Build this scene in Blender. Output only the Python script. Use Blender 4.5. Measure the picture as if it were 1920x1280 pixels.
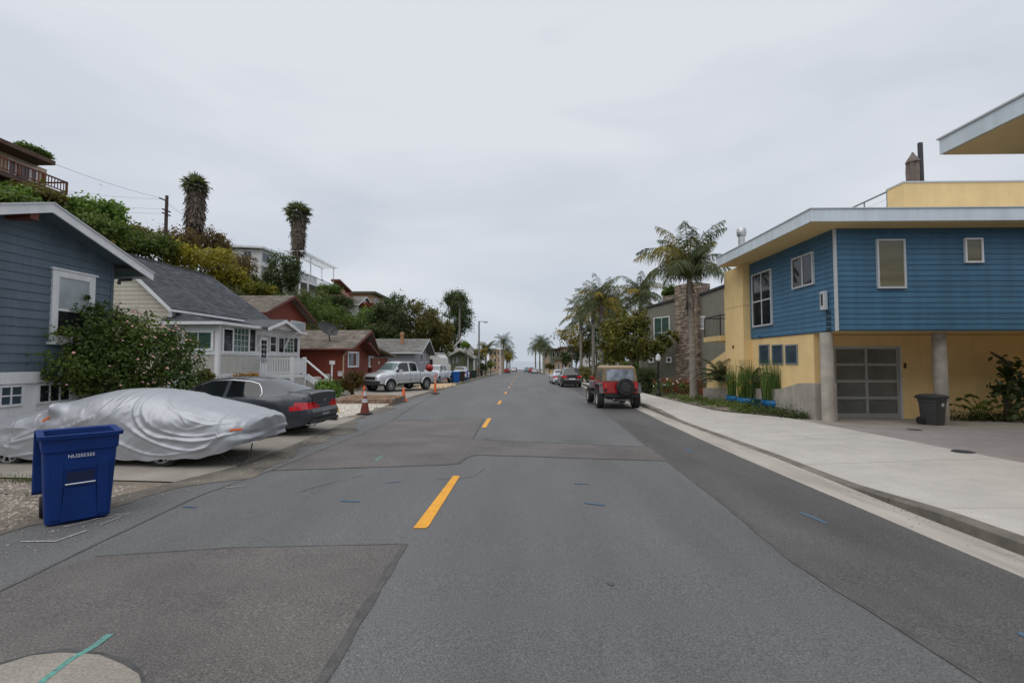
import bpy, math, random
import numpy as np
from mathutils import Vector, Matrix
for o in list(bpy.data.objects): bpy.data.objects.remove(o)
SC = bpy.context.scene
COL = SC.collection
R = math.radians
PI = math.pi

# ---------------------------------------------------------------- camera
F = 853.33; CAMZ = 1.75; SLOPE = -0.014
PSI = math.atan(19 / F); TH = math.atan(36 / F)
cam_data = bpy.data.cameras.new('camera'); cam = bpy.data.objects.new('camera', cam_data); COL.objects.link(cam)
cam_data.sensor_width = 36; cam_data.lens = 16; cam_data.clip_start = 0.05; cam_data.clip_end = 6000
cam.location = (0, 0, CAMZ); cam.rotation_euler = (PI / 2 + TH, 0, PSI)
SC.camera = cam

# ---------------------------------------------------------------- world, sun, exposure
SUN_EL, SUN_AZ = R(63), R(222)        # azimuth clockwise from +Y (ahead): behind the camera, to the left
world = bpy.data.worlds.new('World'); SC.world = world; world.use_nodes = True
wn = world.node_tree.nodes; wl = world.node_tree.links
bg = wn['Background']; bg.inputs['Strength'].default_value = 0.1
sky = wn.new('ShaderNodeTexSky'); sky.sky_type = 'NISHITA'; sky.sun_disc = False
sky.sun_elevation = SUN_EL; sky.sun_rotation = SUN_AZ
tc = wn.new('ShaderNodeTexCoord'); mp = wn.new('ShaderNodeMapping'); mp.inputs['Scale'].default_value = (1.0, 1.0, 3.4)
wl.new(tc.outputs['Generated'], mp.inputs['Vector'])
n1 = wn.new('ShaderNodeTexNoise'); n1.inputs['Scale'].default_value = 1.9; n1.inputs['Detail'].default_value = 5; n1.inputs['Roughness'].default_value = .45
n1.inputs['Distortion'].default_value = .4
wl.new(mp.outputs['Vector'], n1.inputs['Vector'])
sep = wn.new('ShaderNodeSeparateXYZ'); wl.new(tc.outputs['Generated'], sep.inputs[0])
el = wn.new('ShaderNodeMapRange'); el.inputs['From Min'].default_value = 0.0; el.inputs['From Max'].default_value = .55
wl.new(sep.outputs['Z'], el.inputs['Value'])
ad = wn.new('ShaderNodeMath'); ad.operation = 'MULTIPLY_ADD'; ad.inputs[1].default_value = 2.3; ad.inputs[2].default_value = -1.12
wl.new(n1.outputs['Fac'], ad.inputs[0])
ad2 = wn.new('ShaderNodeMath'); ad2.operation = 'ADD'; ad2.use_clamp = True
wl.new(ad.outputs[0], ad2.inputs[0]); wl.new(el.outputs[0], ad2.inputs[1])
rp = wn.new('ShaderNodeValToRGB'); e = rp.color_ramp.elements
e[0].position = 0; e[0].color = (.45, .50, .565, 1); e[1].position = 1; e[1].color = (.628, .645, .688, 1)
wl.new(ad2.outputs[0], rp.inputs[0])
sc10 = wn.new('ShaderNodeVectorMath'); sc10.operation = 'SCALE'; sc10.inputs['Scale'].default_value = 10.0
wl.new(rp.outputs['Color'], sc10.inputs[0])
mx = wn.new('ShaderNodeMix'); mx.data_type = 'RGBA'; mx.inputs[0].default_value = .94
wl.new(sky.outputs['Color'], mx.inputs[6]); wl.new(sc10.outputs['Vector'], mx.inputs[7])
wl.new(mx.outputs[2], bg.inputs['Color'])
sun_data = bpy.data.lights.new('sun', 'SUN'); sun_data.energy = 1.3; sun_data.angle = R(75); sun_data.color = (1, .965, .92)
sun = bpy.data.objects.new('sun', sun_data); COL.objects.link(sun)
sdir = Vector((math.sin(SUN_AZ) * math.cos(SUN_EL), math.cos(SUN_AZ) * math.cos(SUN_EL), math.sin(SUN_EL)))
sun.rotation_euler = (-sdir).to_track_quat('-Z', 'Y').to_euler(); sun.location = (0, 0, 60)
SC.view_settings.view_transform = 'Standard'; SC.view_settings.look = 'None'; SC.view_settings.gamma = 1
SC.view_settings.use_curve_mapping = False; SC.view_settings.exposure = 0.27

# ---------------------------------------------------------------- measuring: where a sight line meets a real plane
def ray(u, v):
    a = (u - 960) / F; b = (640 - v) / F
    fw = Vector((-math.sin(PSI) * math.cos(TH), math.cos(PSI) * math.cos(TH), math.sin(TH)))
    rt = Vector((math.cos(PSI), math.sin(PSI), 0)); up = rt.cross(fw)
    return fw + rt * a + up * b
def G(u, v, h=0.0):                     # on the street plane, h above it
    d = ray(u, v); t = (CAMZ - h) / (SLOPE * d.y - d.z); return Vector((t * d.x, t * d.y, CAMZ + t * d.z))
def W(u, v, Y):
    d = ray(u, v); t = Y / d.y; return Vector((t * d.x, Y, CAMZ + t * d.z))
def WX(u, v, X):
    d = ray(u, v); t = X / d.x; return Vector((X, t * d.y, CAMZ + t * d.z))
def zr(y): return SLOPE * y             # street level
def lerp(a, b, t): return a + (b - a) * t
def terr(x, y):                         # height of the ground beside the street
    if -5.6 < x < 8.4: h = -.09
    elif x <= -5.6:
        h = float(np.interp(-x, [5.6, 6.2, 10, 14, 18, 20.5, 26, 31, 36, 60, 300], [-.02, .0, .06, .5, .9, 1.1, 5.6, 9.8, 11.5, 14, 20]))
        if -x > 18:
            k = float(np.interp(y, [-40, 60, 110, 175, 230], [1, 1.05, 1.05, .7, .05])); h = 1 + (h - 1) * k
    else: h = -.12 if (y < 15.7 and x < 60) else .13
    z = zr(min(y, 335)) + h
    if y > 335: z -= (y - 335) * .09
    return z

# ---------------------------------------------------------------- materials
MATS = {}
def M_(name, col, rough=.7, var=.12, scale=4.0, bump=.0, bscale=60.0, metal=0.0, spec=.5, coat=0.0, island=0.0, col2=None, stretch=None, emit=None, detail=4, leaf=0.0, speck=0.0, speckscale=300, objr=0.0, grains=0.0):
    if name in MATS: return MATS[name]
    m = bpy.data.materials.new(name); m.use_nodes = True; nt = m.node_tree; N = nt.nodes; L = nt.links
    b = N['Principled BSDF']; b.inputs['Roughness'].default_value = rough; b.inputs['Metallic'].default_value = metal
    b.inputs['Specular IOR Level'].default_value = spec; b.inputs['Coat Weight'].default_value = coat; b.inputs['Coat Roughness'].default_value = .06
    tcn = N.new('ShaderNodeTexCoord'); vec = tcn.outputs['Object']
    if stretch:
        mpn = N.new('ShaderNodeMapping'); mpn.inputs['Scale'].default_value = stretch; L.new(vec, mpn.inputs['Vector']); vec = mpn.outputs['Vector']
    nz = N.new('ShaderNodeTexNoise'); nz.inputs['Scale'].default_value = scale; nz.inputs['Detail'].default_value = detail; nz.inputs['Roughness'].default_value = .6
    L.new(vec, nz.inputs['Vector'])
    fac = nz.outputs['Fac']
    c = Vector(col)
    lo = c * (1 - var); hi = Vector(col2) if col2 else c * (1 + var)
    rpn = N.new('ShaderNodeValToRGB'); el_ = rpn.color_ramp.elements
    el_[0].position = .32; el_[0].color = (*lo, 1); el_[1].position = .68; el_[1].color = (*[min(1, x) for x in hi], 1)
    L.new(fac, rpn.inputs[0]); out = rpn.outputs['Color']
    if island:
        ge = N.new('ShaderNodeNewGeometry'); mr = N.new('ShaderNodeMapRange'); mr.inputs['To Min'].default_value = 1 - island; mr.inputs['To Max'].default_value = 1 + island
        L.new(ge.outputs['Random Per Island'], mr.inputs['Value'])
        vm = N.new('ShaderNodeVectorMath'); vm.operation = 'SCALE'; L.new(out, vm.inputs[0]); L.new(mr.outputs[0], vm.inputs['Scale']); out = vm.outputs['Vector']
    if speck:
        sp = N.new('ShaderNodeTexNoise'); sp.inputs['Scale'].default_value = speckscale; sp.inputs['Detail'].default_value = 2
        L.new(tcn.outputs['Object'], sp.inputs['Vector'])
        mr2 = N.new('ShaderNodeMapRange'); mr2.inputs['From Min'].default_value = .3; mr2.inputs['From Max'].default_value = .7
        mr2.inputs['To Min'].default_value = 1 - speck; mr2.inputs['To Max'].default_value = 1 + speck
        L.new(sp.outputs['Fac'], mr2.inputs['Value'])
        vm2 = N.new('ShaderNodeVectorMath'); vm2.operation = 'SCALE'; L.new(out, vm2.inputs[0]); L.new(mr2.outputs[0], vm2.inputs['Scale']); out = vm2.outputs['Vector']
    if grains:
        vo = N.new('ShaderNodeTexVoronoi'); vo.inputs['Scale'].default_value = 130; L.new(tcn.outputs['Object'], vo.inputs['Vector'])
        sx_ = N.new('ShaderNodeSeparateColor'); L.new(vo.outputs['Color'], sx_.inputs[0]); mg = N.new('ShaderNodeMapRange'); mg.inputs['From Min'].default_value = .86; mg.inputs['From Max'].default_value = .98; mg.inputs['To Min'].default_value = 1; mg.inputs['To Max'].default_value = 1 + grains
        L.new(sx_.outputs[0], mg.inputs['Value']); vg = N.new('ShaderNodeVectorMath'); vg.operation = 'SCALE'; L.new(out, vg.inputs[0]); L.new(mg.outputs[0], vg.inputs['Scale']); out = vg.outputs['Vector']
    if objr:
        oi = N.new('ShaderNodeObjectInfo'); mro = N.new('ShaderNodeMapRange'); mro.inputs['To Min'].default_value = 1 - objr; mro.inputs['To Max'].default_value = 1 + objr
        L.new(oi.outputs['Random'], mro.inputs['Value']); st_ = N.new('ShaderNodeTexNoise'); st_.inputs['Scale'].default_value = 1.0; st_.inputs['Detail'].default_value = 6
        ms_ = N.new('ShaderNodeMapping'); ms_.inputs['Scale'].default_value = (5, 5, .35); ge_ = N.new('ShaderNodeNewGeometry'); L.new(ge_.outputs['Position'], ms_.inputs['Vector']); L.new(ms_.outputs['Vector'], st_.inputs['Vector'])
        mr3 = N.new('ShaderNodeMapRange'); mr3.inputs['From Min'].default_value = .35; mr3.inputs['From Max'].default_value = .65; mr3.inputs['To Min'].default_value = 1 - objr * 1.6; mr3.inputs['To Max'].default_value = 1 + objr * 1.2; L.new(st_.outputs['Fac'], mr3.inputs['Value'])
        mm_ = N.new('ShaderNodeMath'); mm_.operation = 'MULTIPLY'; L.new(mro.outputs[0], mm_.inputs[0]); L.new(mr3.outputs[0], mm_.inputs[1])
        vmo = N.new('ShaderNodeVectorMath'); vmo.operation = 'SCALE'; L.new(out, vmo.inputs[0]); L.new(mm_.outputs[0], vmo.inputs['Scale']); out = vmo.outputs['Vector']
    L.new(out, b.inputs['Base Color'])
    if bump:
        nb = N.new('ShaderNodeTexNoise'); nb.inputs['Scale'].default_value = bscale; nb.inputs['Detail'].default_value = 3; L.new(vec, nb.inputs['Vector'])
        bp = N.new('ShaderNodeBump'); bp.inputs['Strength'].default_value = bump; bp.inputs['Distance'].default_value = .02
        L.new(nb.outputs['Fac'], bp.inputs['Height']); L.new(bp.outputs['Normal'], b.inputs['Normal'])
    if emit:
        b.inputs['Emission Color'].default_value = (*emit, 1); b.inputs['Emission Strength'].default_value = 1
    if leaf:
        tr = N.new('ShaderNodeBsdfTranslucent'); ms = N.new('ShaderNodeMixShader'); ms.inputs[0].default_value = leaf
        vm3 = N.new('ShaderNodeVectorMath'); vm3.operation = 'MULTIPLY'; vm3.inputs[1].default_value = (1.2, 1.25, .6)
        L.new(out, vm3.inputs[0]); L.new(vm3.outputs['Vector'], tr.inputs['Color'])
        L.new(b.outputs[0], ms.inputs[1]); L.new(tr.outputs[0], ms.inputs[2]); L.new(ms.outputs[0], N['Material Output'].inputs['Surface'])
    MATS[name] = m; return m
def leafmat(name, col, col2=None, island=.45):
    return M_(name, col, rough=.55, var=.3, scale=.9, island=island, col2=col2, leaf=.32, spec=.3)
def glassmat(name, col, rough=.04, spec=.6): return M_(name, col, rough=rough, var=.25, scale=1.2, spec=spec)

asphalt = M_('asphalt', (.112, .1135, .114), rough=.66, var=.17, scale=.5, bump=.4, bscale=120, speck=.42, speckscale=85, detail=9, stretch=(1.6, .3, 1), grains=0.4)
asphalt_dark = M_('asphalt_dark', (.082, .079, .078), rough=.66, var=.26, scale=.8, bump=.5, bscale=120, speck=.55, speckscale=85, stretch=(1, .35, 1), detail=6, grains=0.5)
asphalt_patch = M_('asphalt_patch', (.109, .100, .094), rough=.66, var=.24, scale=.8, bump=.5, bscale=110, speck=.5, speckscale=80, detail=6, grains=0.65)
asphalt_edge = M_('asphalt_edge', (.085, .08, .074), rough=.9, var=.3, scale=1.3, col2=(.20, .175, .14), bump=.5, bscale=90, speck=.35, speckscale=80, detail=8)
tar = M_('tar', (.045, .045, .046), rough=.7, var=.2, scale=7, bump=.2, col2=(.08, .08, .079), speck=.3, speckscale=80)
seam_soft = M_('seam_soft', (.072, .070, .069), rough=.7, var=.2, scale=7, col2=(.10, .098, .096), speck=.3, speckscale=80)
yellow_paint = M_('yellow_paint', (.74, .34, .018), rough=.6, var=.12, scale=8, speck=.18, speckscale=90)
white_chalk = M_('white_chalk', (.15, .145, .14), rough=.9, var=.05, scale=50, col2=(.5, .5, .48))
blue_chalk = M_('blue_chalk', (.10, .108, .115), rough=.9, var=.05, scale=45, col2=(.05, .17, .29))
teal_chalk = M_('teal_chalk', (.11, .15, .14), rough=.9, var=.05, scale=40, col2=(.11, .40, .34))
concrete = M_('concrete', (.46, .435, .40), rough=.85, var=.10, scale=1.1, bump=.25, bscale=90, speck=.12, speckscale=70, detail=7, objr=.02)
concrete_gutter = M_('concrete_gutter', (.39, .36, .315), rough=.85, var=.2, scale=1.6, bump=.25, bscale=80, speck=.15, stretch=(3, .4, 1), detail=7)
concrete_curb = M_('concrete_curb', (.155, .14, .118), rough=.88, var=.4, scale=2.2, bump=.3, bscale=60, detail=7)
concrete_drive = M_('concrete_drive', (.275, .25, .24), rough=.8, var=.13, scale=.7, bump=.2, bscale=90, speck=.12, detail=7, objr=.04)
concrete_old = M_('concrete_old', (.27, .245, .21), rough=.9, var=.22, scale=.9, bump=.35, bscale=70, speck=.22, speckscale=60, detail=7)
concrete_wall = M_('concrete_wall', (.37, .34, .295), rough=.85, var=.22, scale=2.2, bump=.35, bscale=30, detail=7, objr=.04)
dirt = M_('dirt', (.19, .16, .125), rough=.95, var=.35, scale=1.2, bump=.6, bscale=60, speck=.3, speckscale=60, detail=7)
soil = M_('soil', (.06, .055, .035), rough=.95, var=.5, scale=.6, bump=.6, bscale=30, col2=(.075, .09, .035))
gravel_m = M_('gravel', (.27, .235, .20), rough=.9, var=.3, scale=3, island=.55)
pebble_m = M_('pebble', (.50, .46, .40), rough=.9, var=.15, scale=3, island=.35)
blue_siding = M_('blue_siding', (.056, .152, .252), rough=.6, var=.06, scale=1.5, bump=.06, bscale=30, stretch=(1, 1, 6), objr=.07)
slate_siding = M_('slate_siding', (.105, .150, .190), rough=.6, var=.07, scale=1.5, bump=.06, bscale=30, stretch=(1, 1, 6), objr=.07)
cream_siding = M_('cream_siding', (.60, .55, .455), rough=.65, var=.05, scale=1.5, objr=.04)
cream_stucco = M_('cream_stucco', (.52, .50, .475), rough=.8, var=.05, scale=2, bump=.2, bscale=60, objr=.04)
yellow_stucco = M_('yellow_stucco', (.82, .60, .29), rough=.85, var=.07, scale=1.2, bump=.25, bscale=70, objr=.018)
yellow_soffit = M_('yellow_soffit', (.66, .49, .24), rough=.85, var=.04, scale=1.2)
white_trim = M_('white_trim', (.74, .75, .77), rough=.5, var=.04, scale=3, objr=.04)
grey_trim = M_('grey_trim', (.52, .54, .56), rough=.5, var=.05, scale=3)
fascia_m = M_('fascia', (.60, .67, .72), rough=.45, var=.05, scale=1.5, objr=.04)
alu = M_('aluminium', (.42, .44, .45), rough=.4, var=.05, scale=3, metal=.5)
steel = M_('steel', (.5, .5, .5), rough=.35, var=.1, scale=5, metal=.9)
rail_grey = M_('rail_grey', (.25, .29, .33), rough=.4, var=.1, scale=5, metal=.4)
dark_metal = M_('dark_metal', (.035, .035, .037), rough=.5, var=.2, scale=5)
black = M_('black', (.012, .012, .013), rough=.6, var=.2, scale=5)
glass_dark = glassmat('glass_dark', (.016, .02, .024))
glass_blue = glassmat('glass_blue', (.035, .06, .08))
glass_curtain = glassmat('glass_curtain', (.36, .40, .42), rough=.15, spec=.4)
glass_blind = M_('glass_blind', (.19, .175, .115), rough=.2, var=.25, scale=1.0, stretch=(.2, .2, 3), spec=.5)
glass_green = M_('glass_green', (.03, .07, .055), rough=.06, var=.5, scale=3, spec=.6, stretch=(.3, .3, 14), col2=(.09, .16, .13))
glass_frost = M_('glass_frost', (.14, .145, .138), rough=.25, var=.25, scale=1.1)
shingle_dark = M_('shingle_dark', (.073, .079, .088), rough=.9, var=.22, scale=1.4, island=.32, bump=.3, bscale=70)
shingle_brown = M_('shingle_brown', (.185, .158, .13), rough=.9, var=.2, scale=1.2, island=.3, bump=.3, bscale=70)
shingle_grey = M_('shingle_grey', (.17, .165, .155), rough=.9, var=.15, scale=1.2, island=.22, bump=.3, bscale=70)
red_wood = M_('red_wood', (.205, .042, .022), rough=.75, var=.12, scale=2, stretch=(1, 1, 5), objr=.04)
red_dark = M_('red_dark', (.13, .034, .022), rough=.75, var=.2, scale=2)
brown_wood = M_('brown_wood', (.10, .055, .035), rough=.75, var=.25, scale=3)
redwood_fence = M_('redwood_fence', (.17, .055, .03), rough=.8, var=.25, scale=3, island=.2)
sage_stucco = M_('sage_stucco', (.185, .18, .145), rough=.85, var=.05, scale=1.5, bump=.2, bscale=60, objr=.04)
olive_wall = M_('olive_wall', (.18, .20, .13), rough=.8, var=.08, scale=1.5)
grey_wall = M_('grey_wall', (.33, .34, .38), rough=.75, var=.05, scale=1.5, objr=.04)
white_wall = M_('white_wall', (.66, .65, .63), rough=.75, var=.05, scale=1.5, objr=.04)
tan_wall = M_('tan_wall', (.46, .30, .19), rough=.8, var=.1, scale=1.5)
pink_wall = M_('pink_wall', (.55, .27, .22), rough=.8, var=.1, scale=1.5)
beige_wall = M_('beige_wall', (.47, .37, .26), rough=.8, var=.07, scale=1.5)
stone_m = M_('stone', (.25, .20, .155), rough=.9, var=.3, scale=3, island=.5, bump=.4, bscale=40)
mortar = M_('mortar', (.08, .07, .058), rough=.95, var=.2)
brick_m = M_('brick', (.25, .13, .085), rough=.9, var=.35, scale=5, col2=(.36, .27, .2), bump=.4, bscale=50)
bark = M_('bark', (.12, .10, .08), rough=.95, var=.3, scale=5, bump=.6, bscale=20)
palm_bark = M_('palm_bark', (.24, .215, .185), rough=.95, var=.25, scale=3, bump=.5, bscale=18, stretch=(1, 1, 5))
thatch = M_('thatch', (.115, .09, .072), rough=.95, var=.35, scale=4, island=.6)
bin_blue = M_('bin_blue', (.001, .027, .155), rough=.55, var=.15, scale=3, spec=.3, bump=.08, bscale=120)
bin_bright = M_('bin_bright', (.006, .10, .38), rough=.4, var=.1, scale=3)
bin_grey = M_('bin_grey', (.045, .048, .05), rough=.5, var=.1, scale=3)
bin_green = M_('bin_green', (.008, .03, .022), rough=.5, var=.1, scale=3)
bin_brown = M_('bin_brown', (.03, .02, .014), rough=.5, var=.1, scale=3)
cover_m = M_('car_cover', (.39, .405, .435), rough=.42, var=.06, scale=2.5, metal=.4, bump=.12, bscale=160, spec=.5)
strap_orange = M_('strap_orange', (.8, .16, .035), rough=.6, var=.1)
paint_grey = M_('paint_grey', (.042, .049, .060), rough=.35, var=.03, metal=.3, coat=.5)
paint_silver = M_('paint_silver', (.58, .60, .63), rough=.32, var=.03, metal=.35, coat=.8)
paint_white = M_('paint_white', (.62, .65, .70), rough=.3, var=.03, coat=.6)
paint_red = M_('paint_red', (.36, .008, .010), rough=.32, var=.06, coat=.5)
paint_black = M_('paint_black', (.012, .013, .016), rough=.25, var=.05, coat=.8)
paint_teal = M_('paint_teal', (.12, .26, .27), rough=.3, var=.05, coat=.5)
canvas_tan = M_('canvas_tan', (.205, .15, .088), rough=.85, var=.12, scale=4, bump=.15, bscale=100)
vinyl_win = M_('vinyl_window', (.22, .25, .30), rough=.12, var=.5, scale=3, spec=.6)
car_glass = glassmat('car_glass', (.010, .012, .013), rough=.03, spec=.7)
car_glass_light = glassmat('car_glass_light', (.11, .15, .15), rough=.05, spec=.7)
rubber = M_('rubber', (.018, .018, .018), rough=.8, var=.2, scale=6, bump=.2, bscale=60)
chrome = M_('chrome', (.62, .63, .65), rough=.2, var=.05, metal=1)
lamp_red = M_('lamp_red', (.55, .006, .012), rough=.12, var=.35, scale=14, coat=1)
lamp_clear = M_('lamp_clear', (.45, .47, .5), rough=.1, var=.3, scale=12, coat=1)
lamp_amber = M_('lamp_amber', (.6, .2, .02), rough=.2, var=.1)
plate_m = M_('plate', (.30, .31, .33), rough=.5, var=.3, scale=25)
cone_orange = M_('cone_orange', (.78, .12, .018), rough=.55, var=.1, scale=6)
cone_dirty = M_('cone_dirty', (.17, .03, .02), rough=.7, var=.35, scale=6)
cone_white = M_('cone_white', (.5, .5, .52), rough=.5, var=.2, scale=8)
pot_blue = M_('pot_blue', (.012, .15, .36), rough=.2, var=.2, scale=4, coat=.8)
globe_white = M_('globe_white', (.75, .76, .78), rough=.3, var=.03)
umb_canvas = M_('umbrella_canvas', (.17, .135, .12), rough=.9, var=.2, scale=4)
red_tool = M_('red_tool', (.32, .018, .018), rough=.4, var=.1)
sand_yellow = M_('sand_yellow', (.6, .36, .1), rough=.7, var=.15)
sea_m = M_('sea', (.30, .35, .40), rough=.35, var=.1, scale=.02)
beach_m = M_('beach', (.33, .29, .23), rough=.95, var=.15, scale=.1)
wire_m = M_('wire', (.03, .03, .035), rough=.6)
pole_wood = M_('pole_wood', (.075, .05, .042), rough=.9, var=.25, scale=4)
lf_rose = leafmat('leaf_rose', (.060, .115, .026), (.135, .185, .036))
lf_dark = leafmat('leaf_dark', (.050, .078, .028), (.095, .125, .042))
lf_mid = leafmat('leaf_mid', (0.088, 0.137, 0.033), (0.156, 0.215, 0.048))
lf_bright = leafmat('leaf_bright', (0.114, 0.224, 0.037), (0.190, 0.317, 0.058))
lf_yellow = leafmat('leaf_yellow', (0.241, 0.224, 0.029), (0.406, 0.339, 0.041))
lf_olive = leafmat('leaf_olive', (0.128, 0.128, 0.041), (0.216, 0.188, 0.055))
lf_brown = leafmat('leaf_brown', (0.132, 0.098, 0.044), (0.216, 0.145, 0.058))
lf_red = leafmat('leaf_red', (.24, .02, .022), (.33, .035, .04))
lf_rust = leafmat('leaf_rust', (0.304, 0.141, 0.037), (0.406, 0.235, 0.055))
lf_palm = leafmat('leaf_palm', (.075, .105, .050), (.135, .155, .075))
lf_palm_y = leafmat('leaf_palm_yellow', (0.190, 0.188, 0.037), (0.381, 0.282, 0.055))
lf_fan = leafmat('leaf_fan', (.085, .105, .065), (.14, .16, .10))
lf_reed = leafmat('leaf_reed', (0.088, 0.177, 0.037), (0.165, 0.246, 0.052))
petal_pink = M_('petal_pink', (.72, .42, .40), rough=.7, var=.25, scale=9, island=.3)
petal_red = M_('petal_red', (.5, .03, .035), rough=.7, var=.3, scale=9, island=.3)
grass_m = leafmat('grass_blade', (.06, .11, .02), (.11, .15, .03))

# ---------------------------------------------------------------- mesh building
LOC = {}
def _rootloc(p): return LOC.get(p.name, Vector((0, 0, 0))) if p else Vector((0, 0, 0))
def setp(o, label=None, cat=None, group=None, kind=None):
    if label: o['label'] = label
    if cat: o['category'] = cat
    if group: o['group'] = group
    if kind: o['kind'] = kind
    return o
def thing(name, label, cat, loc=(0, 0, 0), rotz=0, group=None, world=True):
    o = bpy.data.objects.new(name, None); COL.objects.link(o); o.empty_display_size = .2
    o.location = loc; o.rotation_euler = (0, 0, rotz)
    if world and rotz == 0: LOC[o.name] = Vector(loc)
    return setp(o, label, cat, group)
def obj(name, mesh, parent=None, **kw):
    o = bpy.data.objects.new(name, mesh); COL.objects.link(o)
    if parent:
        o.parent = parent
        if parent.name in LOC: LOC[o.name] = LOC[parent.name]
    return setp(o, **kw)
def npmesh(name, V, Fq, mat, smooth=False):
    V = np.asarray(V, dtype=np.float32); Fq = np.asarray(Fq, dtype=np.int32)
    me = bpy.data.meshes.new(name); n, k = Fq.shape
    me.vertices.add(len(V)); me.vertices.foreach_set('co', V.ravel())
    me.loops.add(n * k); me.loops.foreach_set('vertex_index', Fq.ravel())
    me.polygons.add(n); me.polygons.foreach_set('loop_start', np.arange(0, n * k, k, dtype=np.int32))
    me.polygons.foreach_set('loop_total', np.full(n, k, dtype=np.int32))
    if smooth: me.polygons.foreach_set('use_smooth', np.ones(n, dtype=bool))
    me.update(calc_edges=True); me.validate()
    me.materials.append(mat); return me
class MB:
    def __init__(s): s.v = []; s.f = []
    def add(s, vs, fs):
        n = len(s.v); s.v += [tuple(p) for p in vs]; s.f += [tuple(i + n for i in f) for f in fs]; return s
    def box(s, x0, x1, y0, y1, z0, z1):
        return s.add([(x0, y0, z0), (x1, y0, z0), (x1, y1, z0), (x0, y1, z0), (x0, y0, z1), (x1, y0, z1), (x1, y1, z1), (x0, y1, z1)],
                     [(0, 3, 2, 1), (4, 5, 6, 7), (0, 1, 5, 4), (1, 2, 6, 5), (2, 3, 7, 6), (3, 0, 4, 7)])
    def hexa(s, p):                       # eight corners, bottom four then top four, counter-clockwise
        return s.add(p, [(0, 3, 2, 1), (4, 5, 6, 7), (0, 1, 5, 4), (1, 2, 6, 5), (2, 3, 7, 6), (3, 0, 4, 7)])
    def beam(s, a, b, w, h, up=(0, 0, 1)):
        a = Vector(a); b = Vector(b); d = (b - a).normalized(); u = Vector(up)
        sd = d.cross(u)
        if sd.length < 1e-4: sd = d.cross(Vector((1, 0, 0)))
        sd.normalize(); u = sd.cross(d).normalized()
        q = [(-1, -1), (1, -1), (1, 1), (-1, 1)]
        lo = [a + sd * (w / 2 * i) + u * (h / 2 * j) for i, j in q]; hi = [b + sd * (w / 2 * i) + u * (h / 2 * j) for i, j in q]
        return s.add(lo + hi, [(0, 1, 2, 3), (7, 6, 5, 4), (0, 4, 5, 1), (1, 5, 6, 2), (2, 6, 7, 3), (3, 7, 4, 0)])
    def tube(s, pts, rads, n=8, cap=True):
        pts = [Vector(p) for p in pts]
        if not hasattr(rads, '__len__'): rads = [rads] * len(pts)
        base = len(s.v); ref = None
        for i, p in enumerate(pts):
            d = (pts[min(i + 1, len(pts) - 1)] - pts[max(i - 1, 0)]).normalized()
            if ref is None: ref = d.orthogonal().normalized()
            ref = (ref - d * ref.dot(d)).normalized(); bn = d.cross(ref)
            for k in range(n):
                a = 2 * PI * k / n; q = p + (ref * math.cos(a) + bn * math.sin(a)) * rads[i]; s.v.append(tuple(q))
        for i in range(len(pts) - 1):
            for k in range(n):
                a = base + i * n + k; b = base + i * n + (k + 1) % n; s.f.append((a, b, b + n, a + n))
        if cap:
            s.f.append(tuple(base + k for k in range(n))[::-1]); s.f.append(tuple(base + (len(pts) - 1) * n + k for k in range(n)))
        return s
    def lathe(s, c, prof, n=16, cap=True, axis='z'):
        base = len(s.v)
        for r, z in prof:
            for k in range(n):
                a = 2 * PI * k / n; x, y = r * math.cos(a), r * math.sin(a)
                s.v.append((c[0] + x, c[1] + y, c[2] + z) if axis == 'z' else (c[0] + x, c[1] + z, c[2] - y) if axis == 'y' else (c[0] + z, c[1] + x, c[2] + y))
        for i in range(len(prof) - 1):
            for k in range(n):
                a = base + i * n + k; b = base + i * n + (k + 1) % n; s.f.append((a, b, b + n, a + n))
        if cap:
            s.f.append(tuple(base + k for k in range(n))[::-1]); s.f.append(tuple(base + (len(prof) - 1) * n + k for k in range(n)))
        return s
    def prism(s, poly, axis, a, b):
        n = len(poly)
        def P(p, t): return (t, p[0], p[1]) if axis == 'x' else (p[0], t, p[1]) if axis == 'y' else (p[0], p[1], t)
        vs = [P(p, a) for p in poly] + [P(p, b) for p in poly]
        return s.add(vs, [tuple(range(n))[::-1], tuple(range(n, 2 * n))] + [(i, (i + 1) % n, n + (i + 1) % n, n + i) for i in range(n)])
    def slab(s, p, th):                   # polygon of 3-D points, thickened downwards along its normal
        p = [Vector(q) for q in p]; nrm = (p[1] - p[0]).cross(p[2] - p[0]).normalized()
        if nrm.z < 0: nrm = -nrm
        n = len(p); vs = [q - nrm * th for q in p] + p
        return s.add(vs, [tuple(range(n))[::-1], tuple(range(n, 2 * n))] + [(i, (i + 1) % n, n + (i + 1) % n, n + i) for i in range(n)])
    def build(s, name, mat, parent=None, smooth=False, bevel=0, loc=None, fix=True, **kw):
        off = _rootloc(parent)
        me = bpy.data.meshes.new(name); me.from_pydata([(x - off.x, y - off.y, z - off.z) for x, y, z in s.v] if off.length else s.v, [], s.f)
        me.materials.append(mat)
        if fix:
            import bmesh
            bm = bmesh.new(); bm.from_mesh(me); bmesh.ops.recalc_face_normals(bm, faces=bm.faces)
            if bevel: bmesh.ops.bevel(bm, geom=[e for e in bm.edges if len(e.link_faces) == 2 and e.calc_face_angle(0) > .6], offset=bevel, segments=2, profile=.6, affect='EDGES', clamp_overlap=True)
            bm.to_mesh(me); bm.free()
        if smooth:
            me.polygons.foreach_set('use_smooth', [True] * len(me.polygons)); me.set_sharp_from_angle(angle=R(38))
        me.update(); o = obj(name, me, parent, **kw)
        if loc: o.location = loc
        return o
def copy_tree(o, parent=None):
    c = o.copy(); COL.objects.link(c)
    if parent: c.parent = parent
    for ch in list(o.children): copy_tree(ch, c)
    return c
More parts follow.
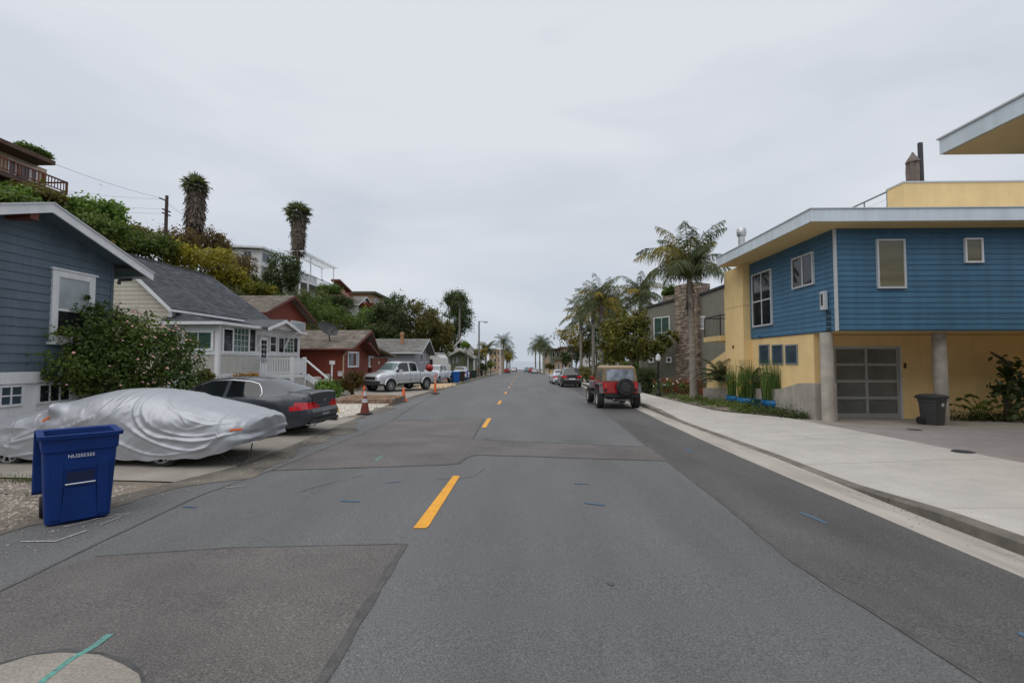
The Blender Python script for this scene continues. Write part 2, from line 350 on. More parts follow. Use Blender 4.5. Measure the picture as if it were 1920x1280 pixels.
def struct(mb, name, mat, parent=None, **kw):
    return mb.build(name, mat, parent, kind=None if parent else 'structure', **kw)
def text_part(txt, size, mat, parent, loc, rot, name='lettering', ext=.004, shear=0):
    cu = bpy.data.curves.new(name, 'FONT'); cu.body = txt; cu.size = size; cu.extrude = ext; cu.align_x = 'CENTER'; cu.align_y = 'CENTER'; cu.shear = shear
    tmp = bpy.data.objects.new('tmp_text', cu); COL.objects.link(tmp)
    dg = bpy.context.evaluated_depsgraph_get(); dg.update()
    me = bpy.data.meshes.new_from_object(tmp.evaluated_get(dg)); bpy.data.objects.remove(tmp); bpy.data.curves.remove(cu)
    me.materials.clear(); me.materials.append(mat); me.name = name
    o = obj(name, me, parent); off = _rootloc(parent); o.location = Vector(loc) - off; o.rotation_euler = rot
    return o

# ---------------------------------------------------------------- building pieces
def siding(wall, mat, axis, const, sign, span, z0, z1, ex, t=.016):
    """lap boards, each its own object. axis 'x': wall in the plane X=const, boards run along Y."""
    off = _rootloc(wall); cache = {}; z = z0
    while z < z1 - .02:
        h = min(ex, z1 - z)
        a, b = span(z + h / 2) if callable(span) else span
        cuts = [a]; rgc = random.Random(int(z * 1000) + int(abs(const) * 77))
        while b - cuts[-1] > 4.6: cuts.append(cuts[-1] + (rgc.uniform(1.2, 4.2) if len(cuts) == 1 else 4.2))
        cuts.append(b)
        for a_, b_ in zip(cuts[:-1], cuts[1:]):
            a, b = a_ + (.003 if a_ != cuts[0] else 0), b_
            if b - a < .05: continue
            key = (round(a, 3), round(b, 3), round(h, 3))
            if key not in cache:
                lo = const + sign * t; hi = const + sign * .004; bk = const - sign * .004; e = .0025
                P = []
                for zz, f in ((e, lo), (h - e, hi)):
                    if axis == 'x': P += [(bk, a, zz), (f, a, zz), (f, b, zz), (bk, b, zz)]
                    else: P += [(a, bk, zz), (a, f, zz), (b, f, zz), (b, bk, zz)]
                m = MB().hexa([(p[0] - off.x, p[1] - off.y, p[2]) for p in P])
                me = bpy.data.meshes.new('siding_board'); me.from_pydata(m.v, [], m.f); me.materials.append(mat); cache[key] = me
            o = obj('siding_board', cache[key], wall); o.location = (0, 0, z - off.z)
        z += ex
def window(par, axis, const, sign, a0, a1, z0, z1, frame, pane, nv=1, nh=1, cas=.09, proud=.045, mull=.035, sill=0.0, panes=None, name='window', hf=None):
    """casing, mullions and single panes; a0..a1 and z0..z1 are the outer edges of the casing"""
    m = MB(); c0 = const - sign * .01
    def bx(mb, a, b, za, zb, d0, d1):
        lo, hi = sorted((const + sign * d0, const + sign * d1))
        if axis == 'x': mb.box(lo, hi, a, b, za, zb)
        else: mb.box(a, b, lo, hi, za, zb)
    bx(m, a0, a1, z1 - cas, z1, -.01, proud); bx(m, a0, a1, z0, z0 + cas, -.01, proud)
    bx(m, a0, a0 + cas, z0 + cas, z1 - cas, -.01, proud); bx(m, a1 - cas, a1, z0 + cas, z1 - cas, -.01, proud)
    A0, A1, Z0, Z1 = a0 + cas, a1 - cas, z0 + cas, z1 - cas
    xs = [lerp(A0, A1, i / nv) for i in range(nv + 1)]; zs = [lerp(Z0, Z1, i / nh) for i in range(nh + 1)]
    if hf: zs = [Z0, lerp(Z0, Z1, hf), Z1]; nh = 2
    for x in xs[1:-1]: bx(m, x - mull / 2, x + mull / 2, Z0, Z1, -.01, proud - .012)
    for z in zs[1:-1]: bx(m, A0, A1, z - mull / 2, z + mull / 2, -.01, proud - .014)
    if sill: bx(m, a0 - .06, a1 + .06, z0 - sill, z0 - .003, -.01, proud + .05)
    w = m.build(name, frame, par)
    k = 0
    for i in range(nv):
        for j in range(nh):
            g = MB(); bx(g, xs[i] - .002, xs[i + 1] + .002, zs[j] - .002, zs[j + 1] + .002, -.008, proud - .03)
            pm = panes[k % len(panes)] if panes else pane; k += 1
            g.build('pane', pm, w, fix=True)
    return w
def shingles(par, e0, e1, r0, r1, ex, wd, mat, seed=1, name='shingles', th=.012):
    """courses of single shingles joined into one part"""
    rng = np.random.default_rng(seed); e0, e1, r0, r1 = map(Vector, (e0, e1, r0, r1)); m = MB()
    ht = ((r0 + r1) / 2 - (e0 + e1) / 2).length; nrows = max(1, int(ht / ex)); nrm = (e1 - e0).cross(r0 - e0).normalized()
    if nrm.z < 0: nrm = -nrm
    for i in range(nrows):
        t0 = i / nrows; t1 = min(1, (i + 1.15) / nrows)
        a, b = e0.lerp(r0, t0), e1.lerp(r1, t0); c, d = e0.lerp(r0, t1), e1.lerp(r1, t1)
        ln = (b - a).length; n = max(1, int(ln / wd)); cuts = [0] + sorted(min(.999, max(.001, (k + rng.uniform(-.25, .25) + (i % 2) * .5) / n)) for k in range(1, n)) + [1]
        for s0, s1 in zip(cuts[:-1], cuts[1:]):
            g = .003 / max(ln, .1); s0 += g; s1 -= g
            if s1 - s0 < .002: continue
            lift = nrm * (th * rng.uniform(.8, 1.6)); dp = (c - a).normalized() * rng.uniform(-.012, .012)
            p = [a.lerp(b, s0) + dp, a.lerp(b, s1) + dp]; q = [c.lerp(d, s0), c.lerp(d, s1)]
            b0 = nrm * .001
            m.add([p[0] + b0, p[1] + b0, p[0] + lift, p[1] + lift, q[0] + b0, q[1] + b0], [(0, 1, 3, 2), (2, 3, 5, 4), (0, 2, 4), (1, 5, 3)])
    return m.build(name, mat, par, fix=False, kind='stuff')
# ---------------------------------------------------------------- foliage
def leafcloud(seed, blobs, n, size, aspect=.5, clumps=60, spread=.16, inner=.45, up=.25, mat=None, name='crown'):
    rng = np.random.default_rng(seed); B = np.array(blobs, float)
    wgt = (B[:, 3] * B[:, 4] * B[:, 5]) ** .67; wgt /= wgt.sum()
    bi = rng.choice(len(B), clumps, p=wgt)
    d = rng.normal(size=(clumps, 3)); d /= np.linalg.norm(d, axis=1)[:, None]
    r = inner + (1 - inner) * rng.random(clumps) ** .5
    cc = B[bi, :3] + d * r[:, None] * B[bi, 3:]
    sg = spread * B[bi, 3:].mean(1) * rng.uniform(.6, 1.5, clumps)
    ci = rng.choice(clumps, n); P = cc[ci] + rng.normal(size=(n, 3)) * sg[ci][:, None]
    out = P - B[bi[ci], :3]; out /= np.maximum(np.linalg.norm(out, axis=1), 1e-3)[:, None]
    nr = out * .7 + rng.normal(size=(n, 3)) * .6 + np.array([0, 0, up]); nr /= np.linalg.norm(nr, axis=1)[:, None]
    t = np.cross(nr, rng.normal(size=(n, 3))); t /= np.maximum(np.linalg.norm(t, axis=1), 1e-3)[:, None]; b = np.cross(nr, t)
    L = (size * rng.uniform(.55, 1.35, n))[:, None]; Wd = L * aspect
    V = np.stack([P - t * L / 2, P + b * Wd / 2 + nr * Wd * .15, P + t * L / 2, P - b * Wd / 2 + nr * Wd * .15], 1).reshape(-1, 3)
    return npmesh(name, V, np.arange(n * 4).reshape(-1, 4), mat)

# ================================================================= THE SETTING
def ylist(a, b, n=40): return [a + (b - a) * (i / n) for i in range(n + 1)]
def sheet(name, mat, ys, xl, xr, nx, fz, parent=None, smooth=True, **kw):
    m = MB()
    for y in ys:
        a, b = xl(y), xr(y)
        for i in range(nx + 1):
            x = lerp(a, b, i / nx); m.v.append((x, y, fz(x, y)))
    k = nx + 1
    for j in range(len(ys) - 1):
        for i in range(nx): m.f.append((j * k + i, j * k + i + 1, (j + 1) * k + i + 1, (j + 1) * k + i))
    return m.build(name, mat, parent, smooth=smooth, fix=False, **kw)
def road_l(y): return float(np.interp(y, [-15, 6, 8, 10.5, 14.6, 18.6, 26, 46, 100, 340], [-5.5, -5.5, -5.0, -5.15, -5.6, -5.9, -6.2, -6.6, -6.9, -7]))
def gut_r(y): return float(np.interp(y, [-15, 4, 9, 14, 19, 45, 150, 340], [4.15, 4.17, 4.24, 4.45, 4.76, 5.4, 6.2, 6.6]))
def kerb_r(y): return float(np.interp(y, [-15, 4, 6, 9, 14, 20, 45, 150, 340], [4.58, 4.6, 4.66, 4.85, 4.93, 5.27, 5.9, 6.7, 7.1]))
def kerb_h(y): return float(np.interp(y, [5.3, 7.0, 15, 17.8], [.14, .035, .035, .14]))
def walk_in(y): return float(np.interp(y, [-15, 10, 14.6, 16.8, 24, 45, 340], [8.3, 8.35, 8.35, 7.1, 7.3, 8.1, 9.6]))
def walk_z(x, y): return zr(y) + lerp(kerb_h(y), .165, min(1, max(0, (x - kerb_r(y)) / (walk_in(y) - kerb_r(y)))))

# terrain: one sheet with the bluff on the left, dropping to the beach
gx = [-300, -200, -140, -100, -80, -65, -55, -48, -42, -38, -36, -34, -32, -30, -28, -26, -24, -22, -21, -20, -19, -18, -16, -14, -12, -10, -8, -7, -6.2, -5.6, -5.2, 0, 4, 8.2, 8.5, 10, 14, 20, 40, 80, 160, 300]
gy = [-60, -30, -10, 0, 5, 10, 15, 20, 25, 30, 35, 40, 46, 52, 58, 64, 70, 78, 86, 94, 102, 112, 124, 140, 160, 185, 215, 250, 290, 335, 350, 370, 400]
m = MB(); rg = random.Random(4)
for y in gy:
    for x in gx:
        j = rg.uniform(-.5, .5) if x < -23 else 0
        m.v.append((x, y, terr(x, y) + j))
k = len(gx)
for j in range(len(gy) - 1):
    for i in range(k - 1): m.f.append((j * k + i, j * k + i + 1, (j + 1) * k + i + 1, (j + 1) * k + i))
m.build('terrain', soil, smooth=True, fix=False, kind='structure')
MB().add([(-3000, 345, -8.3), (3000, 345, -8.3), (3000, 5000, -8.3), (-3000, 5000, -8.3)], [(0, 1, 2, 3)]).build('sea', sea_m, fix=False, kind='structure')

RY = [-15 + .0, -6, 0, 3, 5, 7, 9, 12, 15, 19, 24, 30, 38, 50, 70, 100, 150, 220, 300, 338]
road = sheet('road', asphalt, RY, road_l, gut_r, 4, lambda x, y: zr(y), kind='structure')
LAY = [0]
def flat_poly(name, pts, mat, h, parent=road, **kw):
    m = MB(); m.add([(p[0], p[1], zr(p[1]) + h) for p in pts], [tuple(range(len(pts)))]); return m.build(name, mat, parent, fix=False, **kw)
def ribbon(name, pts, w, mat, h, parent=road, jit=0, seed=0, **kw):
    rg = random.Random(seed); P = []
    for a, b in zip(pts[:-1], pts[1:]):
        a, b = Vector(a[:2]), Vector(b[:2]); n = max(1, int((b - a).length / .18)) if jit else 1
        for i in range(n): P.append(a.lerp(b, i / n))
    P.append(Vector(pts[-1][:2])); m = MB()
    for i, p in enumerate(P):
        d = (P[min(i + 1, len(P) - 1)] - P[max(i - 1, 0)]).normalized(); nn = Vector((-d.y, d.x)); ww = w / 2 * (1 + rg.uniform(-jit, jit)); off = nn * rg.uniform(-jit, jit) * w * .3
        for s in (-1, 1):
            q = p + off + nn * ww * s; m.v.append((q.x, q.y, zr(q.y) + h))
    for i in range(len(P) - 1): m.f.append((2 * i, 2 * i + 1, 2 * i + 3, 2 * i + 2))
    return m.build(name, mat, parent, fix=False, **kw)
# darker resurfaced strip along the right gutter, with its branch across the street
seam = [(2.7, -15), (2.58, 2.6), (2.45, 4.2), (2.6, 6.2), (2.72, 8.65)]
seam2 = [(2.77, 10.15), (3.05, 15), (3.72, 26.5), (4.3, 46), (5.0, 90)]
flat_poly('resurfaced_strip', seam + [(gut_r(8.65) - .0, 8.65)] + [(gut_r(y), y) for y in (6, 4, 0, -15)], asphalt_dark, .003)
flat_poly('resurfaced_strip', [(2.72, 8.655), (2.77, 10.15)] + [(gut_r(10.15), 10.15), (gut_r(8.655), 8.655)], asphalt_dark, .003)
flat_poly('resurfaced_strip', seam2 + [(gut_r(y), y) for y in (90, 60, 45, 30, 19, 14, 10.15)], asphalt_dark, .003)
cross = [(-4.25, 7.7), (-1.35, 8.22), (-1.15, 8.35), (-1.08, 8.85), (-.92, 9.15), (.6, 8.95), (2.72, 8.65), (2.77, 10.15), (-1.2, 11.1), (-1.3, 15.55), (-4.22, 15.1)]
flat_poly('asphalt_patch', cross, asphalt_patch, .0035)
near = [(-4.06, 3.4), (-4.07, 3.9), (-3.95, 4.2), (-2.81, 4.43), (-1.16, 4.56), (-1.12, 2.58), (-1.1, -3), (-4.1, -3)]
flat_poly('asphalt_patch', near, asphalt_patch, .0035)
for i, (pl, w) in enumerate([(seam, .06), (seam2, .07), (cross[:7], .05), (cross[7:9], .045), (cross[8:10], .04), (cross[9:11], .04), ([(-4.22, 15.1), (-4.25, 7.7)], .04), ([(-4.25, 7.7), (-4.4, 6.2), (-4.2, 4.4), (-4.06, 3.4), (-4.1, 1)], .028), (near[2:5], .022), (near[4:7], .07)]):
    ribbon('tar_seam', pl, w, seam_soft if i in (0, 1, 7, 9) else tar, .0055, jit=.3 if i in (0, 1, 9) else .5, seed=i)
for i, (pl, w) in enumerate([([(4.6, 60), (1.5, 58), (-2, 61)], .06), ([(-4.3, 15.2), (-5.0, 22), (-5.6, 31)], .05), ([(-3, 33), (1, 34.5), (3.9, 33.5)], .05)]):
    ribbon('tar_seam', pl, w, tar, .005, jit=.5, seed=20 + i)
def edge_strip():
    m = MB(); rg = random.Random(6); ys = ylist(1.5, 21, 90)
    for y in ys:
        a = road_l(y) - .02; w = .35 + .22 * math.sin(y * 1.1) + .12 * math.sin(y * 3.7) + rg.uniform(-.07, .07) + (.25 if 7 < y < 13 else 0)
        m.v += [(a, y, zr(y) + .0072), (a + max(.08, w), y, zr(y) + .0055)]
    for i in range(len(ys) - 1): m.f.append((2 * i, 2 * i + 1, 2 * i + 3, 2 * i + 2))
    m.build('worn_edge', asphalt_edge, road, fix=False)
edge_strip()
# yellow centre line
for i in range(24):
    y0 = 5.0 + i * 8.25; y1 = y0 + 2.38
    if i == 0: q = [(-1.185, y0), (-1.05, y0), (-1.03, y0 + .06), (-1.0, y1), (-1.11, y1)]
    else: q = [(-1.18, y0), (-1.05, y0), (-1.05, y1), (-1.18, y1)]
    flat_poly('centre_line_dash', q, yellow_paint, .007)
# hairline cracks and oil drips
crack_m = M_('crack', (.04, .04, .041), rough=.95); oil_m = M_('oil_stain', (.085, .084, .084), rough=.6, var=.2, scale=9)
rgc = random.Random(31)
for i in range(13):
    y = rgc.uniform(6, 34); x = rgc.uniform(-4, 4); L_ = rgc.uniform(.5, 2.4); a = rgc.uniform(-.4, .4) if i % 3 else rgc.uniform(1.2, 1.9); P = [(x, y)]
    for k_ in range(7): a += rgc.uniform(-.35, .35); P.append((P[-1][0] + math.cos(a) * L_ / 7, P[-1][1] + math.sin(a) * L_ / 7))
    if all(road_l(q[1]) + .2 < q[0] < gut_r(q[1]) - .1 for q in P): ribbon('crack', P, .004 + .0007 * y, crack_m, .0062, jit=.6, seed=100 + i)
for i in range(18):
    y = rgc.uniform(2.2, 22); x = rgc.uniform(-4.1, 4.0); r_ = rgc.uniform(.012, .04) * (1 + y * .03); n_ = 9
    flat_poly('oil_drip', [(x + r_ * rgc.uniform(.6, 1.2) * math.cos(6.283 * k_ / n_), y + r_ * rgc.uniform(.7, 1.6) * math.sin(6.283 * k_ / n_)) for k_ in range(n_)], oil_m if i % 5 else tar, .0058)
# surveyors' chalk and paint
def chalk(pix, w, mat, seed=0): ribbon('paint_mark', [G(*p) for p in pix], w, mat, .008, jit=.3, seed=seed)
chalk([(38, 1016), (105, 1015), (162, 995)], .035, white_chalk, 1)
chalk([(120, 988), (150, 982), (185, 972)], .03, white_chalk, 2)
chalk([(200, 972), (244, 963), (188, 984)], .022, white_chalk, 3); chalk([(212, 966), (242, 962)], .018, white_chalk, 4)
chalk([(342, 950), (368, 951)], .03, blue_chalk, 5); chalk([(475, 870), (496, 863)], .03, white_chalk, 6)
chalk([(638, 939), (674, 940)], .045, blue_chalk, 7); chalk([(722, 905), (752, 903)], .03, blue_chalk, 8)
chalk([(704, 864), (718, 854)], .06, teal_chalk, 9)
chalk([(1076, 906), (1104, 908)], .035, blue_chalk, 10); chalk([(1095, 943), (1134, 947)], .04, blue_chalk, 11)
chalk([(1498, 961), (1525, 970), (1550, 982)], .05, blue_chalk, 12); chalk([(1285, 841), (1300, 848)], .06, blue_chalk, 13)
chalk([(1908, 1186), (1935, 1200)], .05, blue_chalk, 14); chalk([(420, 915), (460, 911)], .025, white_chalk, 15)
chalk([(980, 738), (1010, 739)], .12, white_chalk, 16); chalk([(1083, 744), (1104, 747)], .1, white_chalk, 17); chalk([(1093, 740), (1106, 742)], .08, white_chalk, 18)
chalk([(205, 1190), (178, 1212), (130, 1238), (75, 1283), (40, 1310)], .045, teal_chalk, 19)
cpt = [G(u, v) for u, v in [(0, 1246), (60, 1228), (120, 1220), (190, 1226), (238, 1242), (262, 1264), (272, 1290), (255, 1340), (150, 1400), (0, 1400), (-120, 1330), (-90, 1270)]]
flat_poly('concrete_collar', cpt, concrete_old, .006)
ribbon('tar_seam', cpt[:8], .03, tar, .0075, jit=.5, seed=40)

# gutter, kerb, pavement, each slab its own piece
gutter = sheet('gutter', concrete_gutter, [-15, 0, 3] + [4 + i * .5 for i in range(60)] + [40, 60, 100, 150, 338], gut_r, lambda y: kerb_r(y) + .02, 2, lambda x, y: zr(y) + .004 + .01 * (x > gut_r(y) + .2), kind='structure')
kerb = MB(); prev = None
curb_obj = None
def kerb_piece(y0, y1, parent, n=4):
    m = MB(); ys = ylist(y0 + .006, y1 - .006, n)
    for y in ys:
        k0 = kerb_r(y); h = kerb_h(y); z = zr(y)
        m.v += [(k0, y, z - .1), (k0 + .015, y, z + h - .018), (k0 + .045, y, z + h), (k0 + .17, y, z + h + .003), (k0 + .17, y, z - .1)]
    for j in range(len(ys) - 1):
        for i in range(4): a = j * 5 + i; m.f.append((a, a + 1, a + 6, a + 5))
    m.f += [(0, 1, 2, 3, 4)[::-1], tuple(len(m.v) - 5 + i for i in range(5))]
    return m.build('kerb_stone', concrete_curb, parent, smooth=True)
kerb = struct(MB().box(4.95, 5.0, -15, -14.9, -.1, .0), 'kerb', concrete_curb)
y = -12.0
while y < 60: kerb_piece(y, y + 3.0, kerb); y += 3.0
kerb_piece(60, 338, kerb, 20)
walk = sheet('pavement', concrete_old, [-15, 0] + [4 + i for i in range(24)] + [40, 60, 100, 338], lambda y: kerb_r(y) + .2, walk_in, 2, lambda x, y: walk_z(x, y) - .05, kind='structure')
def slab_piece(name, y0, y1, xa, xb, fz, mat, parent, th=.06, gap=.007, n=4, nx=2):
    m = MB(); ys = ylist(y0 + gap, y1 - gap, n)
    for y in ys:
        for i in range(nx + 1): x = lerp(xa(y), xb(y), i / nx); m.v.append((x, y, fz(x, y)))
    k = nx + 1; N = len(m.v)
    m.v += [(x, y, z - th) for x, y, z in m.v]
    for j in range(n):
        for i in range(nx): m.f.append((j * k + i, j * k + i + 1, (j + 1) * k + i + 1, (j + 1) * k + i))
        m.f += [(j * k, (j + 1) * k, N + (j + 1) * k, N + j * k), (j * k + nx, N + j * k + nx, N + (j + 1) * k + nx, (j + 1) * k + nx)]
    for i in range(nx): m.f += [(i, N + i, N + i + 1, i + 1), (n * k + i, n * k + i + 1, N + n * k + i + 1, N + n * k + i)]
    return m.build(name, mat, parent, smooth=True, fix=True)
ya = [-12, -9, -6, -3, 0, 2.7, 5.42, 8.2, 11.2, 14.3, 16.6, 19, 21.5, 24, 26.5, 29, 32, 35, 38, 42, 46, 50, 56, 62]
for y0, y1 in zip(ya[:-1], ya[1:]):
    mid = lambda y: lerp(kerb_r(y) + .175, walk_in(y), .5)
    if y1 < 5.5 or y0 > 14:
        slab_piece('pavement_slab', y0, y1, lambda y: kerb_r(y) + .176, lambda y: mid(y) - .005, walk_z, concrete, walk)
        slab_piece('pavement_slab', y0, y1, lambda y: mid(y) + .005, walk_in, walk_z, concrete, walk)
    else:
        slab_piece('pavement_slab', y0, y1, lambda y: kerb_r(y) + .176, lambda y: mid(y) - .004, walk_z, concrete, walk, nx=2, gap=.008)
        slab_piece('pavement_slab', y0, y1, lambda y: mid(y) + .004, walk_in, walk_z, concrete, walk, nx=2, gap=.008)
sheet('far_pavement', concrete, [62, 80, 100, 150, 338], lambda y: kerb_r(y) + .17, walk_in, 1, walk_z, kind='structure')
# stones
def stones(name, n, region, size, mat, seed, fz, flat=.6, parent=None, **kw):
    rng = np.random.default_rng(seed); base = np.array([(1, 0, 0), (0, 1, 0), (-1, 0, 0), (0, -1, 0), (0, 0, 1), (.4, .4, .75), (-.5, .3, .7), (0, 0, -1)], float)[[0, 1, 2, 3, 4]]
    fs = np.array([(0, 1, 4), (1, 2, 4), (2, 3, 4), (3, 0, 4)]); V = []; Fc = []
    for i in range(n):
        x, y = region(rng); s = size * rng.uniform(.5, 1.4); a = rng.uniform(0, 6.3); c, d = math.cos(a), math.sin(a)
        sh = base * np.array([s * rng.uniform(.6, 1.2), s * rng.uniform(.6, 1.2), s * flat * rng.uniform(.6, 1.3)]) + rng.normal(size=(5, 3)) * s * .14
        p = np.stack([sh[:, 0] * c - sh[:, 1] * d + x, sh[:, 0] * d + sh[:, 1] * c + y, sh[:, 2] + fz(x, y)], 1)
        Fc.append(fs + len(V) * 5); V.append(p)
    me = npmesh(name, np.concatenate(V), np.concatenate(Fc), mat); return obj(name, me, parent, kind='stuff', **kw)
# driveway of the blue and yellow house
def drive_z(x, y): return zr(y) + float(np.interp(x, [8.3, 10, 13, 40], [.166, .13, .09, .06])) - float(np.interp(y, [12, 15.2], [0, .03]))
drive = sheet('driveway', concrete_old, [-15, 0, 4, 8, 12, 14.4, 15.6], lambda y: 8.3, lambda y: 40.0, 8, lambda x, y: drive_z(x, y) - .04, kind='structure')
for y0, y1 in ((-8, -2), (-2, 3), (3, 8.4), (8.4, 12.6), (12.6, 15.3)):
    for x0, x1 in ((8.36, 12.4), (12.4, 17), (17, 24)):
        slab_piece('driveway_slab', y0, y1, lambda y: x0 + .006, lambda y: x1 - .006, drive_z, concrete_drive if y0 < 12 else concrete_old, drive, th=.04, nx=2)
for (u, v, w) in ((1806, 851, .34), (1715, 806, .3)):
    p = G(u, v, .12); g = MB().lathe((p.x, p.y, drive_z(p.x, p.y) + .001), [(w / 2, 0), (w / 2, .006), (w / 2 - .03, .008)], 20)
    dr = g.build('drain_cover', dark_metal, None, label='round dark drain cover in the driveway ' + ('in front of the grey bin' if v < 830 else 'nearest the pavement on the right'), cat='drain cover', group='drain covers in the driveway')

# grit and leaf bits in the gutter
stones('gutter_grit', 1400, lambda r: ((lambda y: (kerb_r(y) - abs(r.normal()) * .1 - .01, y))(r.uniform(1.5, 22))), .009, M_('gutter_litter', (.14, .11, .07), rough=.95, island=.6), 15, lambda x, y: zr(y) + .012, label='grit and leaf bits gathered in the right gutter')
# left verge: parking pads, dirt shoulder
def pad_z(x, y): return max(zr(y) + .006, terr(x, y) + .03)
sheet('dirt_shoulder', dirt, [-15, 0, 3, 5, 6.7, 6.9], lambda y: -11.5, road_l, 8, lambda x, y: max(zr(y) - .012, terr(x, y) + .012), kind='structure')
pads = sheet('parking_pad', concrete_old, [6.9, 8, 9.3, 10.5, 12, 14.2, 15.6], lambda y: -11.2, lambda y: road_l(y) + .02, 8, lambda x, y: pad_z(x, y), kind='structure')
sheet('roadside_strip', dirt, [15.6, 17, 19, 22, 26, 30, 36, 46, 60, 100, 150, 338], lambda y: road_l(y) - 2.2, lambda y: road_l(y) + .02, 3, lambda x, y: max(zr(y) + .004, terr(x, y) + .015), kind='structure')
sheet('side_driveway', concrete_old, [23.6, 27, 31, 35, 36.6], lambda y: -13.5, lambda y: road_l(y) - .15, 6, lambda x, y: max(zr(y) + .05, terr(x, y) + .045), kind='structure')
sheet('far_driveway', dirt, [40, 44, 48, 55, 60], lambda y: -12.5, lambda y: road_l(y) - .05, 5, lambda x, y: max(zr(y) + .05, terr(x, y) + .05), kind='structure')
def reg_gravel(r):
    y = r.uniform(2.5, 6.65); x = -r.uniform(5.58 + .08 * math.sin(y * 5), 9.5); return x, y
stones('gravel', 9000, reg_gravel, .022, gravel_m, 3, lambda x, y: max(zr(y) - .01, terr(x, y) + .012), label='grey and tan gravel on the verge behind the blue bin')
def reg_peb(r):
    y = r.uniform(15.7, 20.6); x = -r.uniform(6.1 + (y - 15.7) * .02 + .08 * math.sin(y * 4), 9.5); return x, y
stones('pale_stones', 6500, reg_peb, .055, pebble_m, 5, lambda x, y: max(zr(y) + .006, terr(x, y) + .018), label='pale stone chips in the front yard by the striped cone')
stones('grit', 900, lambda r: (-r.uniform(4.5, 5.6), r.uniform(3, 14)), .011, gravel_m, 8, lambda x, y: zr(y) + .006, label='loose grit scattered along the left edge of the asphalt')
stones('sand_heap', 2200, lambda r: (-7.6 + r.normal() * .55, 40.5 + r.normal() * 2.4), .06, M_('sandy', (.55, .40, .25), rough=.95, var=.2, island=.25), 9, lambda x, y: max(zr(y) + .06, terr(x, y) + .06), label='tan rubble and sand spread on the verge before the blue bins')

# ================================================================= RIGHT: BLUE AND YELLOW HOUSE
def roof_unit(par, X0, X1, Y0, Y1, zb, zt):
    MB().box(X0, X1, Y0, Y1, zb + .02, zt).build('roof', fascia_m, par)
    MB().box(X0 - .03, X1, Y0 - .03, Y1 + .03, zt + .001, zt + .03).build('drip_edge', grey_trim, par)
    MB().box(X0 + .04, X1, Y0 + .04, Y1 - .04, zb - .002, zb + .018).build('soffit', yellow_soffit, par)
def modern_house(name, label, XR, YF, YB, zg, main=True):
    t = thing(name, label, 'house', (XR, YF, zg))
    return t
XR = W(1568, 600, 13.5).x
ZB = 2.63; ZT = 5.65
h = thing('blue_yellow_house', 'two storey house with blue boarded upper floor over yellow stucco and a glazed garage door', 'house', (XR, 13.5, -.19))
XF = W(1520, 400, 12.86).x
roof_unit(h, XF, 24, 12.86, 19.05, ZT, 6.02)
uw = MB().box(XR + .02, 24, 13.52, 18.52, ZB, ZT - .003).build('upper_wall', blue_siding, h)
siding(uw, blue_siding, 'x', XR + .02, -1, (13.53, 18.5), ZB + .03, ZT - .01, .158, t=.02)
siding(uw, blue_siding, 'y', 13.52, -1, (XR + .03, 24), ZB + .03, ZT - .01, .158, t=.02)
MB().box(XR - .02, XR + .055, 13.475, 13.53, ZB - .005, ZT - .004).build('corner_trim', grey_trim, h)
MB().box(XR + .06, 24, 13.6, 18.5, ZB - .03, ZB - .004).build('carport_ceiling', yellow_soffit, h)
lw = MB().box(XR + .06, XR + .36, 14.66, 18.54, -.5, ZB - .035).build('lower_wall', yellow_stucco, h)
XG0 = W(1563, 650, 15.3).x; XG1 = W(1686, 650, 15.3).x; ZGT = W(1600, 651, 15.3).z
XRW = W(1544, 700, 14.66).x
MB().box(XR + .37, XRW, 14.662, 15.29, -.5, ZB - .036).build('return_wall', yellow_stucco, h)
MB().box(XRW + .002, XG0, 15.3, 15.5, -.5, ZB - .037).build('side_wall', yellow_stucco, h)
MB().box(XG0 + .002, XG1, 15.3, 15.5, ZGT, ZB - .038).build('garage_header', yellow_stucco, h)
MB().box(XG1 + .002, 17.35, 15.3, 15.5, -.5, ZB - .038).build('back_wall', yellow_stucco, h)
MB().box(17.36, 17.6, 13.65, 15.5, -.5, ZB - .037).build('end_wall', yellow_stucco, h)
MB().box(17.61, 24, 13.65, 13.9, -.5, ZB - .037).build('front_wall', yellow_stucco, h)
# glazed garage door
gz0 = drive_z(11, 15.3) - .02
gd = MB(); fw = .085
xs = [lerp(XG0, XG1, i / 2) for i in range(3)]; zs = [lerp(gz0 + .12, ZGT - .02, i / 4) for i in range(5)]
gd.box(XG0, XG1, 15.33, 15.39, gz0, gz0 + .12)
for x in (xs[0] + fw / 2, xs[1], xs[2] - fw / 2): gd.box(x - fw / 2, x + fw / 2, 15.33, 15.385, gz0 + .12, ZGT - .02)
for z in zs: gd.box(XG0 + fw, XG1 - fw, 15.334, 15.384, z - fw / 2, z + fw / 2)
gdo = gd.build('garage_door', alu, h)
for i in range(2):
    for j in range(4): MB().box(xs[i] + .03, xs[i + 1] - .03, 15.365, 15.375, zs[j] + .03, zs[j + 1] - .03).build('pane', glass_frost, gdo)
MB().box(XG0 - .04, XG0 + .002, 15.285, 15.34, gz0, ZGT + .05).box(XG1 - .002, XG1 + .05, 15.285, 15.34, gz0, ZGT + .05).box(XG0 + .004, XG1 - .004, 15.286, 15.34, ZGT - .02, ZGT + .05).build('garage_door_frame', grey_trim, h)
# columns with formwork rings
for i, u in enumerate((1551, 1763)):
    x = W(u, 700, 14.0).x; prof = []; z = -.35
    while z < ZB - .03:
        prof += [(.172, z), (.172, z + .213), (.168, z + .2145), (.168, z + .2255), (.172, z + .227)]; z += .23
    MB().lathe((x, 14.0, 0), [p for p in prof if p[1] < ZB - .03] + [(.172, ZB - .031)], 32).build('column', concrete_wall, h)
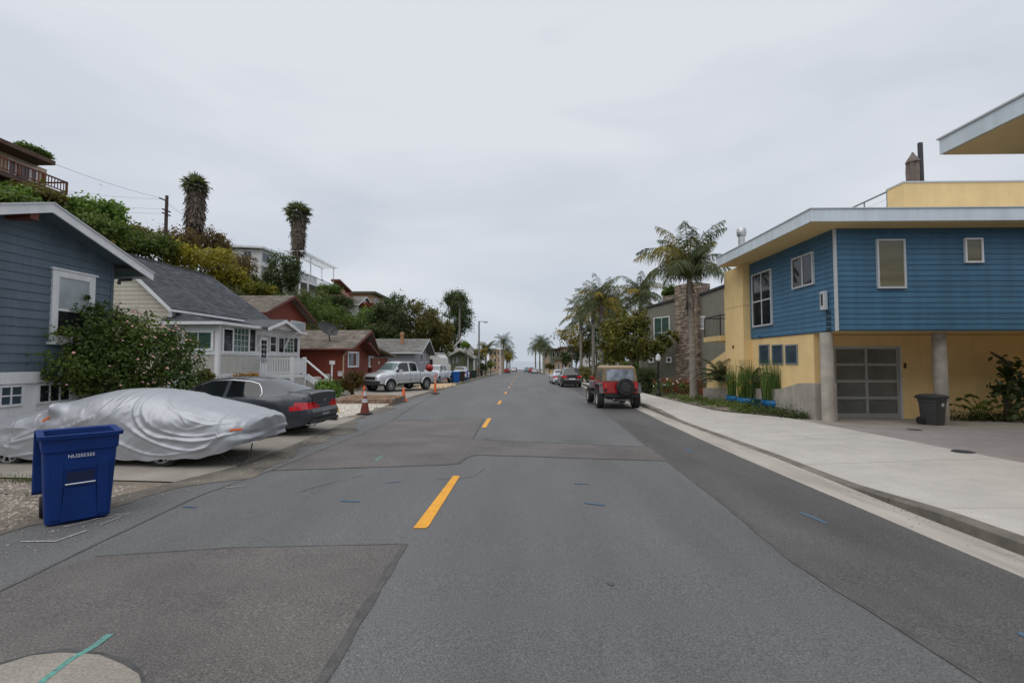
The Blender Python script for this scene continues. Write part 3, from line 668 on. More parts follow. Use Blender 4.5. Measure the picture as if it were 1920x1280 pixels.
# tower of yellow stucco
XT = WX(1393, 560, W(1393, 560, 18.55).x).x
YT1 = WX(1359, 560, XT).y
MB().box(XT, 13, 18.55, YT1, -.7, 3.98).build('tower', yellow_stucco, h); MB().box(XT, 13, 18.55, YT1, 3.995, ZT - .006).build('tower', yellow_stucco, h)
MB().box(XT + .012, 13, 18.56, YT1 - .012, 3.975, 4.0).build('reveal', dark_metal, h)
# windows
def wx(u, v): return WX(u, v, XR)
def win_street(u0, u1, v0, v1, **k):        # nearer jamb is on the right in the picture
    a = wx(u1, 600).y; b = wx(u0, 600).y; zt = (wx(u1, v0).z); zb = wx(u1, v1).z
    return a, b, zb, zt
a = wx(1447, 503); b = wx(1411, 515); zb = wx(1447, 609).z
window(h, 'x', XR, -1, a.y, b.y, zb, a.z, grey_trim, glass_dark, nv=2, nh=2, cas=.055, proud=.06, mull=.05, hf=.47)
a = wx(1526, 471); b = wx(1486, 482)
window(h, 'x', XR, -1, a.y, b.y, wx(1526, 533).z, a.z, grey_trim, glass_dark, nv=2, nh=1, cas=.055, proud=.06, mull=.06)
a = W(1641, 449, 13.5); b = W(1698, 541, 13.5)
w = window(h, 'y', 13.5, -1, a.x, b.x, b.z, a.z, grey_trim, glass_blind, cas=.055, proud=.06)
a = W(1806, 447, 13.5); b = W(1842, 493, 13.5)
window(h, 'y', 13.5, -1, a.x, b.x, b.z, a.z, white_trim, glass_blind, cas=.05, proud=.06)
XLW = XR + .06
for u0, u1 in ((1424, 1443), (1448, 1468.5), (1473, 1496)):
    b = WX(u0, 650, XLW); a = WX(u1, 645, XLW); zb = WX(u1, 683, XLW).z
    window(h, 'x', XLW, -1, a.y, b.y, zb, a.z, rail_grey, glass_blue, cas=.05, proud=.035)
# small things fixed to the walls
lx = wx(1549, 560); l0 = MB().box(XR - .13, XR - .02, lx.y - .1, lx.y + .1, wx(1549, 581).z, wx(1549, 546).z).build('wall_lamp', grey_trim, h, bevel=.012)
MB().box(XR - .137, XR - .129, lx.y - .045, lx.y + .045, wx(1549, 573).z, wx(1549, 551).z).build('lamp_glass', dark_metal, l0)
for s, v in (('231', 586.5), ('233', 597), ('235', 607.5), ('237', 618)):
    p = wx(1554, v); text_part(s, .15, black, h, (XR - .012, p.y, p.z), (PI / 2, 0, -PI / 2), name='house_number', ext=.006)
p = wx(1425, 632); MB().lathe((XR - .1, p.y, p.z - .02), [(.03, .08), (.045, .02), (.05, -.03), (.02, -.05)], 10).box(XR - .06, XR + .02, p.y - .03, p.y + .03, p.z + .02, p.z + .06).build('flood_lamp', blue_siding, h)
p = WX(1375, 650, XT); MB().box(XT - .03, XT + .01, p.y - .05, p.y + .05, p.z - .06, p.z + .06).build('door_bell', brown_wood, h)
MB().box(XG1 + .12, XG1 + .19, 15.27, 15.301, W(1700, 690, 15.3).z, W(1700, 680, 15.3).z).build('switch_box', brown_wood, h)
# roof deck
XP = W(1694, 343, 16).x; ZP = W(1694, 343, 16).z
MB().box(XP, 24, 16, 16.18, 6.03, ZP).build('parapet', yellow_stucco, h); MB().box(XP, XP + .18, 16.181, 16.72, 6.03, ZP).build('parapet', yellow_stucco, h)
MB().box(XP - .03, 24, 15.97, 16.21, ZP + .001, ZP + .05).box(XP - .03, XP + .21, 16.211, 16.75, ZP + .001, ZP + .05).build('parapet_cap', grey_trim, h)
rl = MB(); YR1 = 18.9
for z in (ZP - .02, 6.35): rl.tube([(XP + .05, 16.76, z), (XP + .05, YR1, z)], .035, 8)
for y in (16.79, 17.9, YR1): rl.tube([(XP + .05, y, 6.03), (XP + .05, y, ZP - .02)], .025, 8)
rlo = rl.build('deck_railing', rail_grey, h, smooth=True)
for i in range(5):
    z = lerp(6.35, ZP - .02, (i + 1) / 6); MB().tube([(XP + .05, 16.78, z), (XP + .05, YR1, z)], .006, 5).build('railing_cable', steel, rlo)
fl = MB(); c = W(1391, 470, 18.0); fl.lathe((c.x, 18.0, 6.03), [(.12, 0), (.12, .62), (.11, .63)], 14); fl.lathe((c.x, 18.0, 6.66), [(.16, 0), (.17, .03), (.17, .26), (.15, .3)], 14)
fl.lathe((c.x, 18.0, 6.78), [(.185, 0), (.185, .03)], 14); fl.build('flue', steel, h, smooth=True)
# balcony on the far side
bb = MB().box(9.05, 10.4, 21.0, 22.9, W(1340, 640, 22).z, W(1340, 631, 22).z); bl = bb.build('balcony', yellow_stucco, h)
br = MB(); bz0 = W(1340, 631, 22).z; bz1 = W(1337, 594, 22).z
for y in (21.05, 22.85): br.tube([(9.1, y, bz0), (9.1, y, bz1)], .03, 6)
br.tube([(9.1, 21.05, bz1), (9.1, 22.85, bz1)], .035, 6); br.tube([(9.1, 22.85, bz1), (10.3, 22.85, bz1)], .03, 6); br.tube([(9.1, 21.05, bz1), (10.3, 21.05, bz1)], .03, 6)
for i in range(12): br.tube([(9.1, lerp(21.05, 22.85, i / 12), bz0), (9.1, lerp(21.05, 22.85, i / 12), bz1)], .007, 4, cap=False)
br.build('balcony_railing', dark_metal, bl)
sw = MB().prism([(YT1 + .005, -.6), (22.6, -.6), (22.6, 1.55), (YT1 + .005, 2.25)], 'x', XT + .1, XT + .4); sw.build('stair_wall', yellow_stucco, h)
MB().box(10.6, 24, YT1 + .01, 24, -.7, 5.4).build('rear_wall', yellow_stucco, h)
# umbrella on the deck
pu = W(1713, 340, 17.5); zt = W(1713, 286, 17.5).z; zd = 6.05
um = thing('deck_umbrella', 'folded brown parasol on its dark cantilever post on the roof deck', 'parasol', (pu.x, 17.5, zd))
cn = MB(); n = 20; prof = [(.05, zt - 2.5), (.14, zt - 2.3), (.17, zt - 1.5), (.19, zt - .75), (.17, zt - .36)]
for r, z in prof:
    for k in range(n): a = 2 * PI * k / n; rr = r * (1 + .22 * math.cos(a * 5)); cn.v.append((pu.x + rr * math.cos(a), 17.5 + rr * math.sin(a), z))
for i in range(len(prof) - 1):
    for k in range(n): a = i * n + k; b = i * n + (k + 1) % n; cn.f.append((a, b, b + n, a + n))
cn.build('canopy', umb_canvas, um, smooth=True)
MB().lathe((pu.x, 17.5, zt), [(.24, -.40), (.2, -.3), (.06, -.08), (.03, 0)], 10).build('canopy_top', umb_canvas, um)
pp = W(1725.5, 300, 17.5); ztp = W(1725, 268, 17.5).z
MB().box(pp.x - .05, pp.x + .08, 17.45, 17.55, zd, ztp).build('post', dark_metal, um); MB().beam((pp.x, 17.5, zt - .3), (pp.x - .22, 17.5, zt - 1.35), .05, .06).build('strut', dark_metal, um)
MB().box(pu.x - .5, pu.x + .6, 17.0, 18.0, zd - .02, zd + .08).build('base', dark_metal, um)

# ---- the twin house nearer the camera, its roof corner in view at the upper right
zo = .07
h2 = thing('twin_house', 'near twin house on the right whose pale roof corner juts into the sky', 'house', (XR, 2, 0))
c = WX(1762, 292, XF)
roof_unit(h2, XF, 24, 2.6, c.y, c.z, WX(1762, 262, XF).z)
z2b, z2t = c.z - 3.02, c.z
u2 = MB().box(XR + .02, 24, 3.2, c.y - .62, z2b, z2t - .003).build('upper_wall', blue_siding, h2)
siding(u2, blue_siding, 'x', XR + .02, -1, (3.2, c.y - .62), z2b + .03, z2t - .01, .158, t=.02)
MB().box(XR + .06, XR + .36, 3.6, c.y - .64, -.3, z2b - .005).build('lower_wall', yellow_stucco, h2)
MB().box(XR + .37, 24, c.y - .9, c.y - .64, -.3, z2b - .005).build('side_wall', yellow_stucco, h2)
window(h2, 'x', XR, -1, 4.4, 5.4, z2b + .9, z2b + 2.3, grey_trim, glass_dark, nv=2, cas=.055, proud=.06)
window(h2, 'x', XR + .06, -1, 5.6, 6.3, 1.3, 2.0, rail_grey, glass_blue, cas=.05, proud=.035)

# ---- planter wall, planting strip
pw = thing('planter_wall', 'low curved concrete planter wall under the three small windows', 'wall', (9.0, 14.4, -.1))
XW = 9.02; pr = [(23.0, .40), (21.5, .48), (19.5, .60), (18.3, .67), (17.0, .70), (16.2, .76), (15.7, .88), (15.2, 1.0), (14.8, 1.04), (14.3, 1.05)]
poly = [(14.3, -.5)] + [(y, z) for y, z in pr[::-1]] + [(23.0, -.6)]
MB().prism(poly, 'x', XW, XW + .27).build('wall_body', concrete_wall, pw, bevel=.012)
MB().box(XW + .271, XR + .5, 14.3, 14.655, -.4, 1.05).build('wall_end', concrete_wall, pw, bevel=.01)
sheet('planting_bed', dirt, [14.9, 15.5, 16.2, 17, 19, 22, 24.4], lambda y: walk_in(y) + .01, lambda y: 9.0, 3, lambda x, y: zr(y) + .19, kind='structure')
def ground_cover(seed, n, ya, yb, xl, xr, zfun, size, mat, name, label, h=.16):
    rng = np.random.default_rng(seed); bl = []
    for i in range(110):
        y = rng.uniform(ya, yb); x = lerp(xl(y), xr(y), rng.uniform(.05, .95)); s = rng.uniform(.18, .34); bl.append((x, y, zfun(x, y), s, s, h * rng.uniform(.5, 1.3)))
    me = leafcloud(seed, bl, n, size, clumps=900, spread=.3, inner=.2, up=.8, mat=mat, name=name); return obj(name, me, None, label=label, kind='stuff')
ground_cover(11, 9000, 15.6, 24.2, lambda y: walk_in(y) + .12, lambda y: 8.95, lambda x, y: zr(y) + .22, .075, lf_mid, 'ground_cover', 'low green ground cover along the pavement beneath the palm and pots')
ground_cover(12, 2600, 14.6, 16.2, lambda y: 8.4 + (y - 14.6) * -.5, lambda y: 9.0, lambda x, y: zr(y) + .2, .07, lf_dark, 'ground_cover', 'dark low ground cover at the foot of the curved concrete wall')
ground_cover(13, 1800, 14.5, 15.2, lambda y: 13.3, lambda y: 17.2, lambda x, y: drive_z(x, y) + .1, .08, lf_dark, 'ground_cover', 'dark low planting along the yellow carport wall behind the grey bin')

# ---- blue pots of horsetail
def reeds(seed, cx, cy, z0, r, h, n):
    rg = random.Random(seed); m = MB()
    for i in range(n):
        a = rg.uniform(0, 6.28); q = r * math.sqrt(rg.random()); x, y = cx + q * math.cos(a), cy + q * math.sin(a); hh = h * rg.uniform(.62, 1.05) if rg.random() < .9 else h * 1.25
        lean = (rg.uniform(-.05, .05) * hh + (x - cx) * .22, rg.uniform(-.05, .05) * hh + (y - cy) * .22)
        m.tube([(x, y, z0), (x + lean[0] * .4, y + lean[1] * .4, z0 + hh * .55), (x + lean[0], y + lean[1], z0 + hh)], [.013, .012, .005], 3, cap=False)
    return m
for i, (u, v, rr, hh, lab) in enumerate([(1379, 757, .36, 1.1, 'blue glazed pot of horsetail reeds, farthest of the three by the planter wall'), (1404, 762, .43, 1.25, 'blue glazed pot of horsetail reeds, middle one touching the pot behind it'), (1452, 768, .44, 1.25, 'blue glazed pot of tall thin horsetail reeds, standing alone nearest the garage')]):
    p = G(u, v, .2); z = zr(p.y) + .30
    t = thing('potted_reeds', lab, 'potted plant', (p.x, p.y, z), group='blue pots along the planter wall')
    MB().lathe((p.x, p.y, z), [(rr * .6, -.05), (rr * .95, .05), (rr * 1.04, .15), (rr * .98, .24), (rr * 1.02, .27), (rr * .93, .275), (rr * .9, .2), (.02, .19)], 28).build('pot', pot_blue, t, smooth=True)
    reeds(i, p.x, p.y, z + .18, rr * .85, hh, 190).build('reeds', lf_reed, t, fix=False, kind='stuff')
p = G(1417, 768, .2); tb = thing('utility_box', 'small dark teal utility box between the blue pots', 'utility box', (p.x, p.y, zr(p.y) + .18))
MB().box(p.x - .13, p.x + .13, p.y - .1, p.y + .1, zr(p.y) + .1, zr(p.y) + .55).build('cabinet', M_('teal_box', (.01, .06, .06), rough=.5), tb, bevel=.015)
MB().box(p.x - .15, p.x + .15, p.y - .12, p.y + .12, zr(p.y) + .552, zr(p.y) + .59).build('lid', M_('teal_box', (.01, .06, .06)), tb, bevel=.01)

# ================================================================= SAGE HOUSE WITH STONE CHIMNEY
A = Vector((W(1203, 600, 36).x, 36, 0)); B = Vector((W(1372, 600, 29.5).x, 29.5, 0)); dAB = (B - A).normalized(); LAB = (B - A).length
def onf(u, v):
    d = ray(u, v); n = Vector((dAB.y, -dAB.x, 0)); t = n.dot(A) / n.dot(d)     # camera is at x=y=0
    p = d * t; return (p - A).dot(dAB), CAMZ + d.z * t
g3 = thing('sage_house', 'grey green stucco house with a tall stacked stone chimney behind the palm', 'house', (A.x, A.y, 0), math.atan2(dAB.y, dAB.x))
zl = onf(1205, 581)[1]; s1, z1 = onf(1270, 563); s0c, zc = onf(1272, 538); s1c, _ = onf(1311, 538); s2, z2 = onf(1312, 555); z3 = onf(1358, 546)[1]
MB().prism([(0, -1.2), (s1, -1.2), (s1, z1), (0, zl)], 'y', 0, 7).build('wall', sage_stucco, g3)
MB().prism([(s1 + .002, -1.2), (LAB + 2, -1.2), (LAB + 2, z3 + .6), (s1 + .002, z2 - .15)], 'y', .05, 7).build('wall', sage_stucco, g3)
MB().hexa([(-.1, -.1, zl + .01), (s1 - .003, -.1, z1 + .01), (s1 - .003, 7, z1 + .01), (-.1, 7, zl + .01), (-.1, -.1, zl + .17), (s1 - .003, -.1, z1 + .17), (s1 - .003, 7, z1 + .17), (-.1, 7, zl + .17)]).build('roof_edge', dark_metal, g3)
MB().hexa([(s1c, -.06, z2 + .01), (LAB + 2, -.06, z3 + .77), (LAB + 2, 7, z3 + .77), (s1c, 7, z2 + .01), (s1c, -.06, z2 + .17), (LAB + 2, -.06, z3 + .93), (LAB + 2, 7, z3 + .93), (s1c, 7, z2 + .17)]).build('roof_edge', dark_metal, g3)
def stonework(par, x0, x1, y0, y1, z0, z1, seed, lay=.08, wid=(.16, .5)):
    core = MB().box(x0, x1, y0, y1, z0, z1).build('chimney', mortar, par); rg = random.Random(seed); m = MB(); z = z0
    while z < z1:
        hh = lay * rg.uniform(.7, 1.35); x = x0 - .03
        while x < x1 + .03:
            w = min(rg.uniform(*wid), x1 + .04 - x); d = rg.uniform(.02, .075)
            if w > .04: m.box(x + .006, x + w - .006, y0 - d, y0 + .02, z + .006, z + hh - .006)
            x += w
        y = y0 - .02
        for xs_, sg in ((x0, -1), (x1, 1)):
            y = y0
            while y < y1:
                w = min(rg.uniform(*wid), y1 - y); d = rg.uniform(.02, .07)
                if w > .04: m.box(min(xs_, xs_ + sg * d), max(xs_, xs_ + sg * d), y + .006, y + w - .006, z + .006, z + hh - .006)
                y += w
        z += hh
    m.build('stones', stone_m, core, kind='stuff'); return core
stonework(g3, s0c, s1c, -.32, 1.1, -1.2, zc, 5)
sb0 = onf(1233, 560)[0]; stonework(g3, sb0, s0c - .08, .6, 1.6, z1 - .3, onf(1250, 553)[1], 6)
def fwin(u0, u1, v0, v1, nv, nh, cas, pane, fr=white_trim, hf=None):
    a, zt_ = onf(u0, v0); b, _ = onf(u1, v0); zb_ = onf((u0 + u1) / 2, v1)[1]; window(g3, 'y', 0 if u1 < 1275 else .05, -1, a, b, zb_, onf((u0 + u1) / 2, v0)[1], fr, pane, nv=nv, nh=nh, cas=cas, proud=.05, hf=hf)
fwin(1216.5, 1226.5, 669, 680, 1, 1, .12, glass_dark); fwin(1249.5, 1260, 669, 680, 1, 1, .12, glass_dark)
fwin(1226, 1256, 594, 637, 2, 2, .07, glass_green, hf=.3); fwin(1306, 1321, 593, 618, 1, 2, .08, glass_curtain, hf=.4)
for su in (1206.5,): 
    s_, z_ = onf(1209, 663); MB().lathe((s_ + .15, -.1, z_), [(.02, .1), (.12, .05), (.13, -.05)], 8).build('wall_lamp', dark_metal, g3)
# redwood fence and lamp post in front of it
fz0 = zr(29) + .1
fn = thing('redwood_fence', 'low red brown wooden fence with a capped rail behind the flowers', 'fence', (9.6, 29, fz0))
fa = W(1243, 700, 29.2); fb = W(1345, 700, 25.5); nf = 22
for i in range(nf + 1):
    p = Vector((lerp(fa.x, fb.x, i / nf), lerp(29.2, 25.5, i / nf), 0)); q = Vector((lerp(fa.x, fb.x, (i + .9) / nf), lerp(29.2, 25.5, (i + .9) / nf), 0))
    if i < nf: MB().beam((p.x, p.y, fz0 + .45), (q.x, q.y, fz0 + .45), .02, .78).build('fence_board', redwood_fence, fn)
MB().beam((fa.x, 29.2, fz0 + .95), (fb.x, 25.5, fz0 + .95), .14, .05).build('top_rail', redwood_fence, fn)
for i in range(4):
    t = i / 3; MB().box(lerp(fa.x, fb.x, t) - .06, lerp(fa.x, fb.x, t) + .06, lerp(29.2, 25.5, t) - .12, lerp(29.2, 25.5, t) - .04, fz0 - .3, fz0 + .92).build('post', redwood_fence, fn)
p = G(1235, 738, .16); z = zr(p.y) + .15; tz = W(1235, 662, p.y).z
lp = thing('lamp_post', 'short black garden lamp post with a white lantern by the hedge', 'lamp post', (p.x, p.y, z))
MB().lathe((p.x, p.y, z), [(.13, -.1), (.13, .05), (.07, .12), (.055, .5), (.05, tz - z - .55), (.07, tz - z - .52), (.04, tz - z - .48)], 12).build('post', black, lp, smooth=True)
MB().lathe((p.x, p.y, tz - .48), [(.06, 0), (.14, .08), (.15, .22), (.11, .3)], 12).build('lantern', globe_white, lp, smooth=True)
MB().lathe((p.x, p.y, tz - .18), [(.15, 0), (.12, .06), (.03, .13), (.015, .2)], 12).build('cap', grey_trim, lp, smooth=True)

# ================================================================= LEFT: SLATE BLUE HOUSE
XL = -11.5; XO = -10.9
yc = WX(208, 600, XL).y; Kp = WX(98, 380, XO); Ep = WX(286, 512, XO); Lp = WX(0, 382, XO)
sr = (Kp.z - Ep.z) / (Ep.y - Kp.y); sl = (Kp.z - Lp.z) / (Kp.y - Lp.y); YLE = 5.6; ZLE = Kp.z - sl * (Kp.y - YLE)
zband = WX(0, 707, XL).z
h = thing('slate_blue_house', 'slate blue boarded house with white trim and gable towards the street', 'house', (XL, yc, .1))
for (ya, za, nm) in ((Ep.y, Ep.z, 0), (YLE, ZLE, 1)):
    MB().slab([(XO, Kp.y, Kp.z), (XO, ya, za), (-22, ya, za), (-22, Kp.y, Kp.z)], .05).build('roof', shingle_dark, h)
    MB().slab([(XO - .02, Kp.y, Kp.z - .055), (XO - .02, ya + (-.02 if nm == 0 else .02), za - .055), (-22, ya + (-.02 if nm == 0 else .02), za - .055), (-22, Kp.y, Kp.z - .055)], .05).build('roof_boards', slate_siding, h)
    P = []
    for d in (0, .20):
        P += [(Kp.y, Kp.z - .03 - d), (ya, za - .03 - d)]
    MB().prism([P[0], P[1], P[3], P[2]], 'x', XO - .005, XO + .035).build('rake_board', white_trim, h)
    MB().prism([(Kp.y, Kp.z + .012), (ya, za + .012), (ya, za - .028), (Kp.y, Kp.z - .028)], 'x', XO - .3, XO + .06).build('drip_edge', grey_trim, h)
zc_ = lambda y: (Kp.z - sr * (y - Kp.y) if y > Kp.y else Kp.z - sl * (Kp.y - y)) - .12
gw = MB().prism([(YLE + .6, zband + .1), (yc, zband + .1), (yc, zc_(yc)), (Kp.y, zc_(Kp.y)), (YLE + .6, zc_(YLE + .6))], 'x', -21.5, XL).build('wall', slate_siding, h)
def span_b(z):
    b = min(yc - .06, Kp.y + (Kp.z - .14 - z) / sr); a = max(YLE + .6, Kp.y - (Kp.z - .14 - z) / max(sl, .05)); return (a, b)
siding(gw, slate_siding, 'x', XL, 1, span_b, zband + .12, Kp.z - .2, .205, t=.024)
MB().box(XL - .03, XL + .03, yc - .06, yc + .02, zband + .02, zc_(yc) - .02).build('corner_board', slate_siding, h)
MB().box(-21, XL + .05, YLE + .6, yc + .03, zband - .16, zband + .11).build('band_board', white_trim, h)
MB().box(-21, XL - .02, YLE + .65, yc, -.3, zband - .165).build('basement_wall', white_trim, h)
# upper window behind the roses
a = WX(96, 502, XL); b = WX(176, 517, XL); zs = WX(92, 640, XL).z
wz = MB(); cs = .16
wzt = a.z - .03
wo = window(h, 'x', XL, 1, a.y, b.y, zs, wzt, white_trim, glass_curtain, nv=1, nh=2, cas=cs, proud=.06, mull=.06, sill=.07, panes=[glass_dark, glass_curtain], hf=.44)
MB().box(XL + .0, XL + .09, a.y - .05, b.y + .05, wzt + .001, wzt + .05).build('head_trim', white_trim, wo)
for u0, u1, nv, nh, pm in ((-24, 45, 3, 2, glass_blue), (70, 134, 3, 1, glass_dark)):
    a = WX(u0, 716, XL); b = WX(u1, 716, XL); window(h, 'x', XL - .02, 1, a.y, b.y, .72, zband - .18, white_trim, pm, nv=nv, nh=nh, cas=.05, proud=.05, mull=.03)
p = WX(42, 410, XL + .3); MB().box(XL, XO - .02, p.y - .09, p.y + .09, p.z - .02, p.z + .2).build('rafter_end', red_dark, h)
q = WX(222, 533, XL + .15); eb = MB(); eb.box(XL - .3, XO - .03, Ep.y - .62, Ep.y - .48, Ep.z + .0, Ep.z + .13).tube([(XL + .1, Ep.y - .15, Ep.z - .22), (XL + .1, yc + .12, Ep.z - .3), (XL + .1, yc + .1, Ep.z - .42)], .045, 8); eb.build('downpipe', dark_metal, h)
MB().box(-22, XO - .05, Ep.y - .01, Ep.y + .1, Ep.z - .16, Ep.z - .03).build('gutter_pipe', white_trim, h)

# ================================================================= CREAM COTTAGE WITH SUN PORCH
XPF = -14.0; YP0 = WX(409, 640, XPF).y; YP1 = WX(560, 640, XPF).y; YG = YP0 + .08
h = thing('cream_cottage', 'cream and white cottage with dark shingle roof and glazed sun porch', 'house', (XPF, YP0, .5))
XK = -18.9; zk0 = W(205, 469, YG - .4).z; pe = W(320, 577, YG - .4); XE = pe.x; zE = pe.z; sm = (zk0 - zE) / (XE - XK); XMC = W(322, 600, YG).x
YF1 = WX(400, 527, XK).y; YE1 = WX(535, 603, XE).y; YE1 = min(YE1, YF1 + 2.0)
MB().slab([(XE, YG - .4, zE), (XE, YE1, zE), (XK, YF1, zk0), (XK, YG - .4, zk0)], .1).build('roof', shingle_dark, h)
shingles(h, (XE, YG - .4, zE + .003), (XE, YE1, zE + .003), (XK, YG - .4, zk0 + .003), (XK, YF1, zk0 + .003), .15, .30, shingle_dark, 1)
XLE = XK - (XE - XK)
MB().slab([(XLE, YG - .4, zE), (XLE, YF1, zE), (XK - .001, YF1, zk0), (XK - .001, YG - .4, zk0)], .1).build('roof', shingle_dark, h)
MB().tube([(XK, YG - .4, zk0 + .02), (XK, YF1, zk0 + .02)], .06, 6).build('ridge_cap', shingle_dark, h)
for s, xe in ((1, XE), (-1, XLE)):
    MB().prism([(XK, zk0 - .02), (xe, zE - .02), (xe, zE - .2), (XK, zk0 - .24)], 'y', YG - .44, YG - .395).build('rake_board', white_trim, h)
zw = lambda x: zk0 - sm * abs(x - XK) - .13
cw = MB().prism([(XLE + .35, .2), (XMC, .2), (XMC, zw(XMC)), (XK, zw(XK)), (XLE + .35, zw(XLE + .35))], 'y', YG, YF1 - .25).build('wall', cream_siding, h)
siding(cw, cream_siding, 'y', YG, -1, lambda z: (max(XLE + .4, XK - (zk0 - .15 - z) / sm), min(XMC - .1, XK + (zk0 - .15 - z) / sm)), .6, zk0 - .3, .20, t=.02)
MB().box(XMC - .13, XMC + .03, YG - .04, YG + .2, .3, zw(XMC) - .01).build('corner_board', white_trim, h)
MB().box(XE - .06, XE + .07, YG - .4, YE1, zE - .17, zE - .06).build('eave_board', white_trim, h)
# sun porch
zpe = W(409, 603, YP0 - .3).z; XPE = XPF + .32; XPT = XE - .25; zpt = zpe + .5
pwl = MB().box(XMC + .05, XPF, YP0, YP1, 1.12, zpe - .03).build('porch_wall', cream_stucco, h)
MB().box(XMC + .05, XPF - .06, YP0 + .06, YP1 - .06, -.2, 1.1).build('porch_base', white_trim, h)
yn, yf = YP0 - .32, YP1 + .3
MB().slab([(XPE, yn, zpe), (XPE, yf, zpe), (XPT, yf - .6, zpt), (XPT, yn + .75, zpt)], .06).build('porch_roof', shingle_dark, h)
MB().slab([(XPE, yn, zpe), (XPT, yn + .75, zpt), (XMC - .2, yn + .75, zpt), (XMC - .2, yn, zpe)], .06).build('porch_roof', shingle_dark, h)
shingles(h, (XPE, yn, zpe + .003), (XPE, yf, zpe + .003), (XPT, yn + .75, zpt + .003), (XPT, yf - .6, zpt + .003), .15, .3, shingle_dark, 2)
shingles(h, (XMC - .2, yn, zpe + .003), (XPE, yn, zpe + .003), (XMC - .2, yn + .75, zpt + .003), (XPT, yn + .75, zpt + .003), .15, .3, shingle_dark, 3)
MB().box(XPE - .01, XPE + .1, yn - .1, yf, zpe - .12, zpe + .012).box(XMC - .2, XPE - .012, yn - .1, yn, zpe - .12, zpe + .012).build('gutter_pipe', white_trim, h)
MB().box(XPF - .3, XPE, yn, yf, zpe - .1, zpe - .07).box(XMC, XPF - .31, yn, YP0 + .1, zpe - .1, zpe - .07).build('porch_soffit', white_trim, h)
MB().box(XPF - .12, XPF + .05, YP0 - .05, YP0 + .13, .3, zpe - .125).build('corner_board', white_trim, h)
zt1, zt0 = WX(409, 659, XPF).z, WX(409, 664, XPF).z
MB().box(XMC + .05, XPF + .035, YP0 - .035, YP1 + .035, zt0 - .02, zt1 + .04).build('band_board', white_trim, h)
MB().box(XMC + .05, XPF + .03, YP0 - .03, YP1 + .03, zpe - .38, zpe - .1).build('frieze_board', white_trim, h)
MB().box(XPF - .1, XPF + .04, YP0 - .04, YP1 + .03, .98, 1.13).build('base_trim', white_trim, h)
MB().box(XPF - .1, XPF + .05, YP1 - .14, YP1 + .05, .3, zpe - .125).build('corner_board', white_trim, h)
a = W(344, 613, YP0); b = W(401, 660, YP0)
window(h, 'y', YP0, -1, a.x, b.x, zt1 + .03, zpe - .36, white_trim, glass_green, nv=2, nh=1, cas=.12, proud=.06)
def pwin(u0, u1, v0, v1, **k):
    a = WX(u0, v0, XPF); b = WX(u1, v0, XPF); zm = WX((u0 + u1) / 2, v0, XPF).z; zn = WX((u0 + u1) / 2, v1, XPF).z; return window(h, 'x', XPF, 1, a.y, b.y, zn, zm, white_trim, k.pop('pane', glass_green), **k)
pwin(416, 437.5, 614, 662, nv=1, cas=.1, proud=.06, pane=glass_dark); pwin(435, 466, 614, 662, nv=4, nh=4, cas=.05, proud=.062, mull=.02); pwin(465, 480, 614, 662, nv=1, cas=.1, proud=.061, pane=glass_dark)
pwin(505, 518, 629, 661, nv=1, nh=2, cas=.07, proud=.05, pane=glass_dark); pwin(521, 533, 632, 662, nv=1, cas=.06, proud=.05, pane=glass_dark); pwin(531.5, 550, 632, 662, nv=3, nh=4, cas=.05, proud=.052, mull=.02); pwin(549, 558, 632, 662, nv=1, cas=.06, proud=.05, pane=glass_dark)
a = WX(486, 632, XPF); b = WX(501, 700, XPF)
dr = MB().box(XPF - .02, XPF + .03, a.y + .06, b.y - .06, 1.0, WX(493, 633, XPF).z).build('door', white_trim, h)
for i in range(2):
    for j in range(5):
        y0 = lerp(a.y + .16, b.y - .16, i / 2); y1 = lerp(a.y + .16, b.y - .16, (i + 1) / 2); z0 = lerp(1.6, WX(493, 637, XPF).z, j / 5); z1_ = lerp(1.6, WX(493, 637, XPF).z, (j + 1) / 5)
        MB().box(XPF + .028, XPF + .036, y0 + .015, y1 - .015, z0 + .015, z1_ - .015).build('pane', glass_dark, dr)
MB().lathe((XPF + .06, b.y - .12, 1.75), [(.01, -.03), (.04, 0), (.01, .03)], 8).build('door_knob', steel, dr)
# entry canopy
ek = WX(531, 598, XPE + .5); e0 = WX(504, 612, XPE + .5); e1 = WX(565, 622, XPE + .5); zel = (e0.z + e1.z) / 2; ym = (e0.y + e1.y) / 2
for ye in (e0.y, e1.y):
    MB().slab([(XPE + .5, ym, ek.z), (XPE + .5, ye, zel), (XPF - 1.4, ye, zel), (XPF - 1.4, ym, ek.z)], .06).build('canopy_roof', shingle_dark, h)
    MB().prism([(ym, ek.z - .02), (ye, zel - .02), (ye, zel - .17), (ym, ek.z - .2)], 'x', XPE + .47, XPE + .53).build('canopy_rake', white_trim, h)
    yy = ye + (.35 if ye == e0.y else -.35); pts = [(XPF + .05, yy, zel - 1.0), (XPF + .25, yy, zel - .45), (XPE + .4, yy, zel - .12)]
    MB().tube(pts, [.06, .05, .06], 6).beam((XPF + .05, yy, zel - .1), (XPE + .45, yy, zel - .1), .09, .09).build('canopy_bracket', white_trim, h)
MB().prism([(e0.y + .1, zel - .03), (e1.y - .1, zel - .03), (ym, ek.z - .1)], 'x', XPE + .3, XPE + .33).build('canopy_gable', cream_stucco, h)
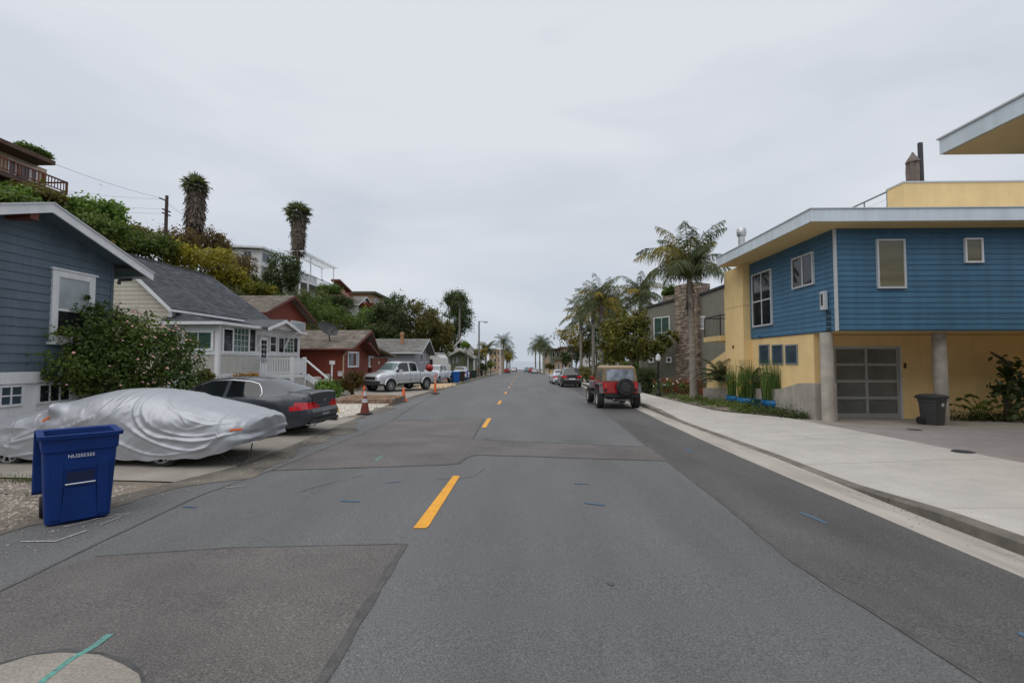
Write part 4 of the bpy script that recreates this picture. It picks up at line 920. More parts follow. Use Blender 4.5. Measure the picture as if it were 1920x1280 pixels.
# landing, rails and steps
YD0 = WX(481, 690, XPF).y; XD = W(549, 690, YD0).x; YD1 = WX(573, 690, XD).y; zd0 = W(515, 703, YD0).z; zd1 = W(515, 672, YD0).z
MB().box(XPF + .06, XD, YD0, YD1, zd0 - .16, zd0).build('landing', white_trim, h)
MB().box(XPF + .06, XD - .05, YD0 + .05, YD1 - .05, -.2, zd0 - .165).build('landing_skirt', cream_stucco, h)
rl = MB(); rl.beam((XPF + .06, YD0 + .04, zd1), (XD, YD0 + .04, zd1), .09, .06).beam((XPF + .06, YD0 + .04, zd0 + .1), (XD, YD0 + .04, zd0 + .1), .07, .05)
rl.beam((XD - .04, YD0 + .08, zd1), (XD - .04, YD1, zd1), .09, .06).build('railing', white_trim, h)
rail = h.children[-1]
nb = 13
for i in range(nb):
    x = lerp(XPF + .15, XD - .18, i / (nb - 1)); MB().box(x - .022, x + .022, YD0 + .018, YD0 + .062, zd0 + .12, zd1 - .03).build('baluster', white_trim, rail)
MB().box(XD - .025, XD - .005, YD0 + .14, YD1 - .1, zd0 + .06, zd1 - .06).build('rail_panel', white_trim, rail)
for y in (YD0 - .02, YD1 - .1): MB().box(XD - .13, XD + .03, y, y + .14, -.1, zd1 + .08).build('newel_post', white_trim, h)
st = MB(); n = 5
for i in range(n):
    x0 = XD + .03 + i * .3; z = zd0 - (i + 1) * zd0 * .85 / n; st.box(x0, x0 + .32, YD1 + .1, YD1 + 1.2, -.3, z)
st.build('steps', concrete, h)
MB().beam((XD + .02, YD1 + .07, zd1 - .1), (XD + 1.25, YD1 + .07, .75), .08, .08).beam((XD + .02, YD1 + .07, zd0 - .1), (XD + 1.25, YD1 + .07, .05), .06, .3).beam((XD + 1.22, YD1 + .07, -.1), (XD + 1.22, YD1 + .07, .8), .1, .1).build('stair_rail', white_trim, h)

# ================================================================= GABLE HOUSES FARTHER DOWN THE LEFT SIDE
def gable_house(t, axis, fo, bo, E0, K, E1, z0, wall, sh, trim, oh=.45, og=.5, rows=.2, wid=.35, seed=1, board=None, trimw=.16, both=False):
    """E0, K, E1: (a, z) of the near eave edge, the ridge and the far eave edge; fo/bo front and back ends of the roof"""
    T = (lambda a, b, z: (b, a, z)) if axis == 'x' else (lambda a, b, z: (a, b, z))
    sg = 1 if fo > bo else -1; fw = fo - sg * og; bw = bo + sg * og
    for i, E in enumerate((E0, E1)):
        MB().slab([T(K[0], fo, K[1]), T(E[0], fo, E[1]), T(E[0], bo, E[1]), T(K[0], bo, K[1])], .1).build('roof', sh, t)
        P = [(K[0], K[1] - .015), (E[0], E[1] - .015), (E[0], E[1] - .015 - trimw), (K[0], K[1] - .03 - trimw)]
        MB().prism(P, axis, min(fo, fo + sg * .05), max(fo, fo + sg * .05)).build('rake_board', trim, t)
        if i == 0 or both:
            shingles(t, T(E[0], fo, E[1] + .004), T(E[0], bo, E[1] + .004), T(K[0], fo, K[1] + .004), T(K[0], bo, K[1] + .004), rows, wid, sh, seed + i, th=.02)
    s0 = (K[1] - E0[1]) / (K[0] - E0[0]); s1 = (K[1] - E1[1]) / (E1[0] - K[0])
    a0, a1 = E0[0] + oh, E1[0] - oh; zt = lambda a: (K[1] - s0 * (K[0] - a) if a < K[0] else K[1] - s1 * (a - K[0])) - .12
    w = MB().prism([(a0, z0), (a1, z0), (a1, zt(a1)), (K[0], zt(K[0])), (a0, zt(a0))], axis, min(fw, bw), max(fw, bw)).build('wall', wall, t)
    if board: siding(w, wall, axis, fw, sg, lambda z: (max(a0, K[0] - (K[1] - .14 - z) / s0), min(a1, K[0] + (K[1] - .14 - z) / s1)), z0 + .4, K[1] - .3, board, t=.02)
    MB().tube([T(E0[0] - .04, fo, E0[1] - .06), T(E0[0] - .04, bo, E0[1] - .06)], .06, 6).build('gutter_pipe', trim, t)
    return fw, a0, a1
def yz(p): return (p.y, p.z)
xo = -17.0
t = thing('red_rear_house', 'taller rust red house behind the cream cottage with brown gable roof', 'house', (xo, 33, .8))
fw, a0, a1 = gable_house(t, 'x', xo, -27, yz(WX(499, 585, xo)), yz(WX(553, 554, xo)), yz(WX(594, 605, xo)), .4, red_wood, shingle_brown, red_dark, oh=.55, og=.6, seed=11, board=.3)
a = WX(544, 600, fw); b = WX(571.5, 602, fw); window(t, 'x', fw, 1, a.y, b.y, a.z - 1.6, a.z, white_trim, glass_curtain, nv=2, cas=.13, proud=.06)
v = WX(485, 573, -20); MB().box(-20.6, -20.2, v.y - .4, v.y + .4, v.z - .2, v.z + .06).build('roof_vent', dark_metal, t)
xo = -11.0
t = thing('red_front_house', 'low rust red house with a satellite dish on its brown shingle roof', 'house', (xo, 31, .5))
E0 = WX(661, 653, xo); K = WX(697, 619, xo); E1 = WX(711, 658, xo)
fw, a0, a1 = gable_house(t, 'x', xo, -19, yz(E0), yz(K), yz(E1), -.3, red_wood, shingle_brown, red_dark, oh=.5, og=.7, seed=13, board=.3)
for u0, u1, v0, v1 in ((651.5, 672, 659, 688.5), (690.5, 700.5, 661.5, 688.5)):
    a = WX(u0, v0, fw); b = WX(u1, v0, fw); window(t, 'x', fw, 1, a.y, b.y, WX((u0 + u1) / 2, v1, fw).z, WX((u0 + u1) / 2, v0, fw).z, white_trim, glass_curtain, nv=2, cas=.12, proud=.06, panes=[glass_dark, glass_curtain] if u0 < 660 else [glass_curtain, glass_dark])
MB().box(fw - .02, fw + .05, a1 - 3.05, a1 - 2.6, -.2, 3.4).build('post', red_dark, t)
MB().tube([(fw + .35, a0 - .15, E0.z - .1), (fw - .05, a0 - .06, E0.z - .45), (fw - .05, a0 - .06, -.1)], .05, 7).build('downpipe', M_('downpipe_tan', (.5, .38, .26)), t)
MB().slab([(fw + .8, K.y - .6, K.z - .9), (fw + .8, a1 + .25, E1.z - .25), (fw - 1, a1 + .25, E1.z - .25), (fw - 1, K.y - .6, K.z - .9)], .14).build('porch_beam', red_dark, t)
def roof_hit(u, v, E, K):
    d = ray(u, v); s_ = (K.z - E.z) / (K.y - E.y); t_ = (CAMZ - E.z + s_ * E.y) / (s_ * d.y - d.z); return Vector((d.x * t_, d.y * t_, CAMZ + d.z * t_))
sd = roof_hit(617, 640, E0, K) + Vector((0, -.25, .75)); SX = sd.x; r0 = MB().lathe((0, 0, 0), [(.02, 0), (.3, .03), (.55, .12), (.72, .22), (.74, .23), (.5, .14), (.02, .04)], 20, axis='z')
dish = r0.build('satellite_dish', dark_metal, t); off = LOC[t.name]; dish.data.transform(Matrix.Translation(off)); dish.location = sd - off; dish.rotation_euler = (R(58), R(32), R(15)); dish.scale = (.95, .62, 1)
MB().tube([(SX, sd.y + .1, sd.z), (SX + .05, sd.y + .3, sd.z - .85)], .04, 6).tube([(SX + .2, sd.y, sd.z - .1), (SX + 1.0, sd.y - .35, sd.z + .22)], .03, 6).box(SX + .9, SX + 1.15, sd.y - .45, sd.y - .25, sd.z + .17, sd.z + .31).build('dish_arm', dark_metal, t)
# low side porch of the red house (dark arched opening beyond)
x2 = -11.6; a = WX(712, 664, x2); b = WX(727, 668, x2)
MB().box(-18, x2, E1.y + .1, b.y, -.2, a.z - .3).build('side_porch', red_wood, t); MB().slab([(x2 + .6, E1.y - .1, a.z + .5), (x2 + .6, b.y + .5, a.z - .1), (-18, b.y + .5, a.z - .1), (-18, E1.y - .1, a.z + .5)], .12).build('porch_roof', shingle_brown, t)
p = WX(707, 680, fw); MB().lathe((fw + .1, p.y, p.z), [(.05, -.12), (.14, 0), (.05, .12)], 10).build('porch_lamp', globe_white, t)
xo = -11.0
t = thing('grey_house', 'pale grey house with a long grey roof behind the silver pickup', 'house', (xo, 54, 0))
E0 = WX(790, 661, xo); K = WX(805.5, 635, xo); E1 = WX(816, 665, xo)
fw, a0, a1 = gable_house(t, 'x', xo, WX(700, 635, -11).x - 9.5, yz(E0), yz(K), yz(E1), -.8, grey_wall, shingle_grey, grey_trim, oh=.6, og=.9, seed=17, rows=.3, wid=.6, board=.4)
for u0, u1 in ((786.5, 793), (796.5, 803)):
    a = WX(u0, 663, fw); b = WX(u1, 663, fw); window(t, 'x', fw, 1, a.y, b.y, WX(795, 680, fw).z, WX(795, 663, fw).z, white_trim, glass_dark, nv=2, cas=.14, proud=.06)
c = W(754, 634, K.y - 1.5); MB().lathe((c.x, c.y, c.z - .6), [(.2, 0), (.2, .9), (.25, .95), (.25, 1.25), (.15, 1.3)], 10).build('chimney', M_('terracotta', (.42, .2, .1)), t)
t = thing('white_shed', 'small white outbuilding with a dark doorway beside the grey house', 'shed', (-10.5, 60, -.5))
s0 = W(806, 665, 59); s1 = W(826, 665, 59)
MB().prism([(s0.x, -1), (s1.x + .4, -1), (s1.x, s0.z - .4), (s1.x - .5, s0.z + .15), (s0.x, s0.z + .1)], 'y', 59, 65).build('wall', white_wall, t)
d0 = W(806.5, 673, 58.96); d1 = W(811, 690, 58.96); MB().box(d0.x, d1.x, 58.93, 58.995, d1.z, d0.z).build('door', glass_dark, t)
MB().hexa([(s0.x - .1, 58.8, s0.z + .16), (s1.x - .4, 58.8, s0.z + .2), (s1.x - .4, 65, s0.z + .2), (s0.x - .1, 65, s0.z + .16), (s0.x - .1, 58.8, s0.z + .26), (s1.x - .4, 58.8, s0.z + .3), (s1.x - .4, 65, s0.z + .3), (s0.x - .1, 65, s0.z + .26)]).build('roof', white_wall, t)
def xz(p): return (p.x, p.z)
t = thing('white_gable_house', 'white house with steep pale gable rising behind the green cottage', 'house', (-12, 92, -1))
fw, a0, a1 = gable_house(t, 'y', 92, 104, xz(W(838, 661, 92)), xz(W(863, 636, 92)), xz(W(888, 661, 92)), -3, white_wall, shingle_grey, white_wall, oh=.3, og=.3, rows=.5, wid=1.0, seed=21, trimw=.3)
a = W(856, 642, 92); window(t, 'y', fw, -1, a.x, a.x + .9, a.z - 1.2, a.z, white_trim, glass_dark, cas=.1)
t = thing('olive_cottage', 'olive green cottage with a railed porch beyond the wheelie bins', 'house', (-11, 78, -1))
fw, a0, a1 = gable_house(t, 'y', 78, 88, xz(W(840, 667, 78)), xz(W(862, 656, 78)), xz(W(890, 670, 78)), -3, olive_wall, shingle_grey, M_('olive_trim', (.32, .34, .25)), oh=.4, og=.6, rows=.5, wid=1.0, seed=23, trimw=.2)
for u in (843, 850, 857):
    a = W(u, 668, 78.6); window(t, 'y', fw, -1, a.x - .25, a.x + .25, a.z - 1.3, a.z, olive_wall, glass_curtain, cas=.07)
pr_ = MB()
for i in range(9):
    x = W(879 + i * 2.2, 690, 77).x; pr_.box(x - .04, x + .04, 76.96, 77.04, zr(77), zr(77) + 1.1)
pr_.box(W(878, 690, 77).x, W(898, 690, 77).x, 76.95, 77.05, zr(77) + 1.05, zr(77) + 1.15); pr_.build('porch_railing', red_dark, t)
for u in (877.5, 889): x = W(u, 690, 77).x; MB().box(x - .08, x + .08, 76.9, 77.06, zr(77), W(u, 668, 77).z).build('porch_post', white_trim, t)
MB().slab([(W(876, 668, 76.8).x, 76.7, W(876, 669, 76.8).z), (W(893, 668, 76.8).x, 76.7, W(893, 672, 76.8).z), (W(893, 668, 76.8).x, 80, W(893, 672, 76.8).z), (W(876, 668, 76.8).x, 80, W(876, 669, 76.8).z)], .12).build('porch_roof', shingle_grey, t)

# far street ends
def block(name, label, u0, u1, v0, Y, dep, mat, roofm, nwin=(3, 2), over=.4, floors=None, wm=glass_dark):
    a = W(u0, v0, Y); b = W(u1, v0, Y); t = thing(name, label, 'building', ((a.x + b.x) / 2, Y, zr(Y)))
    MB().box(a.x, b.x, Y, Y + dep, zr(Y) - 1, a.z).build('wall', mat, t)
    MB().box(a.x - over, b.x + over, Y - over, Y + dep + over, a.z + .003, a.z + .3).build('roof', roofm, t)
    H_ = a.z - zr(Y); nx, nz = nwin
    for i in range(nx):
        for j in range(nz):
            x = lerp(a.x, b.x, (i + .5) / nx); z = zr(Y) + H_ * (j + .35) / nz; w = (b.x - a.x) / nx * .26; window(t, 'y', Y, -1, x - w, x + w, z, z + H_ / nz * .45, grey_trim, wm, cas=.08)
    # street side windows as well
    return t
block('pink_apartments', 'pinkish tan apartment block far down the left side', 917, 940, 656, 175, 14, tan_wall, tan_wall, (3, 3))
block('brown_house', 'brown two storey house with stacked eaves far down the right side', 1056, 1072, 652, 118, 8, tan_wall, brown_wood, (2, 2), .8)
block('brown_house', 'low brown garage wing beside the far brown house', 1044, 1058, 676, 112, 6, tan_wall, brown_wood, (2, 1), .6)
block('olive_building', 'dull olive house between the far palms and the brown house', 1034, 1058, 655, 128, 8, olive_wall, brown_wood, (3, 2), .7)
block('timber_house', 'ochre timber house partly behind the far right palms', 1019, 1036, 656, 140, 8, beige_wall, brown_wood, (2, 2), .6)
block('white_house', 'white house glimpsed behind palm trunks on the right', 1096, 1124, 653, 75, 6, white_wall, grey_trim, (3, 2), .3)
block('white_house', 'second white house glimpsed low between the trees on the right', 1148, 1166, 668, 62, 6, white_wall, grey_trim, (2, 1), .3)

# ================================================================= HOUSES ON THE BLUFF
XH = -33.0
t = thing('hilltop_house', 'tan hilltop house with a long redwood balcony at the upper left', 'house', (XH, 28, 11))
yE = WX(88, 320, XH).y; zt = WX(0, 283, XH).z; dz0 = WX(0, 318, XH + 1.9).z
MB().box(-42, XH, 18, yE, 8, zt).build('wall', beige_wall, t)
MB().box(-43, XH + 1.3, 17, WX(104, 313, XH + 1.3).y, zt + .004, zt + .28).build('roof', brown_wood, t)
for u0, u1 in ((14, 29), (30, 56), (57, 70)):
    a = WX(u0, 300, XH); b = WX(u1, 300, XH); window(t, 'x', XH, 1, a.y, b.y, dz0 + .15, zt - .25, white_trim, glass_blue, cas=.08, proud=.05)
XDk = XH + 1.9; yD = WX(125, 350, XDk).y
MB().box(XH + .01, XDk, 18, yD, dz0 - .3, dz0).build('balcony_floor', brown_wood, t)
br = MB(); zr1 = dz0 + .78
br.beam((XDk, 18, zr1), (XDk, yD, zr1), .1, .08).beam((XDk, 18, dz0 + .12), (XDk, yD, dz0 + .12), .07, .06).beam((XDk, yD, zr1), (XH - 2, yD, zr1), .1, .08).beam((XDk, yD, dz0 + .12), (XH - 2, yD, dz0 + .12), .07, .06)
n = 60
for i in range(n): y = lerp(18, yD, i / n); br.box(XDk - .02, XDk + .02, y - .02, y + .02, dz0 + .1, zr1)
for i in range(9): y = lerp(18, yD, i / 8); br.box(XDk - .05, XDk + .05, y - .05, y + .05, dz0, zr1 + .05)
br.build('balcony_railing', redwood_fence, t)
for y in (yD - .1, 25, 21): MB().box(XDk - .25, XDk - .1, y - .15, y, 7, dz0 - .3).build('balcony_post', brown_wood, t)
t = thing('white_hill_house', 'white flat roofed house on the bluff left of the second palm', 'house', (XH, 57, 11))
yF = WX(489, 500, XH).y; zt = WX(489, 467, XH).z; yB = WX(510, 480, XH).y; xl_ = W(422, 470, yF).x
MB().box(xl_, XH, yF, yB, 8, zt).build('wall', white_wall, t)
MB().hexa([(xl_ - .5, yF - .6, zt + .3), (XH + .6, yF - .6, zt + .003), (XH + .6, yB + .6, zt + .003), (xl_ - .5, yB + .6, zt + .3), (xl_ - .5, yF - .6, zt + .55), (XH + .6, yF - .6, zt + .25), (XH + .6, yB + .6, zt + .25), (xl_ - .5, yB + .6, zt + .55)]).build('roof', white_trim, t)
a = W(456, 470, yF); b = W(473, 482, yF); window(t, 'y', yF, -1, a.x, b.x, b.z, a.z, white_trim, glass_blue, nv=2, cas=.1)
a = WX(491, 474, XH); b = WX(505, 476, XH); window(t, 'x', XH, 1, a.y, b.y, WX(498, 494, XH).z, WX(498, 474, XH).z, white_trim, glass_blue, nv=2, cas=.1)
MB().box(XH, XH + 1, yF + .3, yB - .3, WX(498, 499, XH).z - .25, WX(498, 499, XH).z).build('ledge', white_trim, t)
t = thing('pergola_house', 'white bluff house with a curved balcony under an open pergola', 'house', (XH, 72, 12))
yA = WX(566, 510, XH).y; yB = WX(612, 510, XH).y; yC = WX(630, 510, XH).y; zf = WX(566, 523, XH).z; ztp = WX(566, 497, XH).z
MB().box(-41, XH - 2.2, yA, yC - 2.5, 9, ztp).build('wall', white_wall, t)
MB().prism([(XH - 2.19, yA), (XH - .4, yA + .2), (XH, yA + 2), (XH + .1, (yA + yC) / 2), (XH, yC - 1), (XH - .6, yC), (XH - 2.19, yC)], 'z', zf - .35, zf).build('balcony_floor', white_trim, t)
rr = MB(); pts = [(XH - .4, yA + .2), (XH, yA + 2), (XH + .1, (yA + yC) / 2), (XH, yC - 1), (XH - .6, yC)]
rr.tube([(x, y, zf + 1.0) for x, y in pts], .06, 6)
for (x0, y0), (x1, y1) in zip(pts[:-1], pts[1:]):
    for i in range(10): rr.tube([(lerp(x0, x1, i / 10), lerp(y0, y1, i / 10), zf), (lerp(x0, x1, i / 10), lerp(y0, y1, i / 10), zf + 1)], .03, 4, cap=False)
rr.build('balcony_railing', rail_grey, t)
for i, (x, y) in enumerate(pts): MB().box(x - .1, x + .1, y - .1, y + .1, 8, zf - .35).build('balcony_post', white_trim, t)
pg = MB(); zg = WX(612, 499, XH).z + .3
for y in (yA + 3.2, yC - .6): pg.box(XH - .3, XH - .15, y, y + .15, zf, zg); pg.box(XH - 2.4, XH - 2.25, y, y + .15, zf, zg)
pg.beam((XH - .2, yA, zg + .08), (XH - .2, yC, zg + .08), .12, .16); pg.beam((XH - 2.3, yA, zg + .08), (XH - 2.3, yC, zg + .08), .12, .16)
for i in range(14): y = lerp(yA, yC, i / 13); pg.beam((XH + .3, y, zg + .24), (XH - 2.8, y, zg + .24), .09, .14)
pg.build('pergola', white_trim, t)
a = W(569, 505, yA); MB().box(XH - 2.18, XH - 2.15, yA + 1, yA + 3.5, zf + .1, zf + 2.2).build('glass_door', glass_blue, t)
MB().box(-36, XH - 2.2, yA - .03, yA - .001, zf + 1.0, zf + 2.1).build('window', glass_dark, t)
t = thing('pink_terraces', 'pink stepped hillside house with little chimneys below the pergola', 'house', (XH, 86, 12))
for i in range(5):
    u = 634 + i * 7.5; y = WX(u, 550, XH).y; z = WX(u, 541 + i * 6.5, XH).z; y2 = WX(u + 8.5, 550, XH).y
    MB().box(-40, XH + .5 - i * .1, y, y2 - .02, 8, z).build('terrace', pink_wall, t)
    MB().box(XH + .51, XH + .56, y + .6, y2 - .8, z - 2.2, z - .8).build('window', glass_dark, t)
    MB().box(XH - .5, XH + .1, y2 - 1.0, y2 - .3, z + .004, z + 1.0).build('chimney', red_dark, t)
y = WX(631, 545, XH).y; z = WX(630, 531, XH).z; MB().slab([(XH + 1, y - 1, z + .6), (XH + 1, WX(650, 545, XH).y, z - .6), (-33.6, WX(650, 545, XH).y, z - .6), (-33.6, y - 1, z + .6)], .3).build('roof', red_dark, t)
t = thing('grey_roof_house', 'small hillside house with grey gable roof above the red flowers', 'house', (-30, 100, 11))
fw, a0, a1 = gable_house(t, 'x', -30, -38, (WX(672, 570, -30).y, WX(672, 571, -30).z), (WX(688, 556, -30).y, WX(688, 556, -30).z), (WX(697, 570, -30).y, WX(697, 570, -30).z), 7, white_wall, shingle_grey, white_trim, rows=.6, wid=1.2, seed=31)
a = WX(683, 566, fw); window(t, 'x', fw, 1, a.y, a.y + 1.6, a.z - 1.2, a.z, white_trim, glass_dark, cas=.12)
t = thing('tan_hill_house', 'tan flat roofed hillside house partly hidden by the dark trees', 'house', (-30, 118, 11))
y0, y1 = WX(697, 560, -30).y, WX(734, 560, -30).y; z = WX(715, 559, -30).z
MB().box(-38, -30, y0, y1, 6, z).build('wall', tan_wall, t); MB().box(-39, -29, y0 - 1, y1 + 1, z + .003, z + .4).build('roof', M_('roof_moss', (.10, .095, .06), rough=.9), t)
for i in range(3): y = lerp(y0, y1, (i + .3) / 3); window(t, 'x', -30, 1, y, y + 3, z - 2.2, z - .6, white_trim, glass_dark, nv=2, cas=.12)

# ================================================================= VEGETATION
def frond_mesh(name, seed, L, e0, e1, nl, ll, mat, wd=.035, hang=.5):
    """feather frond growing along +X from the origin: rachis and two rows of leaflets"""
    rng = np.random.default_rng(seed); N = 14; P = [np.zeros(3)]; T = []
    for i in range(N):
        e = R(lerp(e0, e1, (i / (N - 1)) ** 1.25)); d = np.array([math.cos(e), 0, math.sin(e)]); T.append(d); P.append(P[-1] + d * L / N)
    P = np.array(P); V = []; Fq = []
    for i in range(N):
        r0 = .03 * (1 - i / N) + .006; r1 = .03 * (1 - (i + 1) / N) + .006; b = len(V)
        V += [P[i] + (0, -r0, 0), P[i] + (0, r0, 0), P[i + 1] + (0, r1, 0), P[i + 1] + (0, -r1, 0)]; Fq.append((b, b + 1, b + 2, b + 3))
        b = len(V); V += [P[i] + (0, 0, -r0), P[i] + (0, 0, r0), P[i + 1] + (0, 0, r1), P[i + 1] + (0, 0, -r1)]; Fq.append((b, b + 1, b + 2, b + 3))
    for k in range(nl):
        s = .12 + .88 * k / nl; x = s * N; i = min(int(x), N - 1); p = P[i] + (P[i + 1] - P[i]) * (x - i); t = T[i]
        le = ll * math.sin(PI * min(1, .12 + s * .86)) ** .7
        for sd in (-1, 1):
            d = t * rng.uniform(.3, .7) + np.array([0, sd * rng.uniform(.6, 1), 0]) + np.array([0, 0, -rng.uniform(.0, hang) - .1 * s])
            d /= np.linalg.norm(d); d2 = d + np.array([0, 0, -hang * rng.uniform(.6, 1.3)]); d2 /= np.linalg.norm(d2)
            m1 = p + d * le * .5; m2 = m1 + d2 * le * .5; w = np.cross(d, rng.normal(size=3)); w /= np.linalg.norm(w); w *= wd / 2; b = len(V)
            V += [p - w * .5, p + w * .5, m1 + w, m1 - w, m2 + w * .15, m2 - w * .15]; Fq += [(b, b + 1, b + 2, b + 3), (b + 3, b + 2, b + 4, b + 5)]
    return npmesh(name, V, Fq, mat)
FR = {}
def fronds(kind, mat, L, ll, nl, seed=0, wd=.032, hang=1.05):
    key = (kind, mat.name, L)
    if key not in FR:
        FR[key] = [frond_mesh('frond', seed + i, L, e0, e1, nl, ll, mat, wd, hang) for i, (e0, e1) in enumerate([(84, 10), (70, -30), (52, -62), (28, -78), (2, -82)])]
    return FR[key]
def palm(label, base, ztop, rb, rt, L, n, mats, ll=.55, nl=46, seed=0, lean=(0, 0), group=None, name='queen_palm', skirt=0, low=None):
    rg = random.Random(seed); x, y, z = base; t = thing(name, label, 'palm tree', base, group=group); H_ = ztop - z
    m = MB(); N = 16; pts = []; rad = []
    for i in range(N + 1):
        s = i / N; pts.append((x + lean[0] * s * s, y + lean[1] * s * s, z - .1 + (H_ + .1) * s)); rad.append(lerp(rb, rt, s) * (1 + .04 * (i % 2)) + (rb * .35 if i == 0 else 0))
    m.tube(pts, rad, 12).build('trunk', palm_bark, t, smooth=True)
    if skirt:
        sk = MB(); tx, ty, tz = pts[-1]
        for i in range(skirt):
            a = rg.uniform(0, 6.3); h0 = rg.uniform(.05, 1.3); q = Vector((math.cos(a), math.sin(a), 0)); p0 = Vector((tx, ty, tz - h0)) + q * rt
            sk.beam(p0, p0 + q * rg.uniform(.04, .16) + Vector((0, 0, rg.uniform(-.75, -.2))), rg.uniform(.03, .07), .012)
        sk.build('dead_sheaths', thatch, t, kind='stuff', fix=False)
    top = Vector(pts[-1]) - Vector(base)
    for i in range(n):
        k = min(4, int(i / n * 5)) if not low else min(low, int(i / n * (low + 1)))
        fm = fronds('q', mats[rg.randrange(len(mats))], L, ll, nl)[k]
        o = obj('frond', fm, t); o.location = top + Vector((0, 0, lerp(.12, -.12, i / n))); o.rotation_euler = (0, rg.uniform(-.12, .12), i * 2.39996 + rg.uniform(-.3, .3)); s = rg.uniform(.82, 1.1); o.scale = (s, s, s)
    return t
def fan_mesh(seed, r, nb, mat, fold=.25):
    rng = np.random.default_rng(seed); V = []; Fq = []; pl = r * .75
    V += [(0, -.02, 0), (0, .02, 0), (pl, .012, .03), (pl, -.012, .03)]; Fq.append((0, 1, 2, 3))
    for i in range(nb):
        a = lerp(-1.9, 1.9, i / (nb - 1)); d = np.array([math.cos(a), math.sin(a), rng.uniform(-.12, .06)]); ln = r * rng.uniform(.8, 1.05) * (1 - .25 * abs(a) / 1.9); p = np.array([pl, 0, .03])
        m_ = p + d * ln * .6; e_ = p + d * ln + np.array([0, 0, -fold * ln * rng.uniform(.4, 1.2)]); w = np.cross(d, [0, 0, 1]); w = w / np.linalg.norm(w) * r * .085; b = len(V)
        V += [p, m_ + w, m_ + w * -1, e_]; Fq += [(b, b + 1, b + 3, b + 2)]
    return npmesh('frond', V, Fq, mat)
FANS = [fan_mesh(i, 1.0, 14, lf_fan) for i in range(3)]
def fan_palm(label, base, ztop, rs0, rs1, zs0, crown, seed, group=None, rt=.28, n=30):
    """fan palm with a skirt of dead fronds hanging round the trunk from ztop down to zs0"""
    rg = random.Random(seed); t = thing('fan_palm', label, 'palm tree', base, group=group); x, y, z = base
    MB().tube([(x, y, z - .5), (x, y, ztop)], [rt * 1.2, rt], 10).build('trunk', palm_bark, t, smooth=True)
    if rs0:
        sk = MB(); H_ = ztop - zs0 + .3
        for i in range(1000):
            s = rg.random(); a = rg.uniform(0, 6.283); zz = zs0 + H_ * s + .2; rr = lerp(rs0, rs1, s) * rg.uniform(.35, .95); q = Vector((math.cos(a), math.sin(a), 0)); p0 = Vector((x, y, zz)) + q * rr * .75
            sk.beam(p0, p0 + q * rr * rg.uniform(.15, .45) + Vector((0, 0, -rg.uniform(.35, .95))), rg.uniform(.07, .2), .02, up=q)
        sk.build('dead_frond_skirt', thatch, t, kind='stuff', fix=False)
        MB().lathe((x, y, 0), [(rs0 * .45, zs0 + .3), (rs0 * .75, zs0 + .8), (rs1 * .75, ztop - .3), (.2, ztop)], 14).build('skirt_core', thatch, t)
    for i in range(n):
        o = obj('frond', FANS[i % 3], t); e = lerp(80, -38, (i / n) ** .8) + rg.uniform(-8, 8); o.rotation_euler = (rg.uniform(-.4, .4), -R(e), i * 2.39996); o.location = (0, 0, ztop - z); s = crown * rg.uniform(.5, .62); o.scale = (s, s, s)
    return t
def tree(name, label, cat, base, blobs, n, size, mat, seed, trunk=.2, limbs=4, group=None, clumps=120, spread=.2, inner=.4, tm=bark, aspect=.55):
    """blobs given relative to the base"""
    rg = random.Random(seed); t = thing(name, label, cat, base, group=group)
    me = leafcloud(seed, blobs, n, size, clumps=clumps, spread=spread, inner=inner, mat=mat, aspect=aspect); obj('crown', me, t)
    if trunk:
        m = MB(); bx = np.array(blobs); cz = bx[:, 2].min(); hz = max(.3, cz * .75); b0 = Vector(base)
        m.tube([b0 + Vector((0, 0, -.4)), b0 + Vector((0, 0, hz * .5)), b0 + Vector((rg.uniform(-.1, .1), 0, hz))], [trunk * 1.2, trunk, trunk * .8], 9)
        for i in range(limbs):
            b = blobs[i % len(blobs)]; e = b0 + Vector(b[:3]) + Vector((rg.uniform(-.4, .4) * b[3], rg.uniform(-.4, .4) * b[4], .3 * b[5])); s = b0 + Vector((0, 0, hz * rg.uniform(.7, .98))); mid = s.lerp(e, .5) + Vector((rg.uniform(-.15, .15), rg.uniform(-.15, .15), .1)) * b[3]
            m.tube([s, mid, e], [trunk * .6, trunk * .38, trunk * .12], 6)
        m.build('trunk', tm, t, smooth=True)
    return t
PX = F
def shrub_at(u, v, ru, rv, X, mat, label, seed, n=2600, size=.28, name='hill_shrub', group=None, cat='shrub', Y=None, trunk=.1, lumps=5, dep=1.0, clumps=90):
    c = WX(u, v, X) if Y is None else W(u, v, Y); s = c.y / PX; rx = ru * s; rz = rv * s; rg = random.Random(seed); zb = terr(c.x, c.y)
    base = (c.x, c.y, min(zb, c.z - rz * .5)); bl = [(0, 0, c.z - base[2], rx * .75, rx * .75 * dep, rz * .8)]
    for i in range(lumps):
        a = rg.uniform(0, 6.28); bl.append((math.cos(a) * rx * .55, math.sin(a) * rx * .55 * dep, c.z - base[2] + rg.uniform(-.45, .55) * rz, rx * .45, rx * .45 * dep, rz * .45))
    return tree(name, label, cat, base, bl, n, size, mat, seed, trunk=trunk, group=group, clumps=clumps)

